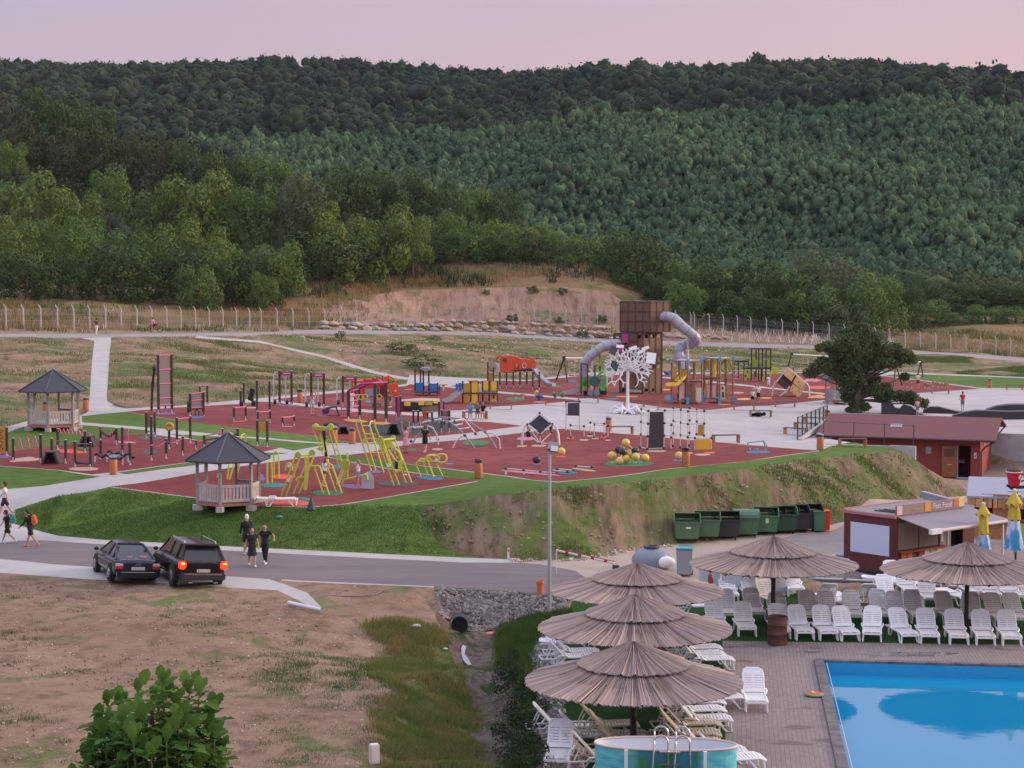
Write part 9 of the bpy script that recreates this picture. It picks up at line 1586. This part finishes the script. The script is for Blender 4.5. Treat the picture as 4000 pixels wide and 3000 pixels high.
Mh=Matrix(((dr.x,dn_.x,0,r0.x),(dr.y,dn_.y,0,r0.y),(0,0,1,.3),(0,0,0,1)));Hh=top_z-.3
def hb(name,x0,x1,y0,y1,z0_,z1_,m,parent=None,**k):mb=MB();mb.box(None,(x1-x0,y1-y0,z1_-z0_),M=Mh@Matrix.Translation(((x0+x1)/2,(y0+y1)/2,(z0_+z1_)/2)));return t.part(name,mb,m if not isinstance(m,str)else M_[m],parent,**k)
hb('side_wall',0,.12,0,5,0,Hh,mat('hut_orange',(.40,.17,.085),.6,var=.2,scale=2));hb('front_wall',.12,5,0,.1,0,1.0,'wood');hb('shutter',1.1,2.4,.0,.08,1.05,2.2,mat('hut_orange',(.40,.17,.085),.6));hb('shutter',3.0,4.4,.0,.08,1.0,2.1,'cloth_white');hb('post',.7,.85,-.02,.1,1.0,Hh,'dark_wood');hb('counter',.3,5,-.35,0,.98,1.05,mat('counter_red',(.28,.05,.04),.6));hb('back_wall',.12,5,4.9,5,0,Hh,'dark_wood');hb('roof',-.1,6,-.1,9,Hh,Hh+.1,mat('hut_roof',(.28,.30,.38),.6,var=.06,scale=1))
mb=MB()
for i in range(26):xx=i*.2+random.uniform(-.03,.03);mb.box(None,(.17,.05,random.uniform(.38,.55)),M=Mh@Matrix.Translation((xx,-.12,Hh-.22)))
t.part('thatch_fringe',mb,mat('fringe',(.46,.24,.11),.8,island=.3))
for i in range(4):hb('roof_seam',.6+i*1.2,1.8+i*1.2,.8+i*1.4,.84+i*1.4,Hh+.1,Hh+.12,'slate')
for i,m in enumerate(('lime_dark','cream_plastic','cloth_white')):hb('menu_panel',2.3+i*.75,2.95+i*.75,-.45,-.41,.05,.92,m)
cb=atd(*LL(2105,690),72.0);t=TH('coffee_cup','giant red coffee cup figure with brown foam on a stand','sign',(cb.x,cb.y,.4));z=cb.z;k=(atd(*LL(2105,530),72.0).z-z)
mb=MB();mb.sm=True;mb.lathe([(k*.28,0),(k*.36,k*.05),(k*.42,k*.4),(k*.52,k*.95),(k*.50,k*.97),(k*.45,k*.8)],24,(cb.x,cb.y,z));t.part('cup',mb,mat('cup_red',(.50,.02,.03),.3));mb=MB();mb.sm=True;mb.tube([(cb.x+k*.51*math.cos(q),cb.y+k*.51*math.sin(q),z+k*.97)for q in np.linspace(0,6.28,25)],k*.035,8);t.part('rim',mb,M_['cloth_white'])
mb=MB();mb.sm=True;rs=random.Random(4)
for i in range(26):q=i*2.4;r=.42*k*math.sqrt(i/26);mb.ball((cb.x+r*math.cos(q),cb.y+r*math.sin(q),z+k*(1.02+.12*(1-i/26))),k*.12,8,6)
t.part('foam',mb,mat('coffee_foam',(.16,.055,.035),.8));mb=MB();mb.sm=True;mb.tube([(cb.x+k*.48,cb.y-.1,z+k*.85),(cb.x+k*.72,cb.y-.15,z+k*.8),(cb.x+k*.70,cb.y-.15,z+k*.45),(cb.x+k*.42,cb.y-.1,z+k*.35)],k*.06,8);t.part('handle',mb,M_['charcoal']);mb=MB();mb.sm=True;mb.ball((cb.x+k*.22,cb.y-k*.38,z+k*.68),k*.17,14,8,(.7,.35,1.2));t.part('emblem',mb,mat('emblem_pink',(.7,.55,.55),.5));mb=MB();mb.tube([(cb.x-.3,cb.y,z+.05),(cb.x+.1,cb.y,z-.25),(cb.x+.1,cb.y,.4)],.05,8);mb.tube([(cb.x-.1,cb.y,z-.05),(cb.x+1.2,cb.y,z+.0)],.07,8);t.part('stand',mb,M_['black'])
def closed(xc,ytop,ybot,ymid,D,label,seed):
 a=atd(*LL(xc,ytop),D);b=atd(*LL(xc,ybot),D);h=a.z-b.z;t=TH('closed_parasol',label,'parasol',(a.x,D,hz(a.x,D)),'closed yellow and blue parasols');f=(ymid-ytop)/(ybot-ytop)
 def sk(z0_,z1_,r0,r1,m,n,wv):
  mb=MB();N_=30;vs=[];K_=8
  for i in range(K_+1):
   for j in range(N_):q=j/N_*6.283;u_=i/K_;r=(r0+(r1-r0)*u_)*(1+wv*math.sin(q*6+seed)*u_+.05*math.sin(q*3));vs.append((a.x+r*math.cos(q),D+r*math.sin(q),a.z-(z0_+(z1_-z0_)*u_)*h+(.08*math.sin(q*6+seed)*(i==K_))))
  mb.add(vs,[(i*N_+j,i*N_+(j+1)%N_,(i+1)*N_+(j+1)%N_,(i+1)*N_+j)for i in range(K_)for j in range(N_)]);mb.sm=True;t.part(n,mb,m)
 ye=mat('parasol_yellow',(.56,.42,.045),.7);sk(.0,.24,.03,.30,ye,'valance',.18);sk(.1,f,.14,.22,ye,'upper_canopy',.22)
 m_=MATS.get('parasol_blue')
 if not m_:m_,n,l,b_=nodes_mat('parasol_blue');l.new(mixc(n,l,noi(n,l,2.5,n.new('ShaderNodeTexCoord').outputs['Object'],.45,.55,3,.5,(1,1,.5)),(.05,.30,.58),(.55,.58,.78)),b_.inputs['Base Color'])
 sk(f,1.0,.22,.33,m_,'lower_canopy',.22);mb=MB();mb.tube([(a.x,D,hz(a.x,D)),(a.x,D,a.z)],.03,8);t.part('pole',mb,M_['white_steel']);mb=MB();mb.sm=True;mb.ball((a.x,D,a.z-.0),.08);t.part('cap',mb,M_['cloth_white'])
closed(1775,880,1380,1210,73.5,'closed yellow and blue parasol left, beside the cabin awning',1);closed(2110,735,1370,1060,67.5,'taller closed yellow, blue and lilac parasol at the right edge',2)
def container(p,rz,cb_,cl_,label,open_=True,sticker=None):
 t=TH('waste_container',label,'waste container',p,'wheeled waste containers at the foot of the bank',rz);t.o.scale=(.95,.95,.86);m=MB();m.box((0,0,.62),(1.08,.86,.86),taper=1.16);b=t.lpart('body',m,M_[cb_],bevel=.03);m=MB()
 for sx in(-1,1):m.box((0,sx*.50,1.07),(1.34,.06,.08));m.box((sx*.64,0,1.07),(.06,1.0,.08))
 t.lpart('rim',m,M_[cb_],bevel=.01);m=MB()
 for i in range(9):m.box((-.52+i*.13,-.535,1.0),(.02,.03,.1))
 t.lpart('ribs',m,M_[cb_]);m=MB();m.box((0,0,1.03),(1.2,.95,.02));t.lpart('inside',m,M_['black'])
 n_=10
 for sx in(-1,1):
  m=MB();vs=[(0,0)]+[(.52*math.cos(q),.40*math.sin(q))for q in np.linspace(0,math.pi,13)];poly=[(y,z)for y,z in vs[1:]];M2=Matrix.Translation((sx*.62,0,1.11))@Matrix.Rotation(R(90),4,'Z');m.prism(poly,.04,M2);t.lpart('lid_side',m,M_[cl_])
 m=MB();rng_=(math.radians(8),math.radians(95))if open_ else(0,math.pi);vs=[]
 for x in(-.64,.64):
  for r in(0,.03):
   for q in np.linspace(*rng_,9):vs.append((x,(.52+r)*math.cos(q),1.11+(.40+r)*math.sin(q)))
 fs=[]
 for k in range(8):fs+=[(k,k+1,19+k-0 if False else 18+k+1,18+k),(9+k,9+k+1,27+k+1,27+k)]
 fs+=[tuple(range(9))+tuple(range(17,8,-1)),tuple(range(18,27))+tuple(range(35,26,-1)),(0,18,27,9),(8,26,35,17)];m.add(vs,fs);t.lpart('lid',m,M_[cl_])
 for x in(-.42,.42):
  for y in(-.3,.3):m=MB();m.tube([(x-.03,y,.1),(x+.03,y,.1)],.1,12);t.lpart('wheel',m,M_['rubber_black']);m=MB();m.box((x,y,.17),(.09,.06,.1));t.lpart('caster',m,M_['charcoal'])
 if sticker:m=MB();m.box((.05,-.505,.78+sticker[1]*.2),(sticker[0],.012,sticker[1]));t.lpart('sticker',m,M_['cloth_white'])
mm('bin_light',(.085,.17,.085),.5,var=.08,scale=3)
for(x,yb,col,lid,lab,op,stk)in[(345,510,'bin_light','bin_green','leftmost green waste container with white label, lid open',True,(.25,.1)),(490,495,'bin_light','bin_green','second waste container, bright green with open lid',True,None),(632,482,'bin_black','bin_black','third waste container, black with domed lid',True,None),(772,465,'bin_green','bin_green','fourth waste container, green without raised lid',False,None),(912,448,'bin_green','bin_green','fifth waste container, green with a white paper on its front',True,(.16,.26)),(1042,438,'bin_dark_green','bin_green','sixth waste container, narrow dark green one',True,None),(1130,430,'bin_black','bin_black','black waste container standing in front of the last one',True,None),(1228,422,'bin_black','bin_black','last big black waste container beside the red bin',True,None)]:
 p=G(H(x,yb));p.y+=.45;p.z=hz(p.x,p.y);container(p,R(-4)if x<1000 else R(6),col,lid,lab,op,stk)
q=G(H(1292,425));wheelie(q+Vector((0,.3,0)),0,'bin_green','bin_green','slim green wheelie bin between black container and red bin');q=G(H(1325,418));wheelie(q+Vector((0,.2,0)),R(5),'red','red','red wheelie bin at the right end of the waste containers')
mb=MB();mb.box((0,640,81.2),(1600,1380,167.6));hz_o=mb.build('haze',None);tag(hz_o,'thin evening haze between the park and the far wooded hills','haze',None,'stuff')
hm=bpy.data.materials.new('haze');hm.use_nodes=True;hn=hm.node_tree;hn.nodes.remove(hn.nodes['Principled BSDF']);pv=hn.nodes.new('ShaderNodeVolumePrincipled');pv.inputs['Color'].default_value=(.72,.80,1,1);pv.inputs['Density'].default_value=.00004;hn.links.new(pv.outputs[0],hn.nodes['Material Output'].inputs['Volume']);hz_o.data.materials.append(hm)
